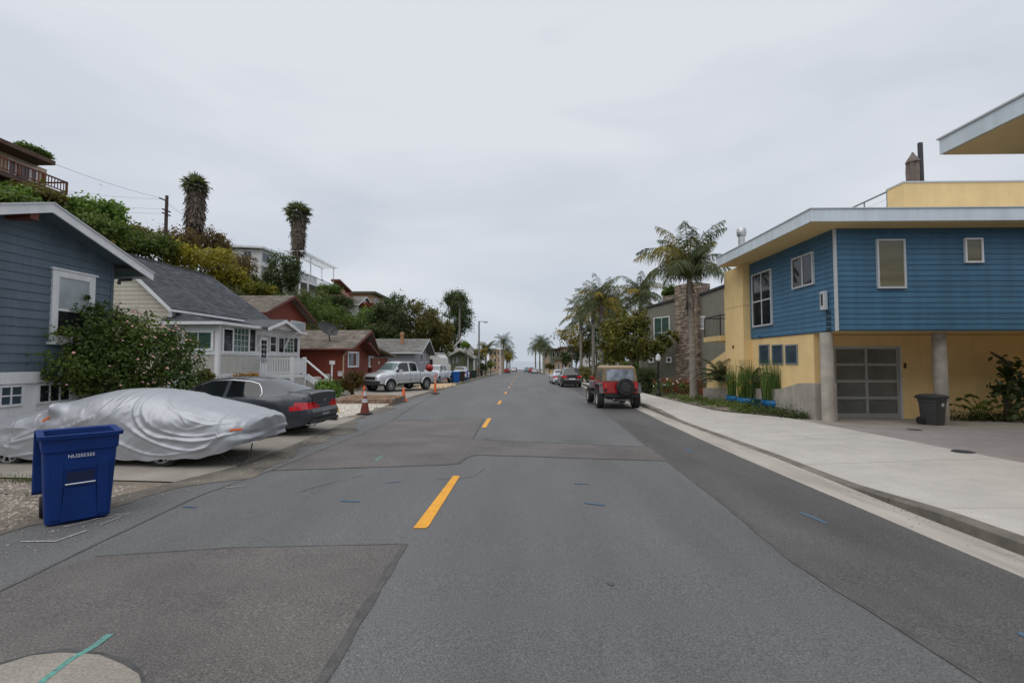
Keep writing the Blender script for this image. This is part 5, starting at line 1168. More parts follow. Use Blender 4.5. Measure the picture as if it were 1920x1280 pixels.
# --- street palms on the right
p = G(1301, 749, .22); Y0 = p.y; zb = zr(Y0) + .18
main = palm('queen palm with a slender grey trunk standing in front of the stone chimney', (p.x, p.y, zb), W(1297, 522, Y0).z, .185, .11, 3.0, 26, [lf_palm, lf_palm, lf_palm, lf_palm, lf_palm_y], ll=.8, nl=74, seed=4, lean=(-.12, 0), skirt=46, low=2)
rp_ = [(1127, 570, 43, 7.3, 3.0, 'queen palm with pale trunk, the nearer of two side by side behind the red jeep'), (1112, 578, 48, 7.4, 3.0, 'queen palm second of two pale trunks behind the red jeep'), (1089, 600, 58, 7.3, 3.2, 'queen palm with drooping yellowed fronds leaning over the street'), (1201, 560, 39, 10.0, 2.3, 'queen palm rising behind the broad leaved tree by the sage house'), (1152, 578, 54, 10.6, 3.0, 'queen palm crown behind the broad leaved street tree')]
for i, (u, v, Y, X, L, lab) in enumerate(rp_):
    x = W(u, v, Y).x; palm(lab, (x, Y, zr(Y) + .1), W(u, v, Y).z, .2, .14, L * 1.1, 36, [lf_palm_y, lf_palm] if i == 2 else [lf_palm, lf_palm, lf_palm_y], ll=.8, nl=44, seed=20 + i, group='queen palms along the right pavement', skirt=30)
FP = 'palms at the far end of the street'
for i, (u, v, Y, lab) in enumerate([(1012, 645, 122, 'far palm, rightmost of the group at the end of the street on the right'), (1004, 655, 140, 'far palm, leftmost of the right group at the street end'), (1020, 650, 112, 'far bushy palm close to the ochre timber house'), (944, 643, 118, 'tall far palm above the left kerb beside the white pole'), (950, 660, 135, 'shorter far palm just right of the tall left one'), (956, 668, 155, 'small far palm closest to the sea on the left')]):
    c = W(u, v, Y); palm(lab, (c.x, Y, zr(Y)), c.z, .24, .17, 3.4, 34, [lf_palm], ll=.95, nl=30, seed=40 + i, group=FP)
c = W(911, 664, 93); palm('bushy low palm behind the street lamp', (c.x, 93, zr(93)), c.z + .6, .25, .2, 3.0, 26, [lf_palm, lf_palm_y], ll=.8, nl=28, seed=50)
# broad leaved tree and hedges on the right
c = W(1183, 640, 33); b = (c.x, 33, zr(33) + .12)
tree('street_tree', 'broad leaved street tree with yellowing leaves behind the red jeep', 'tree', b, [(-.2, 0, 3.6, 1.7, 1.6, 1.5), (-.9, .3, 4.3, 1.2, 1.2, 1.1), (.9, -.2, 3.0, 1.3, 1.2, .7), (1.9, -.4, 3.1, 1.0, .7, .6), (-1.4, 0, 3.0, 1.1, 1.1, 1.0), (.3, .1, 5.0, 1.0, 1.0, .8), (2.6, -.6, 3.7, .6, .5, .5)], 9500, .23, leafmat('leaf_magnolia', (.085, .10, .022), (.19, .175, .03)), 61, trunk=.11, limbs=7, clumps=210, spread=.17, tm=palm_bark)
def hedge(label, x0, x1, y0, y1, z0, z1, mat, seed, n=6000, size=.11):
    rng = np.random.default_rng(seed); bl = []
    for i in range(46): bl.append((rng.uniform(x0, x1), rng.uniform(y0, y1), rng.uniform(z0 + .2, z1 - .15), .28, .28, .25))
    t = thing('hedge', label, 'hedge', ((x0 + x1) / 2, (y0 + y1) / 2, z0)); o = LOC[t.name]
    me = leafcloud(seed, [(a - o.x, b_ - o.y, c_ - o.z, d, e_, f) for a, b_, c_, d, e_, f in bl], n, size, clumps=420, spread=.35, inner=.5, mat=mat, name='foliage'); obj('foliage', me, t); return t
a = W(1201, 740, 30); b_ = W(1232, 740, 30); hedge('clipped dark hedge between the red jeep and the lamp post', a.x, b_.x, 30, 31.6, zr(30) + .1, W(1215, 690, 30).z, lf_dark, 71)
a = W(1090, 710, 47); b_ = W(1117, 710, 47); hedge('low brown green hedge beside the parked dark car', a.x, b_.x + .6, 46.5, 52, zr(47) + .1, W(1100, 686, 47).z, lf_olive, 72, size=.16)
hedge('tall dark hedge behind the two palm trunks', 8.4, 14, 50, 52, zr(50), 2.2, lf_dark, 73, n=5000, size=.22)
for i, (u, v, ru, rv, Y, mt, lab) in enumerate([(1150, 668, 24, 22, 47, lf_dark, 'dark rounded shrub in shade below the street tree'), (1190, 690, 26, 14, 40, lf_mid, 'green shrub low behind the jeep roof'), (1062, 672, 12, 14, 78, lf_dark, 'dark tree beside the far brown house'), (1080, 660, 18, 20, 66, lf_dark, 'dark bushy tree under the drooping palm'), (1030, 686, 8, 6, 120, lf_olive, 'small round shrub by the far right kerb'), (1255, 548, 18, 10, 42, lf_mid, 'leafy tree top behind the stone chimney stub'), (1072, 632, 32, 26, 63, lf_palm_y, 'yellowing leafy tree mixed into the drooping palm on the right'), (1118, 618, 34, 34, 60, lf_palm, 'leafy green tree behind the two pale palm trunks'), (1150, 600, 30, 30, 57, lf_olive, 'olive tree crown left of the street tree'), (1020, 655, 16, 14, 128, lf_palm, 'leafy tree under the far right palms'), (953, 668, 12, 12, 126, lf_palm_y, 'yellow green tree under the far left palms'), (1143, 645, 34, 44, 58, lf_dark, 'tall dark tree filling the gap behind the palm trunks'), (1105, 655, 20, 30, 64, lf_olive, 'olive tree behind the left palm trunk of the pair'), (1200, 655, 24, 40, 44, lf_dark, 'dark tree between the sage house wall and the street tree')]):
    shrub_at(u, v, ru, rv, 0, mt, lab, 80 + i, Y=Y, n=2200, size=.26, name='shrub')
# front planting by the planter wall
def blades(label, base, n, L, mat, seed, e=(75, 15), name='sago_palm', cat='plant', up=.0):
    rg = random.Random(seed); t = thing(name, label, cat, base); fm = fronds('s%d' % seed, mat, L, L * .2, 34, seed, wd=.022, hang=.15)
    for i in range(n):
        o = obj('frond', fm[min(3, int(i / n * 4))], t); o.rotation_euler = (0, 0, i * 2.39996); s = rg.uniform(.75, 1.15); o.scale = (s, s, s); o.location = (0, 0, up)
    return t
c = W(1350, 722, 20.5); blades('spiky dark sago palm behind the planter wall', (c.x, 20.5, c.z - .1), 30, 1.35, lf_palm, 5, up=.25)
c = W(1411, 722, 18.4); blades('yellow green cycad rising behind the reed pots', (9.45 if c.x > 9.3 else c.x, 18.4, c.z - .2), 14, 1.0, lf_palm_y, 6, up=.2)
al = thing('agave', 'dark arching strap leaved plant between the reed pots', 'plant', (9.15, 17.2, .4)); 
for k, (uu, vv) in enumerate([((1412, 712), (1455, 703)), ((1414, 716), (1463, 712)), ((1410, 705), (1432, 692))]):
    a = W(*uu, 17.4); b_ = W(*vv, 16.9); mid = a.lerp(b_, .55) + Vector((0, 0, .16)); MB().tube([a - Vector((0, 0, .5)), a, mid, b_], [.03, .045, .04, .008], 5).build('leaf', lf_dark, al)
c = W(1272, 722, 27.6)
t = tree('flower_bed', 'flowering shrubs with red and white blooms in front of the redwood fence', 'flower bed', (c.x, 27.6, zr(27.6) + .1), [(x, -x * .75, .45, .5, .4, .4) for x in (-.9, -.3, .3, .9, 1.5)], 2600, .1, lf_mid, 91, trunk=0)
rg = random.Random(5); fl = [MB(), MB()]
for i in range(60):
    x = rg.uniform(-1.3, 1.9); k = i % 3 == 0; r = rg.uniform(.03, .06); cx, cy, cz = c.x + x, 27.6 - x * .75 - rg.uniform(.2, .5), zr(27.6) + .1 + rg.uniform(.25, .95); fl[k].lathe((cx, cy, cz), [(r * .3, -r), (r, 0), (r * .3, r)], 5)
fl[0].build('red_blooms', petal_red, t, kind='stuff'); fl[1].build('white_blooms', globe_white, t, kind='stuff')
# plants by the carport wall
p = G(1832, 786, .1); t = thing('philodendron', 'split leaved philodendron fanning out beside the grey bin', 'plant', (p.x, 14.7, zr(14.7) + .1))
rg = random.Random(9); sm_ = MB()
for k, (u, v) in enumerate([(1790, 757), (1806, 748), (1822, 742), (1846, 756), (1860, 752), (1838, 764), (1815, 763), (1872, 760)]):
    e = W(u, v, 14.6 + rg.uniform(-.25, .25)); b0 = Vector((p.x, 14.7, zr(14.7) + .1)); sm_.tube([b0, b0.lerp(e, .5) + Vector((0, 0, .12)), e], [.018, .014, .01], 5)
    V = []; Fq = []
    dd = (e - b0).normalized(); sd = dd.cross(Vector((0, 0, 1))).normalized()
    for j in range(9):
        a = lerp(-1.5, 1.5, j / 8); q = dd * math.cos(a) + sd * math.sin(a) + Vector((0, 0, -.35)); w = q.cross(Vector((0, 0, 1))).normalized() * .035; L_ = .28 * (1 - .25 * abs(a) / 1.5); b1 = len(V)
        V += [e - q * .02, e + q * L_ * .6 + w, e + q * L_ + Vector((0, 0, -.05)), e + q * L_ * .6 - w]; Fq.append((b1, b1 + 1, b1 + 2, b1 + 3))
    off = LOC[t.name]; me = npmesh('leaf', [tuple(Vector(q) - off) for q in V], Fq, lf_bright if k in (3, 4, 5) else lf_mid); obj('leaf', me, t)
sm_.build('stems', lf_mid, t, fix=False)
base = W(1893, 790, 14.6); pts = [W(1893, 790, 14.6), W(1888, 745, 14.6), W(1897, 705, 14.6), W(1890, 680, 14.6), W(1858, 660, 14.6)]
t = thing('climbing_plant', 'dark large leaved climbing plant against the carport end wall', 'plant', (base.x, 14.6, base.z))
MB().tube(pts, [.11, .09, .06, .05, .03], 8).build('stem', bark, t, smooth=True)
off = LOC[t.name]; bl = [(q.x - off.x, q.y - off.y, q.z - off.z, r, r * .8, r) for q, r in [(W(1858, 664, 14.5), .14), (W(1873, 672, 14.5), .22), (W(1893, 685, 14.4), .32), (W(1880, 720, 14.4), .4), (W(1900, 715, 14.4), .42), (W(1905, 770, 14.4), .45), (W(1885, 735, 14.3), .35), (W(1915, 740, 14.4), .4)]]
obj('leaves', leafcloud(95, [(a_, b_, c_, d_ * .62, e_ * .62, f_ * .7) for a_, b_, c_, d_, e_, f_ in bl], 330, .19, clumps=60, spread=.4, inner=.5, mat=lf_dark, aspect=.75, name='leaves'), t)
p = W(1740, 640, 15.2)

# --- rose bush in front of the slate house
RB = [(118, 668, 11.0, .75, .7), (150, 625, 11.5, .8, .7), (190, 612, 12.0, .75, .55), (165, 680, 11.6, .95, .85), (225, 640, 12.3, .95, .8), (235, 690, 12.2, 1.0, .9), (282, 635, 12.8, .8, .6), (300, 680, 12.8, .95, .9), (335, 655, 13.2, .65, .6), (345, 695, 13.3, .6, .7), (200, 715, 11.9, .9, .6), (130, 700, 11.2, .7, .45), (320, 720, 12.9, .8, .6), (175, 590, 11.9, .3, .35), (160, 575, 11.6, .12, .3)]
cs = [(W(u, v, Y), rx, rz) for u, v, Y, rx, rz in RB]; base = (cs[4][0].x, 12.2, .05)
t = thing('rose_bush', 'big rambling rose bush with pale pink blooms against the slate blue wall', 'rose bush', base)
me = leafcloud(101, [(c.x - base[0], c.y - base[1], c.z - base[2], r, r * .75, rz) for c, r, rz in cs], 21000, .105, clumps=700, spread=.16, inner=.62, mat=lf_rose, name='foliage'); obj('foliage', me, t)
V = np.empty(len(me.vertices) * 3, dtype=np.float32); me.vertices.foreach_get('co', V); V = V.reshape(-1, 3)[::4] + np.array(base)
m = MB(); rg = random.Random(3)
for i in range(9):
    c = cs[i % len(cs)][0]; m.tube([(base[0] + rg.uniform(-1.2, 1.2), base[1] + rg.uniform(-.9, .9), .0), (c.x, c.y, c.z - .2), (c.x + rg.uniform(-.5, .5), c.y + rg.uniform(-.4, .4), c.z + .6)], [.035, .02, .006], 5)
m.build('stems', bark, t)
Dv = V - np.array([0, 0, CAMZ]); Yv = V[:, 1]
def petalbloom(c, r, rg):
    m = MB()
    for k in range(7):
        a = k * .9; q = Vector((math.cos(a) * r * .5, math.sin(a) * r * .5, rg.uniform(-.3, .3) * r)); nrm = Vector((math.cos(a), math.sin(a), .8)).normalized(); s = nrm.orthogonal().normalized(); b2 = nrm.cross(s); p0 = Vector(c) + q
        m.add([p0 - s * r * .6, p0 + b2 * r * .6 + nrm * r * .2, p0 + s * r * .6, p0 - b2 * r * .6 + nrm * r * .2], [(0, 1, 2, 3)])
    m.lathe(c, [(r * .2, -r * .5), (r * .6, 0), (r * .2, r * .5)], 6); return m
for (u, v) in [(249, 583), (254, 586), (262, 588), (239, 603), (275, 610), (248, 611), (273, 631), (270, 634), (325, 620), (343, 622), (350, 628), (349, 637), (357, 637), (291, 632), (310, 627), (307, 611), (300, 613), (330, 611), (318, 618), (324, 654), (334, 653), (138, 661), (136, 663), (265, 646), (270, 699), (341, 697), (268, 716), (278, 719), (290, 717), (317, 718), (226, 722), (125, 721), (206, 686), (367, 667), (314, 690), (287, 668), (258, 673), (230, 638), (362, 645), (335, 616)]:
    d = ray(u, v); d = np.array([d.x, d.y, d.z]) / d.y; px = Dv - d[None, :] * Yv[:, None]; dist = np.linalg.norm(px, axis=1); ok = np.where(dist < .16)[0]
    yy = Yv[ok].min() - .02 if len(ok) else 12.2
    c = W(u, v, yy); petalbloom(c, rg.uniform(.024, .044), rg).build('rose_bloom', petal_pink, t, fix=False)
shrub_at(388, 712, 20, 22, 0, lf_olive, 'small pale leaved rose shrub by the corner of the cream cottage', 103, Y=14.6, n=1500, size=.1, name='shrub')
shrub_at(460, 706, 27, 5, 0, lf_rust, 'rusty red succulents along the foot of the cream cottage', 104, Y=18.8, n=1300, size=.08, name='shrub', trunk=0)
shrub_at(612, 735, 34, 20, 0, lf_bright, 'fresh green perennials in the red house front yard', 105, Y=24.2, n=3000, size=.14, name='shrub', trunk=0)
shrub_at(596, 712, 20, 6, 0, lf_red, 'magenta flowers at the foot of the red house wall', 106, Y=27.5, n=700, size=.1, name='shrub', trunk=0)
shrub_at(661, 716, 23, 25, 0, leafmat('leaf_orange', (.07, .06, .016), (.16, .09, .02)), 'rounded orange tipped bush beside the silver pickup', 107, Y=25.6, n=4200, size=.1, name='shrub', clumps=200)
shrub_at(634, 724, 16, 14, 0, lf_mid, 'dark green shrub between the sign post and the orange tipped bush', 108, Y=26, n=2000, size=.13, name='shrub')
gt = MB(); rg = random.Random(8)
for (u, v, n_) in ((8, 900, 50), (45, 905, 140), (95, 903, 90), (60, 936, 12)):
    c = G(u, v)
    for i in range(n_):
        x, y = c.x + rg.gauss(0, .16), c.y + rg.gauss(0, .07); z = max(zr(y), terr(x, y)); a = rg.uniform(0, 6.3); hh = rg.uniform(.03, .1); w = .006
        gt.add([(x - w * math.cos(a), y - w * math.sin(a), z), (x + w * math.cos(a), y + w * math.sin(a), z), (x + rg.uniform(-.04, .04), y + rg.uniform(-.04, .04), z + hh)], [(0, 1, 2)])
gt.build('weeds', grass_m, None, fix=False, label='tufts of weeds in the gravel behind the blue bin', kind='stuff')

# --- the bluff: ground brush, then the shrubs one can tell apart
rng = np.random.default_rng(77)
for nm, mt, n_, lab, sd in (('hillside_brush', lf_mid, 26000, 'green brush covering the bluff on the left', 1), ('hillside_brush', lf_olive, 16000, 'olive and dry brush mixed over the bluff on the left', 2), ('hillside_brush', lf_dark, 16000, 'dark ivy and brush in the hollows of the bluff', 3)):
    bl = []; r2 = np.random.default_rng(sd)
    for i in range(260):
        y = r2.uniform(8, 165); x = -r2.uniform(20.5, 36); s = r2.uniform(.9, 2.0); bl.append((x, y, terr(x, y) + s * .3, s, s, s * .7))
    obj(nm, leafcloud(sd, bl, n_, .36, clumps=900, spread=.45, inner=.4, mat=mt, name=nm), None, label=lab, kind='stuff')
HS = [(182, 392, 48, 24, -31, lf_bright, 'bright green leafy tree on the bluff left of the wooden pole'), (140, 388, 22, 20, -31, lf_bright, 'bright green fringed plant right of the hilltop balcony'), (195, 432, 52, 32, -28, lf_mid, 'mid green bush above the slate blue roof'), (242, 440, 34, 26, -32, lf_olive, 'olive bush on the bluff top left of the wooden pole'),
      (286, 462, 44, 22, -29, lf_mid, 'green bush above the dark shingle roof'), (333, 452, 44, 30, -33, lf_brown, 'brown dry bush at the foot of the left skirted palm'), (392, 458, 42, 30, -33, lf_brown, 'brown dry bush right of the left skirted palm'), (440, 498, 44, 34, -31, lf_brown, 'dark brown bush on the slope left of the white hill house'),
      (378, 486, 58, 24, -27, lf_yellow, 'yellow green bush just above the dark shingle roof ridge'), (432, 516, 36, 24, -26, lf_yellow, 'yellow green bush at the right end of the shingle roof'), (476, 541, 30, 13, -24, leafmat('leaf_lime', (.14, .15, .015), (.22, .21, .02)), 'lime yellow bush just above the brown roof'), (505, 546, 14, 10, -24, lf_yellow, 'small lime bush right of the lime yellow one'),
      (528, 516, 34, 46, -29, lf_dark, 'dark green conifer below the second skirted palm'), (474, 530, 18, 14, -29, lf_dark, 'dark shrub below the white hill house'), (588, 566, 36, 26, -28, lf_mid, 'green bush below the pergola house'), (612, 543, 30, 10, -30, lf_mid, 'low green hedge at the foot of the curved balcony'),
      (645, 572, 30, 22, -29, lf_dark, 'dark shrub on the slope below the pink terraces'), (612, 590, 34, 26, -25, lf_mid, 'green shrub above the red rear house eave'), (660, 605, 34, 20, -24, lf_mid, 'green shrub above the satellite dish roof'), (690, 590, 26, 20, -26, lf_bright, 'brighter green shrub below the red flowers'),
      (681, 572, 12, 7, -30, lf_red, 'bougainvillea with dull red flowers below the grey hillside roof'), (697, 575, 10, 8, -29, lf_red, 'bright red bougainvillea on the slope at the right of the red flowers'), (18, 366, 40, 16, -30, lf_bright, 'light green bush below the hilltop balcony at the frame edge'), (72, 366, 42, 16, -30, lf_olive, 'dark olive bush below the hilltop balcony'), (52, 285, 34, 10, -46, lf_mid, 'tree showing above the hilltop house roof'), (40, 390, 60, 20, -27, lf_mid, 'green bushes just above the slate house ridge'), (625, 566, 24, 10, -32, lf_olive, 'olive bush under the balcony posts')]
for i, (u, v, ru, rv, X, mt, lab) in enumerate(HS):
    shrub_at(u, v, ru, rv, X, mt, lab, 200 + i, n=int(2200 + 45 * ru) if 'conifer' not in lab else 9000, size=.24 if X > -35 else .35, group='shrubs on the bluff', cat='shrub', lumps=9, clumps=170)
# large trees behind the grey house
for i, (u, v, ru, rv, Y, mt, lab) in enumerate([(735, 592, 46, 46, 66, lf_dark, 'big dark oak with pointed top behind the grey house, left of three'), (786, 606, 42, 46, 70, lf_olive, 'olive toned oak behind the grey house, middle of three'), (824, 626, 26, 38, 72, lf_olive, 'smaller oak at the right end behind the grey house'), (720, 625, 34, 26, 62, lf_dark, 'dark shrubby oak close behind the grey roof')]):
    c = W(u, v, Y); s = Y / PX; zb = zr(Y) + .5; rx, rz = ru * s, rv * s; rg = random.Random(i); bl = [(0, 0, c.z - zb, rx * .7, rx * .7, rz * .75)]
    for k in range(9): a = rg.uniform(0, 6.28); q = rg.uniform(.35, .75); bl.append((math.cos(a) * rx * q, math.sin(a) * rx * q, c.z - zb + rg.uniform(-.75, .75) * rz, rx * .36, rx * .36, rz * .3))
    tree('oak_tree', lab, 'tree', (c.x, Y, zb), bl, 14000, .28, mt, 300 + i, trunk=.3, limbs=8, clumps=260, spread=.18, group='oaks behind the grey house')
c = W(850, 600, 112); s = 112 / PX; zb = zr(112); rg = random.Random(12); bl = []
for k in range(44):
    v = rg.uniform(552, 668); wdt = np.interp(v, [548, 570, 610, 650], [6, 16, 24, 30]); u = 853 + rg.uniform(-1, 1) * wdt + (v - 550) * .12; q = W(u, v, 112); bl.append((q.x - c.x, rg.uniform(-2, 2), q.z - zb, 1.8, 1.8, 1.1))
tree('cypress_tree', 'tall ragged dark cypress standing above the oaks near the street lamp', 'tree', (c.x, 112, zb), bl, 20000, .38, lf_dark, 310, trunk=.45, limbs=10, clumps=380, spread=.3, inner=.2)
c = W(861, 566, 100); fan_palm('thin tall fan palm with a bare reddish trunk before the dark cypress', (c.x + .1, 100, zr(100)), c.z, 0, 0, 0, 2.3, 5, rt=.17, n=24)
for (u, uw_, vt, vs0, X, lab, sd) in ((368, 34, 352, 432, -33.5, 'skirted fan palm on the bluff by the wooden pole, the nearer one', 1), (560, 31, 402, 478, -34, 'skirted fan palm on the bluff above the dark conifer, the farther one', 2)):
    c = WX(u, vt, X); s = c.y / PX; zs = WX(u, vs0, X).z; fan_palm(lab, (c.x, c.y, terr(c.x, c.y) - .5), c.z, uw_ * s * (.46 if sd == 2 else .6), uw_ * s * .6, zs, 52 * s * .6, sd, group='fan palms on the bluff')
for i, (u, v, ru, rv, Y, mt, lab) in enumerate([(872, 648, 9, 8, 76.5, lf_bright, 'bright green shrub in front of the white gable'), (900, 668, 14, 14, 96, lf_olive, 'olive bush behind the street lamp pole'), (920, 682, 12, 7, 105, lf_mid, 'green shrub along the far left kerb'), (905, 688, 10, 7, 92, lf_dark, 'dark shrub by the far left kerb behind the lamp')]):
    shrub_at(u, v, ru, rv, 0, mt, lab, 330 + i, Y=Y, n=1500, size=.3, name='shrub')

# ================================================================= VEHICLES
SIDE_T = [0, .18, .38, .55, .7, .82, .92, 1]; SIDE_Y = [.955, .985, 1.0, 1.0, .99, .975, .955, .925]
GREEN_G = [.08, .5, .9, 1.0]; ROOF_Q = [.3, .65, 1.0]
def carbody(t, S, mats, n=70, glass=car_glass, lightglass=None):
    """loft of cross sections; local x forward from the rear end, y to the left, z up"""
    L = S['L']; xs = sorted(set([round(L * i / n, 4) for i in range(n + 1)] + [round(x, 4) for x in S['extra']] + [.03, .08, .15, L - .03, L - .08, L - .15]))
    I = lambda k, x: float(np.interp(x, [p[0] for p in S[k]], [p[1] for p in S[k]]))
    rows = []; wh = S['wheels']; Ra = S['Ra']; zw = S['r']
    for x in xs:
        zl = I('zl', x)
        for xw in wh:
            d = abs(x - xw)
            if d < Ra: zl = max(zl, zw + math.sqrt(Ra * Ra - d * d) - .01)
        zs = I('zs', x); z_r = I('zr', x); w = I('W', x); wr = I('wr', x); zl = min(zl, zs - .08)
        P = []
        for tt, yy in zip(SIDE_T, SIDE_Y):
            xo = 0
            if x <= .031: xo = -S.get('bump', .06) * math.exp(-((tt - .3) / .25) ** 2)
            if x >= L - .031: xo = S.get('bump', .06) * math.exp(-((tt - .3) / .3) ** 2)
            P.append((x + xo, w * yy, zl + (zs - zl) * tt))
        w1 = w * .9
        for g in GREEN_G: P.append((x, lerp(w1, wr, g), zs + (z_r - zs) * g))
        for q in ROOF_Q: P.append((x, wr * (1 - q), z_r + S.get('crown', .03) * (1 - (1 - q) ** 2)))
        rows.append(P)
    k = len(rows[0]); N = len(xs); V = []; 
    for P in rows:
        V += P; V += [(x, -y, z) for x, y, z in P[:-1]]
    st = 2 * k - 1
    def vi(i, j, s): return i * st + (j if s > 0 else (k + j if j < k - 1 else k - 1))
    F_ = {}
    for i in range(N - 1):
        xm = (xs[i] + xs[i + 1]) / 2
        for j in range(k - 1):
            for s in (1, -1):
                f = (vi(i, j, s), vi(i + 1, j, s), vi(i + 1, j + 1, s), vi(i, j + 1, s)); f = f if s < 0 else f[::-1]
                key = S['cls'](xm, j, k); F_.setdefault(key + ('|L' if s > 0 else '|R') if key in ('tail_light', 'head_light', 'window') else key, []).append(f)
    cols = [-1, -.86, -.62, -.4, 0, .4, .62, .86, 1]
    for end in (0, N - 1):
        for j in range(k - 2):
            a0, b0 = V[vi(end, j, 1)], V[vi(end, j + 1, 1)]
            for c in range(len(cols) - 1):
                q = []
                for (p, cc) in ((a0, cols[c]), (a0, cols[c + 1]), (b0, cols[c + 1]), (b0, cols[c])): V.append((p[0], p[1] * cc, p[2])); q.append(len(V) - 1)
                key = S['cap'](end == 0, j, abs(cols[c] + cols[c + 1]) / 2); key += ('|L' if cols[c] + cols[c + 1] > 0 else '|R') if key in ('tail_light', 'head_light') else ''; F_.setdefault(key, []).append(tuple(q) if end else tuple(q[::-1]))
    out = {}
    order = ['body'] + [q for q in F_ if q != 'body']
    for key in order:
        if key not in F_: continue
        used = sorted({v for f in F_[key] for v in f}); mp_ = {v: i for i, v in enumerate(used)}; m = MB(); m.v = [V[u] for u in used]; m.f = [tuple(mp_[v] for v in f) for f in F_[key]]
        out[key] = (m.build(key.split('|')[0], mats[key.split('|')[0]], t, smooth=True, fix=False))
    return out
def wheel_mesh(r, w, rimr, spokes, rim_mat, tyre_mat=rubber):
    ty = MB().lathe((0, 0, 0), [(rimr, -w / 2), (r * .93, -w / 2), (r, -w / 2 + .03), (r, w / 2 - .03), (r * .93, w / 2), (rimr, w / 2), (rimr, -w / 2)], 28, cap=False, axis='y')
    rm = MB().lathe((0, 0, 0), [(rimr, w / 2 - .01), (rimr - .025, w / 2 - .005), (rimr - .03, w / 2 - .05)], 28, cap=False, axis='y').lathe((0, 0, 0), [(rimr, -w / 2 + .01), (rimr - .025, -w / 2 + .005), (rimr - .03, -w / 2 + .05)], 28, cap=False, axis='y')
    rm.lathe((0, 0, 0), [(.01, -w * .42), (.07, -w * .4), (.07, w * .4), (.01, w * .42)], 12, axis='y')
    for i in range(spokes):
        a = 2 * PI * i / spokes; d = Vector((math.cos(a), 0, math.sin(a)))
        for s in (-1, 1): rm.beam(d * .05 + Vector((0, s * w * .36, 0)), d * (rimr - .015) + Vector((0, s * w * .40, 0)), .065 if spokes < 7 else .035, .03, up=(0, 1, 0))
    return ty, rm
def add_wheels(t, xs, y, r, w, rimr, spokes=5, rim_mat=alu, z=None):
    ty, rm = wheel_mesh(r, w, rimr, spokes, rim_mat); first = None
    for x in xs:
        for s in (-1, 1):
            if not first:
                first = ty.build('wheel', rubber, t, smooth=True); rm.build('rim', rim_mat, first, smooth=True)
                MB().lathe((0, 0, 0), [(.01, -.02), (rimr - .02, -.02), (rimr - .02, .02), (.01, .02)], 20, axis='y').build('brake_disc', dark_metal, first); o = first
            else: o = copy_tree(first, t)
            o.location = (x, s * y, r if z is None else z)
def underbody(t, x0, x1, w, z0, z1): MB().box(x0, x1, -w, w, z0, z1).build('underbody', black, t)
def vehicle(name, label, cat, x, y, z, heading, group=None):        # heading: angle of local +x in the ground plane
    return thing(name, label, cat, (x, y, z), heading, group, world=False)

# --- dark grey sedan, nose to the house
SEDAN = dict(L=4.75, r=.33, Ra=.375, wheels=[1.02, 3.87], extra=[.62, .66, 1.15, 1.42, 1.45, 2.22, 2.32, 3.05, 3.35, 3.7, 3.75], bump=.085, crown=.035,
    W=[(0, .62), (.05, .71), (.15, .79), (.4, .86), (1.0, .89), (2.4, .885), (4.1, .875), (4.45, .82), (4.65, .7), (4.75, .55)],
    zl=[(0, .38), (.12, .29), (.6, .2), (4.1, .19), (4.6, .2), (4.75, .3)],
    zs=[(0, .95), (.1, .985), (.5, .99), (1.0, .97), (2.0, .93), (3.0, .92), (3.6, .88), (4.3, .78), (4.65, .66), (4.75, .55)],
    zr=[(0, 1.05), (.05, 1.085), (.3, 1.09), (.58, 1.1), (.62, 1.11), (1.42, 1.385), (1.8, 1.43), (2.3, 1.45), (2.8, 1.42), (3.0, 1.37), (3.75, .98), (4.3, .86), (4.65, .73), (4.75, .6)],
    wr=[(0, .60), (.5, .64), (.62, .60), (1.42, .5), (1.8, .53), (2.8, .54), (3.1, .55), (3.75, .66), (4.5, .6), (4.75, .45)])
def sedan_cls(x, j, k):
    nS = len(SIDE_T) - 1
    if j in (3, 4) and x < (.40, .30)[j - 3]: return 'tail_light'
    if j in (4, 5) and x > 4.35: return 'head_light'
    if j == nS + 1 or j == nS + 2:
        if 1.15 + (.12 if j == nS + 1 else .26) < x + .0 < 2.22 or 2.32 < x < (3.5 if j == nS + 1 else 3.2): return 'window'
    if j > nS + 2 + 1 - 1 and j >= nS + 4:
        if .66 < x < 1.40 and j < k: return 'rear_window'
        if 3.06 < x < 3.7: return 'windscreen'
    return 'body'
SEDAN['cls'] = sedan_cls
SEDAN['cap'] = lambda rear, j, c: ('tail_light' if rear and ((j == 3 and c > .5) or (j == 4 and c > .7)) else 'body')
def cmats(paint, glass=car_glass): return {'body': paint, 'tail_light': lamp_red, 'head_light': lamp_clear, 'window': glass, 'rear_window': glass, 'windscreen': glass}
sg = G(560, 800, .3)
sx, sy = -5.28, 12.05
t = vehicle('grey_sedan', 'dark grey four door sedan parked nose to the cream cottage, rear towards the street', 'car', sx, sy, zr(11.9) + .01, PI - R(6))
pb = carbody(t, SEDAN, cmats(paint_grey), n=90)
add_wheels(t, SEDAN['wheels'], .775, .33, .215, .235, 5, alu); underbody(t, .35, 4.5, .7, .2, .5)
MB().box(-.075, -.055, -.16, .16, .50, .63).build('number_plate', plate_m, t); tx = text_part('7KXD291', .075, dark_metal, t, (-.079, 0, .565), (PI / 2, 0, -PI / 2), ext=.001)
em = MB()
for i in range(16): a = 2 * PI * i / 16; em.v += [(-.035, math.cos(a) * .07, .87 + math.sin(a) * .04), (-.035, math.cos(a) * .052, .87 + math.sin(a) * .025)]
for i in range(16): em.f.append((2 * i, 2 * i + 1, (2 * i + 3) % 32, (2 * i + 2) % 32))
em.build('emblem', chrome, t, fix=False)
MB().box(-.09, .02, -.62, .62, .325, .41).build('lower_valance', dark_metal, t, bevel=.01)
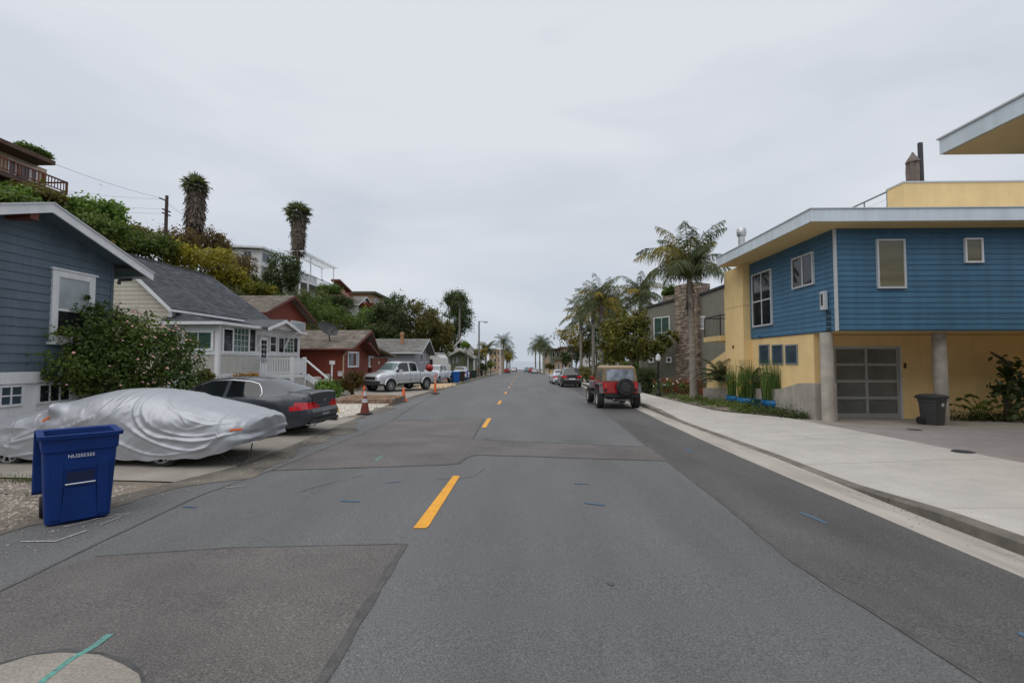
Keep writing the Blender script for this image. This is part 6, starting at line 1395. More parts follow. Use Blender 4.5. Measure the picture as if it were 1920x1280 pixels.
for y in (-.55, .55): MB().lathe((.02, y, .30), [(.045, -.12), (.045, .12), (.036, .12)], 12, axis='x').build('exhaust_tip', chrome, t)
tr = MB()
Ii = lambda k, x: float(np.interp(x, [p[0] for p in SEDAN[k]], [p[1] for p in SEDAN[k]]))
def grn(x, g): zs_, z_r, w, wr = Ii('zs', x), Ii('zr', x), Ii('W', x) * .9, Ii('wr', x); return (x, lerp(w, wr, g) + .008, zs_ + (z_r - zs_) * g)
top = [grn(x, g) for x, g in [(1.27, .1), (1.25, .3), (1.33, .6), (1.45, .82), (1.7, .9), (2.2, .92), (2.8, .92), (3.1, .9)]]
for s in (1, -1):
    tr.tube([(x, y * s, z) for x, y, z in top], .012, 5); tr.tube([(x, y * s, z) for x, y, z in [grn(x, .07) for x in (1.27, 1.8, 2.4, 3.0, 3.5)]], .012, 5)
tr.build('window_trim', chrome, t)
for s in (1, -1):
    for x in (1.62, 2.62): MB().box(x, x + .2, s * Ii('W', x) * .965 - .02, s * Ii('W', x) * .965 + .03, .855, .885).build('door_handle', paint_grey, t, bevel=.008)
    for x in (1.42, 2.3): MB().tube([(x + dx, s * (Ii('W', x) * f + .002), z) for dx, f, z in ((.0, .978, .45), (.0, 1.0, .62), (-.0, .975, .82), (.0, .93, .92))], .006, 4).build('door_seam', black, t)
    MB().lathe((3.25, s * .98, 1.0), [(.02, -.09), (.09, -.05), (.1, .03), (.03, .09)], 10, axis='x').build('mirror', paint_grey, t)
for s in (1, -1): MB().tube([(.6, s * .60, 1.112), (.25, s * .61, 1.098), (.04, s * .6, 1.09), (-.012, s * .56, .98), (-.02, s * .5, .76)], .007, 4).build('boot_seam', black, t)
MB().tube([(-.035, -.5, .745), (-.035, .5, .745)], .007, 4).build('boot_seam', black, t)
MB().box(-.012, .0, -.52, .52, 1.03, 1.05).build('boot_lip', paint_grey, t)

# --- car under a silver cover
X0 = -4.85; YC = 8.68; LC = 5.15
t = thing('covered_car', 'car hidden under a wrinkled silver fabric cover with orange straps', 'car', (X0 - 2.5, YC, zr(YC)))
cz = zr(YC) + .005
ztp = [(0, .80), (.05, .855), (.14, .885), (.5, .965), (1.1, 1.12), (1.7, 1.26), (2.2, 1.335), (2.7, 1.33), (3.2, 1.22), (3.7, 1.03), (4.3, .88), (4.8, .76), (5.05, .62), (5.15, .5)]
hwp = [(0, .60), (.06, .72), (.2, .82), (.5, .88), (1.0, .93), (4.2, .93), (4.7, .84), (5.0, .66), (5.15, .45)]
hem = [(0, .41), (.15, .35), (.4, .26), (.75, .195), (1.1, .165), (1.5, .165), (2.4, .15), (3.6, .17), (4.3, .24), (5.15, .25)]
ip = lambda a, x: float(np.interp(x, [p[0] for p in a], [p[1] for p in a]))
def sm(a, x):                          # smoothed profile
    return sum(ip(a, x + d) * w for d, w in ((-.12, .2), (0, .6), (.12, .2)))
ND, NQ = 260, 130; rng = np.random.default_rng(2)
ph = rng.uniform(0, 6.28, 12)
CD = lambda u: -4.85 + (979 - u) / F * 7.75; CZ = lambda v: 1.87 - (v - 676) * .00909
CREASE = [([(432, 800), (385, 812), (340, 806), (310, 790)], .022, .022), ([(300, 742), (325, 775), (330, 800)], .016, .02), ([(438, 812), (400, 828), (372, 846)], .02, .02), ([(268, 740), (262, 775), (285, 800)], .02, .02), ([(237, 738), (247, 765), (272, 793), (309, 810), (361, 813), (412, 806)], .036, .030), ([(234, 745), (241, 789), (268, 817), (309, 831), (371, 829), (412, 818)], .036, .030),
    ([(241, 738), (300, 768), (350, 786), (395, 792), (425, 786)], .032, .026), ([(223, 751), (192, 772), (172, 793)], .03, .028),
    ([(227, 796), (247, 820), (292, 841), (361, 844), (410, 830)], .034, .03), ([(220, 837), (275, 851), (344, 852), (400, 842)], .028, .026), ([(179, 738), (179, 755), (165, 782), (150, 800)], .028, .022),
    ([(0, 822), (62, 796), (72, 788)], .035, .03), ([(0, 838), (103, 806), (165, 786)], .03, .026), ([(0, 856), (80, 845), (150, 825), (210, 806)], .028, .028), ([(205, 742), (200, 780), (180, 815), (120, 850)], .026, .026),
    ([(150, 740), (120, 760), (100, 768)], .02, .02), ([(60, 770), (0, 792), (-60, 805)], .022, .024), ([(430, 790), (400, 786), (350, 770)], .02, .02), ([(260, 760), (340, 790), (400, 795)], .016, .014), ([(250, 800), (300, 822), (380, 820)], .016, .014), ([(90, 830), (170, 812), (220, 800)], .016, .015), ([(-80, 830), (-10, 812), (40, 800)], .026, .024), ([(-120, 850), (-40, 842), (30, 838)], .022, .024)]
D_, Z_, Q_, S_, B_, Nn = [], [], [], [], [], []
for i in range(ND + 1):
    d = LC * (i / ND); zt_, hw, hz = sm(ztp, d), sm(hwp, d), sm(hem, d); hz += .012 * math.sin(d * 6 + 1) + .01 * math.sin(d * 15)
    zsh = hz + (zt_ - hz) * .52 if zt_ < .95 else .68
    for j in range(NQ + 1):
        w = j / NQ * 2 - 1; q = 1 - abs(w); s = -1 if w < 0 else 1
        if q < .48: a = q / .48; z = hz + (zsh - hz) * a; y = hw * (1.0 + .025 * math.sin(a * PI) - .02 * a); ny, nz = 1, .1
        else:
            a = (q - .48) / .52 * PI / 2; z = zsh + (zt_ - zsh) * math.sin(a) ** .85; y = hw * .98 * max(0, math.cos(a)) ** (.62 if zt_ < 1.05 else .72); ny, nz = math.cos(a), math.sin(a)
        D_.append(d); Z_.append(z); Q_.append(q); S_.append(s); B_.append(y); Nn.append((ny, nz))
D_, Z_, Q_, S_, B_, Nn = map(np.array, (D_, Z_, Q_, S_, B_, Nn))
fo = np.zeros(len(D_)); rfold = np.random.default_rng(14)
def smoothline(P, it=3):
    P = [np.array(p, float) for p in P]
    for _ in range(it): P = [P[0]] + [q for a, b in zip(P[:-1], P[1:]) for q in (a * .75 + b * .25, a * .25 + b * .75)] + [P[-1]]
    return P
for pts, amp, sig in CREASE:
    P = smoothline([(CD(u + rfold.normal() * 5), CZ(v + rfold.normal() * 5)) for u, v in pts]); best = np.full(len(D_), 9.0); arc = np.zeros(len(D_)); tot = len(P) - 1
    for n_, (a, b) in enumerate(zip(P[:-1], P[1:])):
        ab = b - a; tt = np.clip(((D_ - a[0]) * ab[0] + (Z_ - a[1]) * ab[1]) / max(ab @ ab, 1e-9), 0, 1); ds = np.hypot(D_ - a[0] - tt * ab[0], Z_ - a[1] - tt * ab[1]); m_ = ds < best; best[m_] = ds[m_]; arc[m_] = (n_ + tt[m_]) / tot
    tap = np.clip(np.minimum(arc / .12, (1 - arc) / .25), 0, 1) ** .7; wv = .82 * sig * (1 + .25 * np.sin(arc * 9 + pts[0][0]))
    fo += rfold.uniform(.4, 1.05) * amp * tap * (np.exp(-(best / wv) ** 1.08) * 1.35 - .40 * np.exp(-(best / (wv * 3)) ** 2))
side = np.clip((1 - Q_) / .45, 0, 1)
rc = np.random.default_rng(9)
for _ in range(70):                     # short stray creases, mostly hanging down the side
    d0, z0 = rc.uniform(.2, LC - .1), rc.uniform(.25, 1.15); an = rc.normal(-1.2, .55) if d0 < 2.3 else rc.normal(1.2, .55); ln = rc.uniform(.08, .3); b_ = np.array([d0 + math.cos(an) * ln, z0 + math.sin(an) * ln]); a_ = np.array([d0, z0]); ab = b_ - a_
    tt = np.clip(((D_ - d0) * ab[0] + (Z_ - z0) * ab[1]) / (ab @ ab), 0, 1); ds = np.hypot(D_ - d0 - tt * ab[0], Z_ - z0 - tt * ab[1]); fo += rc.uniform(.004, .012) * np.exp(-(ds / rc.uniform(.012, .022)) ** 1.4) * (1 - np.abs(2 * tt - 1) ** 2) * np.clip((1 - Q_) / .3, 0, 1)
fo += side * (.010 * np.sin(D_ * 4.1 + Z_ * 9 + ph[0]) + .005 * np.sin(D_ * 9.3 - Z_ * 17 + ph[1]) + .002 * np.sin(D_ * 23 + Z_ * 31 + ph[2] + 2 * np.sin(D_ * 3))) + .002 * np.sin(D_ * 7 + Q_ * 9)
near_ = S_ < 0
fo += np.where(near_, .18 * np.exp(-(((D_ - 3.36) / .12) ** 2 + ((Z_ - .99) / .08) ** 2)), 0)
V = [(X0 - D_[i] + (.04 * (1 - D_[i] / .35) * math.sin(min(1, Q_[i] / .5) * PI) * math.sin(S_[i] * (1 - Q_[i]) * 13) if D_[i] < .35 else 0), YC + S_[i] * (B_[i] + fo[i] * Nn[i][0]), cz + Z_[i] + fo[i] * Nn[i][1]) for i in range(len(D_))]
k = NQ + 1; Fq = [(i * k + j, i * k + j + 1, (i + 1) * k + j + 1, (i + 1) * k + j) for i in range(ND) for j in range(NQ)]
b0 = len(V)
for end, sgn in ((0, 1), (ND, -1)):                      # closed ends, bulging a little
    row = V[end * k:(end + 1) * k]; h2 = NQ // 2
    for jj in range(h2):
        L0, R0, L1, R1 = row[jj], row[NQ - jj], row[jj + 1], row[NQ - jj - 1]; ncol = 14
        for c in range(ncol):
            qd = []
            for (A_, B_, cc) in ((L0, R0, c / ncol), (L0, R0, (c + 1) / ncol), (L1, R1, (c + 1) / ncol), (L1, R1, c / ncol)):
                p = [lerp(A_[i_], B_[i_], cc) for i_ in range(3)]; bl_ = 4 * cc * (1 - cc); p[0] += sgn * bl_ * (.06 * min(1, (p[2] - cz - .4) * 2.5) + .02 * math.sin(cc * 17 + p[2] * 9)); V.append(tuple(p)); qd.append(len(V) - 1)
            Fq.append(tuple(qd))
off = LOC[t.name]; me = npmesh('cover', np.array(V) - np.array(off), Fq, cover_m, smooth=True)
import bmesh
bm = bmesh.new(); bm.from_mesh(me); bmesh.ops.remove_doubles(bm, verts=bm.verts, dist=.0008); bmesh.ops.recalc_face_normals(bm, faces=bm.faces); bm.to_mesh(me); bm.free()
me.polygons.foreach_set('use_smooth', np.ones(len(me.polygons), dtype=bool)); obj('cover', me, t)
def on_cover(d, zz): 
    return min(((abs(v[0] - (X0 - d)) + abs(v[2] - cz - zz)), v) for v in V[:b0] if v[1] < YC - .2)[1]
for d, zz, ln in ((.16, .66, .17), (3.44, .88, .10)):
    a = on_cover(d - ln / 2, zz); b = on_cover(d + ln / 2, zz + (.0 if d < 1 else -.07)); MB().beam((a[0], a[1] - .012, a[2]), (b[0], b[1] - .012, b[2]), .02, .032).build('strap', strap_orange, t)
ty, rm = wheel_mesh(.32, .2, .235, 10, alu); w0 = None
for d in (1.42, 4.15):
    for s in (-1, 1):
        if w0 is None: w0 = ty.build('wheel', rubber, t, smooth=True, loc=None); w0.data.transform(Matrix.Translation(off)); r_ = rm.build('rim', alu, w0, smooth=True); r_.data.transform(Matrix.Translation(off)); o = w0
        else: o = copy_tree(w0, t)
        o.location = Vector((X0 - d, YC + s * .76, cz + .32)) - off
MB().box(X0 - 4.6, X0 - .95, YC - .6, YC + .6, cz + .24, cz + .5).build('underbody', black, t)
MB().tube([(X0 - .45, YC - .80, cz + .30), (X0 - .3, YC - .74, cz + .13), (X0 - .12, YC - .6, cz + .10), (X0 - .05, YC - .5, cz + .22), (X0 - .08, YC - .4, cz + .36)], .012, 6).tube([(X0 - .2, YC - .72, cz + .12), (X0 - .12, YC - .74, cz + .02), (X0 - .05, YC - .6, cz + .14), (X0 - .03, YC - .5, cz + .3)], .01, 6).build('elastic_cord', black, t)

# --- silver pickup, and others from the same pickup body
PICK = dict(L=5.25, r=.40, Ra=.475, wheels=[1.15, 4.38], extra=[1.7, 1.74, 1.8, 1.95, 2.62, 2.74, 3.42, 3.95, 4.05, 4.2], bump=.05, crown=.03,
    W=[(0, .86), (.1, .9), (1.7, .915), (3.9, .915), (4.6, .905), (5.0, .85), (5.15, .78), (5.25, .68)],
    zl=[(0, .62), (.3, .55), (5.0, .52), (5.25, .56)], zs=[(0, 1.2), (1.7, 1.2), (2, 1.22), (3.7, 1.2), (4.2, 1.17), (5.0, 1.09), (5.15, 1.03), (5.25, .93)],
    zr=[(0, .92), (1.7, .92), (1.74, 1.22), (1.8, 1.3), (1.95, 1.82), (2.3, 1.9), (3.2, 1.9), (3.42, 1.85), (4.05, 1.31), (4.2, 1.26), (4.9, 1.17), (5.15, 1.09), (5.25, .97)],
    wr=[(0, .76), (1.7, .76), (1.74, .8), (1.95, .64), (3.42, .62), (4.05, .74), (4.9, .68), (5.25, .6)])
def pick_cls(x, j, k):
    nS = len(SIDE_T) - 1
    if j in (4, 5) and 4.92 < x: return 'head_light'
    if j in (3, 4, 5) and x < .1: return 'tail_light'
    if j in (nS + 1, nS + 2) and (2.0 < x < 2.62 or 2.74 < x < (3.9 if j == nS + 1 else 3.6)): return 'window'
    if j >= nS + 4 and 3.46 < x < 4.0: return 'windscreen'
    if j >= nS + 4 and 1.8 < x < 1.94: return 'rear_window'
    if j >= nS and x < 1.7: return 'bed'
    return 'body'
PICK['cls'] = pick_cls; PICK['cap'] = lambda rear, j, c: 'body' if rear else ('grille' if (j in (4, 5) and c < .7) else 'bumper' if j < 2 else 'head_light' if j in (4, 5) and c > .7 else 'body')
def pickup(label, x, y, z, hd, paint, wg=car_glass_light):
    t = vehicle('pickup_truck', label, 'pickup truck', x, y, z, hd); m = cmats(paint); m.update(windscreen=wg, bed=dark_metal, grille=black, bumper=black)
    carbody(t, PICK, m, n=80); add_wheels(t, PICK['wheels'], .80, .40, .27, .245, 6, alu); underbody(t, .2, 5.0, .62, .42, .7)
    for s in (1, -1):
        MB().box(3.52, 3.66, s * .97 - .1, s * .97 + .1, 1.22, 1.40).build('mirror', paint, t, bevel=.03)
        for xx in (2.12, 2.9): MB().box(xx, xx + .16, s * .905 - .02, s * .905 + .03, 1.07, 1.1).build('door_handle', paint, t)
        MB().box(1.78, 3.85, s * .915 - .01, s * .915 + .02, .78, .84).build('side_moulding', paint, t, bevel=.01)
        for xx in (1.76, 2.68, 3.86): MB().box(xx, xx + .012, s * .907 - .01, s * .907 + .012, .6, 1.16).build('door_seam', black, t)
        for xw in PICK['wheels']:
            fl = MB(); pts = [(xw + .5 * math.cos(a), s * .93, .40 + .5 * math.sin(a)) for a in np.linspace(.15, PI - .15, 12)]; fl.tube(pts, .05, 6); fl.build('wheel_arch', paint, t, smooth=True)
    MB().box(5.16, 5.34, -.80, .80, .46, .735).build('front_bumper', dark_metal if paint is paint_silver else paint, t, bevel=.03); MB().box(-.12, .04, -.8, .8, .56, .7).build('rear_bumper', chrome, t, bevel=.02)
    MB().box(5.2, 5.31, -.46, .46, .80, .97).build('grille', black, t, bevel=.02)
    return t
p = G(770, 733, .1)
pick = pickup('silver double cab pickup with raised tyres on the driveway beside the red house', -7.2, 34.9, zr(32) + .09, R(239), paint_silver); pick.scale = (1.07, 1.07, 1.07)
o = thing('red_container', 'red rounded container lying in the bed of the silver pickup', 'container', (0, 0, 0)); pc = W(805, 687, 34.6)
MB().lathe((0, 0, 0), [(.05, -.42), (.26, -.36), (.33, -.2), (.33, .2), (.27, .36), (.06, .44)], 16, axis='x').build('drum', red_tool, o, smooth=True); o.location = (pc.x, pc.y, pc.z - .1); o.rotation_euler = (0, .2, R(35)); o.scale = (.62, .8, .8)
pickup('white pickup facing the street beyond the silver one', W(836, 700, 50).x, 50.5, zr(50) + .1, -PI / 2 - R(12), paint_white)
# --- SUV type cars
SUV = dict(L=4.5, r=.36, Ra=.41, wheels=[.92, 3.6], extra=[.1, .55, .6, 1.1, 2.1, 2.2, 3.0, 3.55], bump=.08, crown=.04,
    W=[(0, .74), (.06, .82), (.25, .89), (.7, .905), (3.8, .9), (4.2, .82), (4.4, .7), (4.5, .55)], zl=[(0, .42), (.2, .3), (.6, .25), (4, .25), (4.5, .34)],
    zs=[(0, 1.02), (.3, 1.06), (1.5, 1.03), (3.3, .98), (3.9, .92), (4.35, .78), (4.5, .62)], zr=[(0, 1.06), (.06, 1.1), (.12, 1.22), (.55, 1.62), (.9, 1.66), (2.0, 1.69), (2.7, 1.66), (3.0, 1.58), (3.65, 1.08), (4.2, .95), (4.4, .84), (4.5, .68)],
    wr=[(0, .66), (.12, .66), (.55, .58), (2.7, .58), (3.0, .58), (3.65, .68), (4.5, .5)])
def suv_cls(x, j, k):
    nS = len(SIDE_T) - 1
    if j in (4, 5, 6) and x < .3: return 'tail_light'
    if j in (4, 5) and x > 4.1: return 'head_light'
    if j in (nS + 1, nS + 2) and (.75 < x < 2.1 or 2.2 < x < 3.4): return 'window'
    if j >= nS + 4 and .14 < x < .55: return 'rear_window'
    if j >= nS + 4 and 3.05 < x < 3.6: return 'windscreen'
    return 'body'
SUV['cls'] = suv_cls; SUV['cap'] = lambda rear, j, c: 'tail_light' if rear and j in (4, 5, 6) and c > .7 else 'body'
def scar(S, label, name, cat, x, y, z, hd, paint, n=50, group=None, ry=.78):
    t = vehicle(name, label, cat, x, y, z, hd, group); carbody(t, S, cmats(paint), n=n); add_wheels(t, S['wheels'], ry, S['r'], .22, S['r'] * .68, 5, alu); underbody(t, .3, S['L'] - .3, .68, .22, .5); return t
t = scar(SUV, 'dark hatchback SUV parked at the right kerb ahead of the red jeep', 'dark_suv', 'car', 4.32, 39.6, zr(41) + .0, PI / 2 + R(1), paint_black)
MB().box(-.09, -.06, -.26, .26, .68, .8).build('number_plate', white_trim, t); MB().box(-.1, .1, -.8, .8, .30, .5).build('rear_bumper', black, t, bevel=.02); MB().box(.7, 2.5, -.62, -.58, 1.68, 1.72).box(.7, 2.5, .58, .62, 1.68, 1.72).build('roof_rack', alu, t)
scar(SEDAN, 'white sedan parked at the right kerb in front of the dark SUV', 'white_sedan', 'car', 3.98, 46.2, zr(47), PI / 2 + R(1), paint_white)
scar(SUV, 'white SUV parked behind the white pickup on the left', 'white_suv', 'car', W(863, 700, 58).x, 57, zr(58) + .1, PI / 2, paint_white)
for i, (S, u, Y, pt, nm, lab) in enumerate([(SEDAN, 950, 132, paint_red, 'red_car', 'red car far off at the left kerb under the palms'), (SUV, 963, 165, paint_silver, 'silver_car', 'silver car far off at the left beyond the red one'), (SUV, 988, 150, paint_teal, 'teal_van', 'teal van far off at the end of the street'), (SUV, 996.5, 138, paint_red, 'red_suv', 'small red vehicle far off just right of the teal van'), (SEDAN, 1003, 122, paint_silver, 'silver_sedan', 'pale silver car far off at the right kerb before the palms'), (SUV, 966, 200, paint_black, 'dark_car', 'tiny dark vehicle far off at the top of the left kerb')]):
    scar(S, lab, nm, 'car', W(u, 690, Y).x, Y, zr(Y), PI / 2, pt, n=24)

# --- red jeep
t = vehicle('red_jeep', 'red off road jeep with tan canvas top and rear spare wheel at the right kerb', 'jeep', 4.12, 19.25, zr(20.5) + .01, R(1.2)); LOC.pop(t.name, None)
# local: x right, y forward, z up
tub = MB(); tub.prism([(0, .66), (1.0, .66), (1.0, .62), (1.85, .62), (1.85, 1.12), (1.3, 1.12), (1.25, 1.14), (0, 1.14)], 'x', -.74, .74).build('body', paint_red, t, bevel=.025)
MB().hexa([(-.74, 1.86, .7), (.74, 1.86, .7), (.60, 3.2, .72), (-.60, 3.2, .72), (-.74, 1.86, 1.13), (.74, 1.86, 1.13), (.58, 3.2, 1.08), (-.58, 3.2, 1.08)]).build('bonnet', paint_red, t, bevel=.04)
MB().box(-.6, .6, 3.2, 3.24, .72, 1.08).build('grille', dark_metal, t)
MB().box(-.86, -.74, .06, 1.02, 1.0, 1.035).box(.74, .86, .06, 1.02, 1.0, 1.035).build('flare_top', dark_metal, t)
for s in (-1, 1):
    m = MB(); P = [(0, .66), (.06, .98), (.2, 1.04), (.92, 1.04), (1.05, .96), (1.12, .66)]
    for a, b in zip(P[:-1], P[1:]): m.beam((s * .8, a[0], a[1]), (s * .8, b[0], b[1]), .16, .035, up=(0, -(b[1] - a[1]), b[0] - a[0]))
    m.build('wheel_flare', M_('flare_grey', (.12, .125, .13), rough=.6), t); m = MB()
    P = [(2.42, .75), (2.5, 1.02), (2.62, 1.08), (3.3, 1.06), (3.42, .95)]
    for a, b in zip(P[:-1], P[1:]): m.beam((s * .74, a[0], a[1]), (s * .74, b[0], b[1]), .3, .035, up=(0, -(b[1] - a[1]), b[0] - a[0]))
    m.build('wheel_flare', M_('flare_grey', (.12, .125, .13), rough=.6), t)
    MB().box(s * .78 - .06, s * .78 + .06, 1.15, 2.4, .52, .60).build('side_step', dark_metal, t)
    MB().box(s * .742 - .006, s * .742 + .006, 1.14, 1.16, .68, 1.12).box(s * .742 - .006, s * .742 + .006, 1.82, 1.84, .66, 1.12).build('door_seam', black, t)
    MB().box(s * .86 - .09, s * .86 + .09, 1.78, 1.84, 1.16, 1.32).build('mirror', paint_red, t, bevel=.02)
# canvas top
def frus(y0, y1, z0, z1, wb, wt, yi=0, yf=0): return [(-wb, y0, z0), (wb, y0, z0), (wb, y1, z0), (-wb, y1, z0), (-wt, y0 + yi, z1), (wt, y0 + yi, z1), (wt, y1 - yf, z1), (-wt, y1 - yf, z1)]
MB().hexa(frus(.01, 1.84, 1.145, 1.74, .73, .66, .10, .12)).build('canvas_top', canvas_tan, t, bevel=.04)
MB().hexa(frus(.11, 1.74, 1.735, 1.815, .665, .56, .1, .1)).build('canvas_roof', M_('canvas_roof', (.33, .255, .165), rough=.85, var=.1), t, bevel=.03)
def slant(m, x0, x1, z0, z1, yb): 
    f = lambda z: .01 + (z - 1.145) / .595 * .10 - yb
    m.add([(x0, f(z0), z0), (x1, f(z0), z0), (x1, f(z1), z1), (x0, f(z1), z1), (x0, f(z0) + .02, z0), (x1, f(z0) + .02, z0), (x1, f(z1) + .02, z1), (x0, f(z1) + .02, z1)], [(0, 1, 2, 3), (0, 4, 5, 1), (1, 5, 6, 2), (2, 6, 7, 3), (3, 7, 4, 0)]); return m
slant(MB(), -.57, .57, 1.2, 1.67, .008).build('rear_window', vinyl_win, t)
for s in (-1, 1):
    for y0, y1 in ((.3, 1.0), (1.1, 1.66)):
        m = MB(); f = lambda z: s * (.73 - (z - 1.145) / .595 * .07 + .008); m.add([(f(1.2), y0, 1.2), (f(1.2), y1, 1.2), (f(1.66), y1 - .02, 1.66), (f(1.66), y0 + .06, 1.66)], [(0, 1, 2, 3)]); m.build('side_window', M_('vinyl_side', (.10, .10, .085), rough=.15, var=.4), t, fix=False)
MB().box(-.62, .62, 1.85, 1.9, 1.14, 1.72).build('windscreen', car_glass, t)
for x in (-.63, .63): MB().box(x - .055, x + .055, -.05, .01, .86, 1.02).build('tail_light', lamp_red, t, bevel=.01); MB().box(x - .05, x + .05, -.03, .01, .74, .85).build('lamp_housing', black, t)
for x in (-.36, .36): MB().box(x - .004, x + .004, -.006, .004, .68, 1.13).build('tailgate_seam', black, t)
MB().box(-.70, .70, -.16, -.02, .50, .64).build('rear_bumper', black, t, bevel=.02); MB().box(-.62, .62, 3.4, 3.55, .52, .66).build('front_bumper', black, t, bevel=.02)
MB().box(-.05, .3, -.1, .0, .72, .98).build('spare_carrier', black, t)
sp = MB().lathe((.16, -.22, .93), [(.2, -.10), (.33, -.10), (.37, -.06), (.37, .10), (.2, .12)], 28, cap=True, axis='y').build('spare_wheel', rubber, t, smooth=True)
MB().lathe((.16, -.33, .93), [(.01, -.015), (.19, -.01), (.21, .02)], 20, axis='y').build('spare_cover', M_('spare_face', (.03, .031, .034), rough=.5, var=.3, scale=8), sp)
MB().box(-.5, .5, .1, 3.3, .40, .66).build('underbody', black, t); MB().tube([(-.3, -.05, .42), (.0, .3, .40), (.2, .9, .42)], .05, 8).lathe((.0, .25, .40), [(.09, -.3), (.11, -.2), (.11, .2), (.09, .3)], 10, axis='x').build('exhaust', steel, t)
ty, rm = wheel_mesh(.385, .27, .22, 8, alu); w0 = None
for y in (.58, 2.95):
    for s in (-1, 1):
        if w0 is None:
            w0 = ty.build('wheel', rubber, t, smooth=True); rm.build('rim', M_('rim_pale', (.55, .53, .5), rough=.4), w0, smooth=True); MB().lathe((0, 0, 0), [(.01, -.05), (.2, -.05), (.2, .05), (.01, .05)], 18, axis='y').build('brake_disc', M_('rim_pale', (.55, .53, .5)), w0); o = w0
        else: o = copy_tree(w0, t)
        o.location = (s * .77, y, .385); o.rotation_euler = (0, 0, PI / 2)

# ================================================================= BINS
def rrect(hx, hy, r, n=4):
    P = []
    for cx, cy, a0 in ((hx - r, hy - r, 0), (-hx + r, hy - r, 90), (-hx + r, -hy + r, 180), (hx - r, -hy + r, 270)):
        for i in range(n + 1): a = R(a0 + 90 * i / n); P.append((cx + r * math.cos(a), cy + r * math.sin(a)))
    return P
def loft(m, rings, closed=True):
    b = len(m.v); n = len(rings[0][0])
    for P, z in rings: m.v += [(x, y, z) for x, y in P]
    for i in range(len(rings) - 1):
        for k in range(n): a = b + i * n + k; c = b + i * n + (k + 1) % n; m.f.append((a, c, c + n, a + n))
    if closed: m.f += [tuple(b + k for k in range(n))[::-1], tuple(b + (len(rings) - 1) * n + k for k in range(n))]
    return m
def bin_(label, x, y, z, rz, mat, h=1.02, w=.62, d=.70, open_=False, lid=None, group=None, name='wheelie_bin'):
    t = vehicle(name, label, 'wheelie bin', x, y, z, rz, group); wb, db = w * .86, d * .80; r = .05
    rr = lambda f, ins=0, sh=0: [(px, py + sh) for px, py in rrect(lerp(wb, w, f) / 2 - ins, lerp(db, d, f) / 2 - ins, r)]
    rings = [(rr(0, .03), .0), (rr(0), .025), (rr(.5), h * .5), (rr(.80), h * .80), (rr(.84, -.012), h * .815), (rr(.97, -.012), h * .955), (rr(.97, -.04), h * .957), (rr(1, -.045), h), (rr(1, -.01), h + .004), (rr(1, .02), h - .01)]
    if open_: rings += [(rr(.6, .025), h * .6), (rr(0, .05), .08)]
    loft(MB(), rings).build('bin_body', mat, t, smooth=True)
    if open_:
        m = MB(); L_ = .70; yb = d / 2 + .05
        P = [(yb + .0, h - .0), (yb + .07, h - .02), (yb + .115, h - .12), (yb + .13, h - .45), (yb + .11, h - .72), (yb + .06, h - .78), (yb + .03, h - .74), (yb + .06, h - .45), (yb + .05, h - .1)]
        m.prism(P, 'x', -w / 2 - .05, w / 2 + .05).build('lid', lid or mat, t, bevel=.015)
    else:
        m = MB(); loft(m, [(rr(1, -.05), h + .006), (rr(1, -.05), h + .03), (rr(1, .02), h + .07), (rr(.9, .1), h + .085)]); m.build('lid', lid or mat, t, smooth=True)
    MB().tube([(-w * .36, d / 2 + .03, h - .05), (-w * .36, d / 2 + .1, h - .03), (w * .36, d / 2 + .1, h - .03), (w * .36, d / 2 + .03, h - .05)], .017, 8).build('handle', mat, t)
    for s in (-1, 1): MB().lathe((s * (w * .43), d * .36, .12), [(.03, -.03), (.12, -.03), (.12, .03), (.03, .03)], 16, axis='x').build('wheel', rubber, t)
    return t, rr
bx_, by_ = -5.235, 5.31; rz = math.atan2(.75, .66)
t, rr = bin_('dark blue wheelie bin with its lid hanging open at the left road edge', bx_, by_, zr(by_) + .003, rz, bin_blue, h=1.0, w=.63, d=.70, open_=True)
yf = lambda z: -(lerp(.56, .70, z / 1.0) / 2)          # front face
def fpt(x, z, o=0): return (x, yf(z) - o, z)
def fplate(m, x0, x1, z0, z1, x0b=None, x1b=None, o0=.002, o1=.012):
    x0b = x0 if x0b is None else x0b; x1b = x1 if x1b is None else x1b
    m.hexa([fpt(x0b, z0, o1), fpt(x1b, z0, o1), fpt(x1b, z0, -.02), fpt(x0b, z0, -.02), fpt(x0, z1, o1), fpt(x1, z1, o1), fpt(x1, z1, -.02), fpt(x0, z1, -.02)]); return m
m = MB(); fplate(m, -.24, -.14, .06, .70); fplate(m, .14, .24, .06, .70); fplate(m, -.14, .14, .60, .70); m.build('front_ribs', bin_blue, t, bevel=.006)
m = MB(); fplate(m, -.13, .13, .03, .40, -.15, .15, o1=.022); m.build('catch_panel', bin_blue, t, bevel=.008)
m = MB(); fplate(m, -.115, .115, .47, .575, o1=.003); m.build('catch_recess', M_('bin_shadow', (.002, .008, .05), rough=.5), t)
MB().tube([(-.125, yf(.44) - .018, .445), (.125, yf(.44) - .018, .445)], .011, 10).build('catch_bar', chrome, t, smooth=True)
text_part('NU255325', .05, white_trim, t, (.0, yf(.73) - .016, .755), (PI / 2 - .07, 0, 0), ext=.001)
for x in (-.09, .11): MB().lathe((x, yf(.05) - .02, .06), [(.016, -.01), (.016, .01)], 10, axis='y').build('bolt', bin_blue, t)
g = 'bins lined up on the left verge'
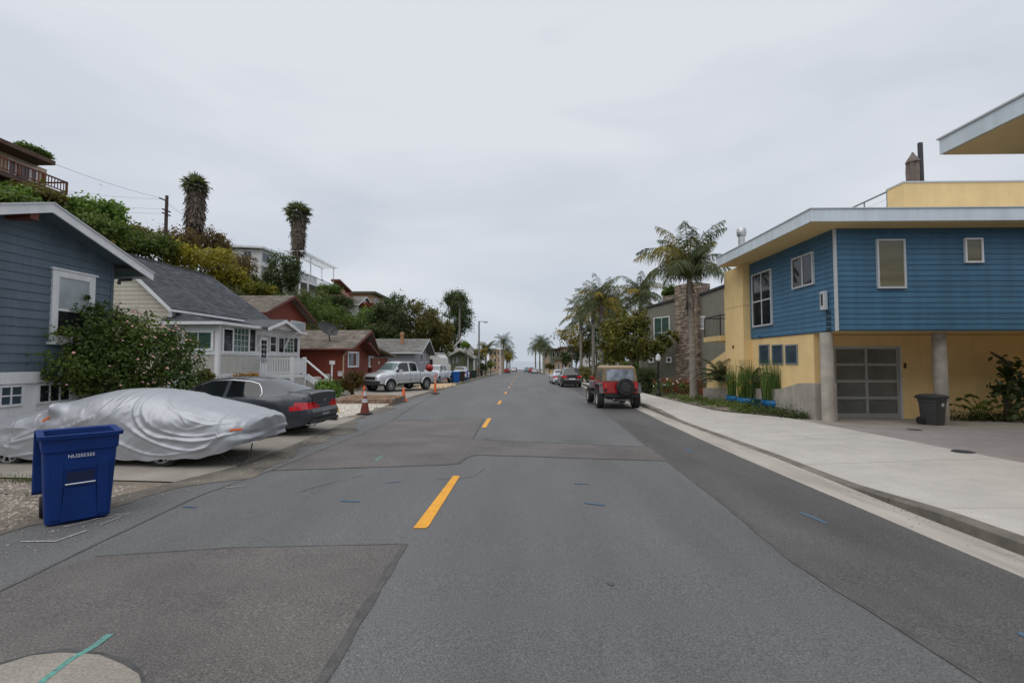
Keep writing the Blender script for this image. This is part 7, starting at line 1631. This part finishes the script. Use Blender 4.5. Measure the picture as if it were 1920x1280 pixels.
for (u, v, mt, lab, rz_) in ((854, 716, bin_bright, 'bright blue wheelie bin, nearest of the row on the left verge', .5), (865, 714, bin_brown, 'dark brown wheelie bin squeezed between the two bright blue bins', .3), (871, 712, bin_bright, 'second bright blue wheelie bin, behind the dark brown one', .4), (879, 709.5, bin_brown, 'brown wheelie bin just left of the dark green one', .3), (888.5, 708, bin_green, 'dark green wheelie bin with black lid beside the street lamp', .25)):
    p = G(u, v, .12); bin_(lab, p.x, p.y, zr(p.y) + .08, rz_, mt, h=1.12, w=.74, d=.8, lid=black if mt is bin_green else mt, group=g)
p = G(1748, 791, .12); t, rr = bin_('charcoal grey wheelie bin beside the carport column', W(1747, 740, 13.5).x, 13.5, drive_z(13, 13.5) + .006, .3, bin_grey, h=.81, w=.44, d=.5)
MB().lathe((.04, -.238, .6), [(.055, -.006), (.055, .006)], 16, axis='y').build('sticker', grey_trim, t)
p = G(909, 700, .1); bin_('small dark bin beside the far side of the street lamp', W(901, 700, 84).x, 84, zr(84) + .1, .2, bin_brown, h=1.1, w=.7, d=.7)

# ================================================================= CONES, LAMP, POLES
def cone(label, u, v, h, mat, bands=None, base=None, r=.135, name='traffic_cone', hb=.1):
    p = G(u, v, .04); z = max(zr(p.y), terr(p.x, p.y)) + .03; t = thing(name, label, 'traffic cone', (p.x, p.y, z), group='cones along the left verge'); w = r * 1.35
    loft(MB(), [(rrectw(p, w, .03), z), (rrectw(p, w, .03), z + .03), (rrectw(p, w * .8, .05), z + .045)]).build('cone_base', base or mat, t)
    MB().lathe((p.x, p.y, z), [(r, .045), (lerp(r, .025, .5), h * .5), (.028, h - .01), (.018, h)], 20).build('cone_body', mat, t, smooth=True)
    for z0, z1 in (bands or []):
        f = lambda q: lerp(r, .026, (q - .045) / (h - .045)) + .004; MB().lathe((p.x, p.y, z), [(f(z0), z0), (f(z1), z1)], 20, cap=False).build('reflective_collar', cone_white, t, smooth=True)
    return t
def rrectw(p, h_, r): return [(p.x + x, p.y + y) for x, y in rrect(h_, h_, r)]
cone('tall dirty maroon traffic cone with two pale collars at the edge of the stone yard', 684, 775, .92, cone_dirty, [(.42, .56), (.66, .84)], black, r=.165)
cone('plain orange traffic cone in front of the silver pickup', 756.5, 751, .70, cone_orange, None, cone_orange, r=.14)
cone('orange traffic cone half hidden beside the orange tipped bush', 683, 741, .55, cone_orange, None, cone_orange, r=.13)
cone('small orange cone by the rubble before the blue bins', 838, 713, .75, cone_orange, None, cone_orange, r=.16)
cone('orange cone far down the left kerb, left of the white pole', 934, 694.5, .9, cone_orange, None, cone_orange, r=.22); cone('orange cone far down the left kerb, right one of two', 939, 693.5, .9, cone_orange, None, cone_orange, r=.22)
p = G(816, 738, .04); z = zr(p.y) + .05; t = thing('delineator_post', 'slim orange delineator post with pale bands on a black base behind the pickup', 'delineator post', (p.x, p.y, z))
MB().lathe((p.x, p.y, z), [(.28, 0), (.28, .03), (.2, .06), (.08, .075)], 16).build('post_base', black, t); MB().lathe((p.x, p.y, z), [(.075, .07), (.068, 1.05), (.06, 1.1), (.03, 1.12), (.03, 1.2), (.045, 1.22), (.045, 1.26)], 14).build('post', cone_orange, t, smooth=True)
for z0 in (.72, .92): MB().lathe((p.x, p.y, z), [(.076, z0), (.075, z0 + .1)], 14, cap=False).build('reflective_band', cone_white, t)
p = G(632, 773, .05); z = zr(p.y) + .03; t = thing('wedge_marker', 'small tan wedge shaped marker on the pale stone chips', 'marker', (p.x, p.y, z))
MB().hexa([(p.x - .07, p.y - .06, z), (p.x + .07, p.y - .06, z), (p.x + .07, p.y + .06, z), (p.x - .07, p.y + .06, z), (p.x - .02, p.y - .02, z + .24), (p.x + .04, p.y - .02, z + .24), (p.x + .04, p.y + .02, z + .24), (p.x - .02, p.y + .02, z + .24)]).build('wedge', sand_yellow, t, bevel=.01)
MB().box(p.x - .1, p.x + .09, p.y - .09, p.y + .09, z - .02, z + .02).build('foot', brown_wood, t)
# raised brick bed
p0 = G(631, 759, 0); p1 = G(745, 752, 0); yb = 20.75; xa, xb = W(630, 758, yb).x, W(735, 755, yb).x
t = thing('brick_bed', 'low raised bed edged with weathered bricks and a pale concrete rim', 'planter', ((xa + xb) / 2, yb, zr(yb)))
MB().box(xa, xb, yb + .1, yb + 2.4, zr(yb) - .1, zr(yb) + .27).build('bed_fill', dirt, t)
rg = random.Random(4); nb_ = 12; hb = .1
brk = None
for r_ in range(3):
    for i in range(nb_ + 1):
        x0 = lerp(xa, xb, (i - .5 * (r_ % 2)) / nb_); x1 = min(xb, x0 + (xb - xa) / nb_); x0 = max(xa, x0)
        if x1 - x0 < .04: continue
        dy = rg.uniform(-.02, .02); z0 = zr(yb) - .02 + r_ * hb; MB().box(x0 + .006, x1 - .006, yb + dy - .02, yb + .11, z0 + .005, z0 + hb - .005).build('brick', brick_m, t)
stones('leaf_litter', 700, lambda r: (r.uniform(xa, xb), r.uniform(yb + .1, yb + 2.3)), .05, M_('litter', (.22, .13, .07), rough=.95, island=.5), 21, lambda x, y: zr(yb) + .275, label='stones and litter filling the raised brick bed')
MB().box(xa - .2, min(xb + .25, -6.05), yb - .28, yb - .06, zr(yb) - .1, zr(yb) + .09).build('rim', concrete, t, bevel=.02); MB().box(xa - .16, xa - .02, yb - .05, yb + 2.4, zr(yb) - .1, zr(yb) + .3).build('side_edging', concrete_old, t, bevel=.02)
# sign post in the red house yard
p = W(622, 712, 27); z = terr(p.x, 27); t = thing('sign_post', 'thin white post with a small white board in the red house front yard', 'sign', (p.x, 27, z))
MB().box(p.x - .035, p.x + .035, 26.97, 27.03, z - .1, W(620, 680, 27).z).build('post', white_trim, t); a, b = W(618, 676, 26.95), W(628, 683, 26.95); MB().box(a.x, b.x, 26.93, 26.965, b.z, a.z).build('board', white_wall, t)
for (u, v, lab) in ((613, 706, 'small pale yard lantern left of the white sign post'), (638, 700, 'small pale meter box on the red house wall')):
    q = W(u, v, 27.5 if u < 620 else 29.6); tt = thing('yard_lantern' if u < 620 else 'meter_box', lab, 'lantern' if u < 620 else 'meter box', (q.x, q.y, q.z)); MB().box(q.x - .13, q.x + .13, q.y - .1, q.y + .1, q.z - .18, q.z + .12).build('housing', white_wall, tt, bevel=.03); MB().box(q.x - .15, q.x + .15, q.y - .12, q.y + .12, q.z + .121, q.z + .16).build('cap', grey_trim, tt)
# street lamp
Y = 82; b = W(898, 700, Y); top = W(897.3, 602, Y).z; z = zr(Y) + .1; t = thing('street_lamp', 'tall grey street lamp with a single arm over the road on the left', 'street lamp', (b.x, Y, z))
MB().lathe((b.x, Y, z), [(.26, -.3), (.26, .4), (.17, .5), (.13, top - z)], 14).build('pole', M_('lamp_pole', (.18, .19, .19), rough=.7, var=.1), t, smooth=True); MB().lathe((b.x, Y, z), [(.18, .55), (.175, 1.5)], 14, cap=False).build('pole_band', M_('pole_band', (.2, .13, .08)), t)
e = W(910, 603, Y); MB().tube([(b.x, Y, top - .2), (b.x + .5, Y, top + .02), (e.x - .3, Y, e.z)], .05, 8).build('arm', rail_grey, t)
hd_ = MB(); hd_.lathe((e.x, Y, e.z - .02), [(.05, -.5), (.14, -.3), (.2, .1), (.12, .42), (.03, .5)], 12, axis='x'); hd_.build('lamp_head', grey_trim, t, smooth=True); MB().lathe((e.x + .1, Y, e.z - .2), [(.05, -.06), (.14, 0), (.16, .06)], 12).build('lamp_glass', globe_white, t)
b = W(937.5, 692, 108); t = thing('white_pole', 'slim pale pole at the far left kerb in front of the palms', 'pole', (b.x, 108, zr(108))); MB().tube([(b.x, 108, zr(108) - .2), (b.x, 108, W(937, 638, 108).z)], [.13, .09], 8).build('shaft', globe_white, t); MB().lathe((b.x, 108, zr(108)), [(.3, -.1), (.3, .15), (.16, .2)], 10).build('foot', grey_trim, t)
# utility pole and wires
Xp = -33; pt = WX(313, 367, Xp); Yp = pt.y; zb = terr(Xp, Yp) - 1
t = thing('utility_pole', 'wooden utility pole with short cross arms on the bluff', 'utility pole', (Xp, Yp, zb))
MB().tube([(Xp, Yp, zb), (Xp, Yp, pt.z)], [.17, .13], 10).build('pole', pole_wood, t, smooth=True)
q = WX(303, 372, Xp); MB().beam((Xp, Yp, WX(313, 377, Xp).z), (Xp - .1, Yp - .75, q.z), .09, .09).build('bracket', dark_metal, t)
for v in (396, 403): zz = WX(313, v, Xp).z; MB().beam((Xp + .1, Yp - .6, zz), (Xp + .1, Yp + .35, zz), .09, .1).build('cross_arm', pole_wood, t)
def wire(a, b, sag, r=.012):
    a, b = Vector(a), Vector(b); MB().tube([a.lerp(b, i / 14) - Vector((0, 0, sag * 4 * (i / 14) * (1 - i / 14))) for i in range(15)], r, 4).build('wire', wire_m, t)
wire((Xp, Yp - .7, q.z), WX(-40, 248, Xp + 1), .35); wire((Xp, Yp - .7, q.z - .1), (-44, Yp - 1.5, WX(235, 378, Xp).z + 2.6), .25, .009); wire((Xp, Yp - .5, WX(313, 396, Xp).z), (-45, Yp - 1, WX(240, 400, Xp).z + 3.1), .3, .009); wire((Xp, Yp - .5, WX(313, 404, Xp).z), (-45, Yp - 1, WX(240, 404, Xp).z + 2.5), .3, .009)
wire((Xp, Yp, pt.z - .6), (Xp + .5, Yp + 9, WX(345, 412, Xp).z - .5), .3, .008); wire((Xp, Yp, pt.z - .8), (-34, 62, WX(489, 470, Xp).z + .3), .8, .008)
p = G(1038, 698, .1); t = thing('yellow_container', 'small yellow container on the far right pavement', 'container', (p.x, p.y, zr(p.y) + .1)); q = W(1038, 693, 90); t.location = (q.x, 90, zr(90) + .14); LOC[t.name] = Vector(t.location)
MB().box(q.x - .6, q.x + .6, 89.7, 90.3, zr(90) + .12, zr(90) + 1.0).build('box', sand_yellow, t, bevel=.06); MB().box(q.x - .64, q.x + .64, 89.66, 90.34, zr(90) + 1.004, zr(90) + 1.1).build('lid', sand_yellow, t, bevel=.03)
p = W(971, 684, 205);
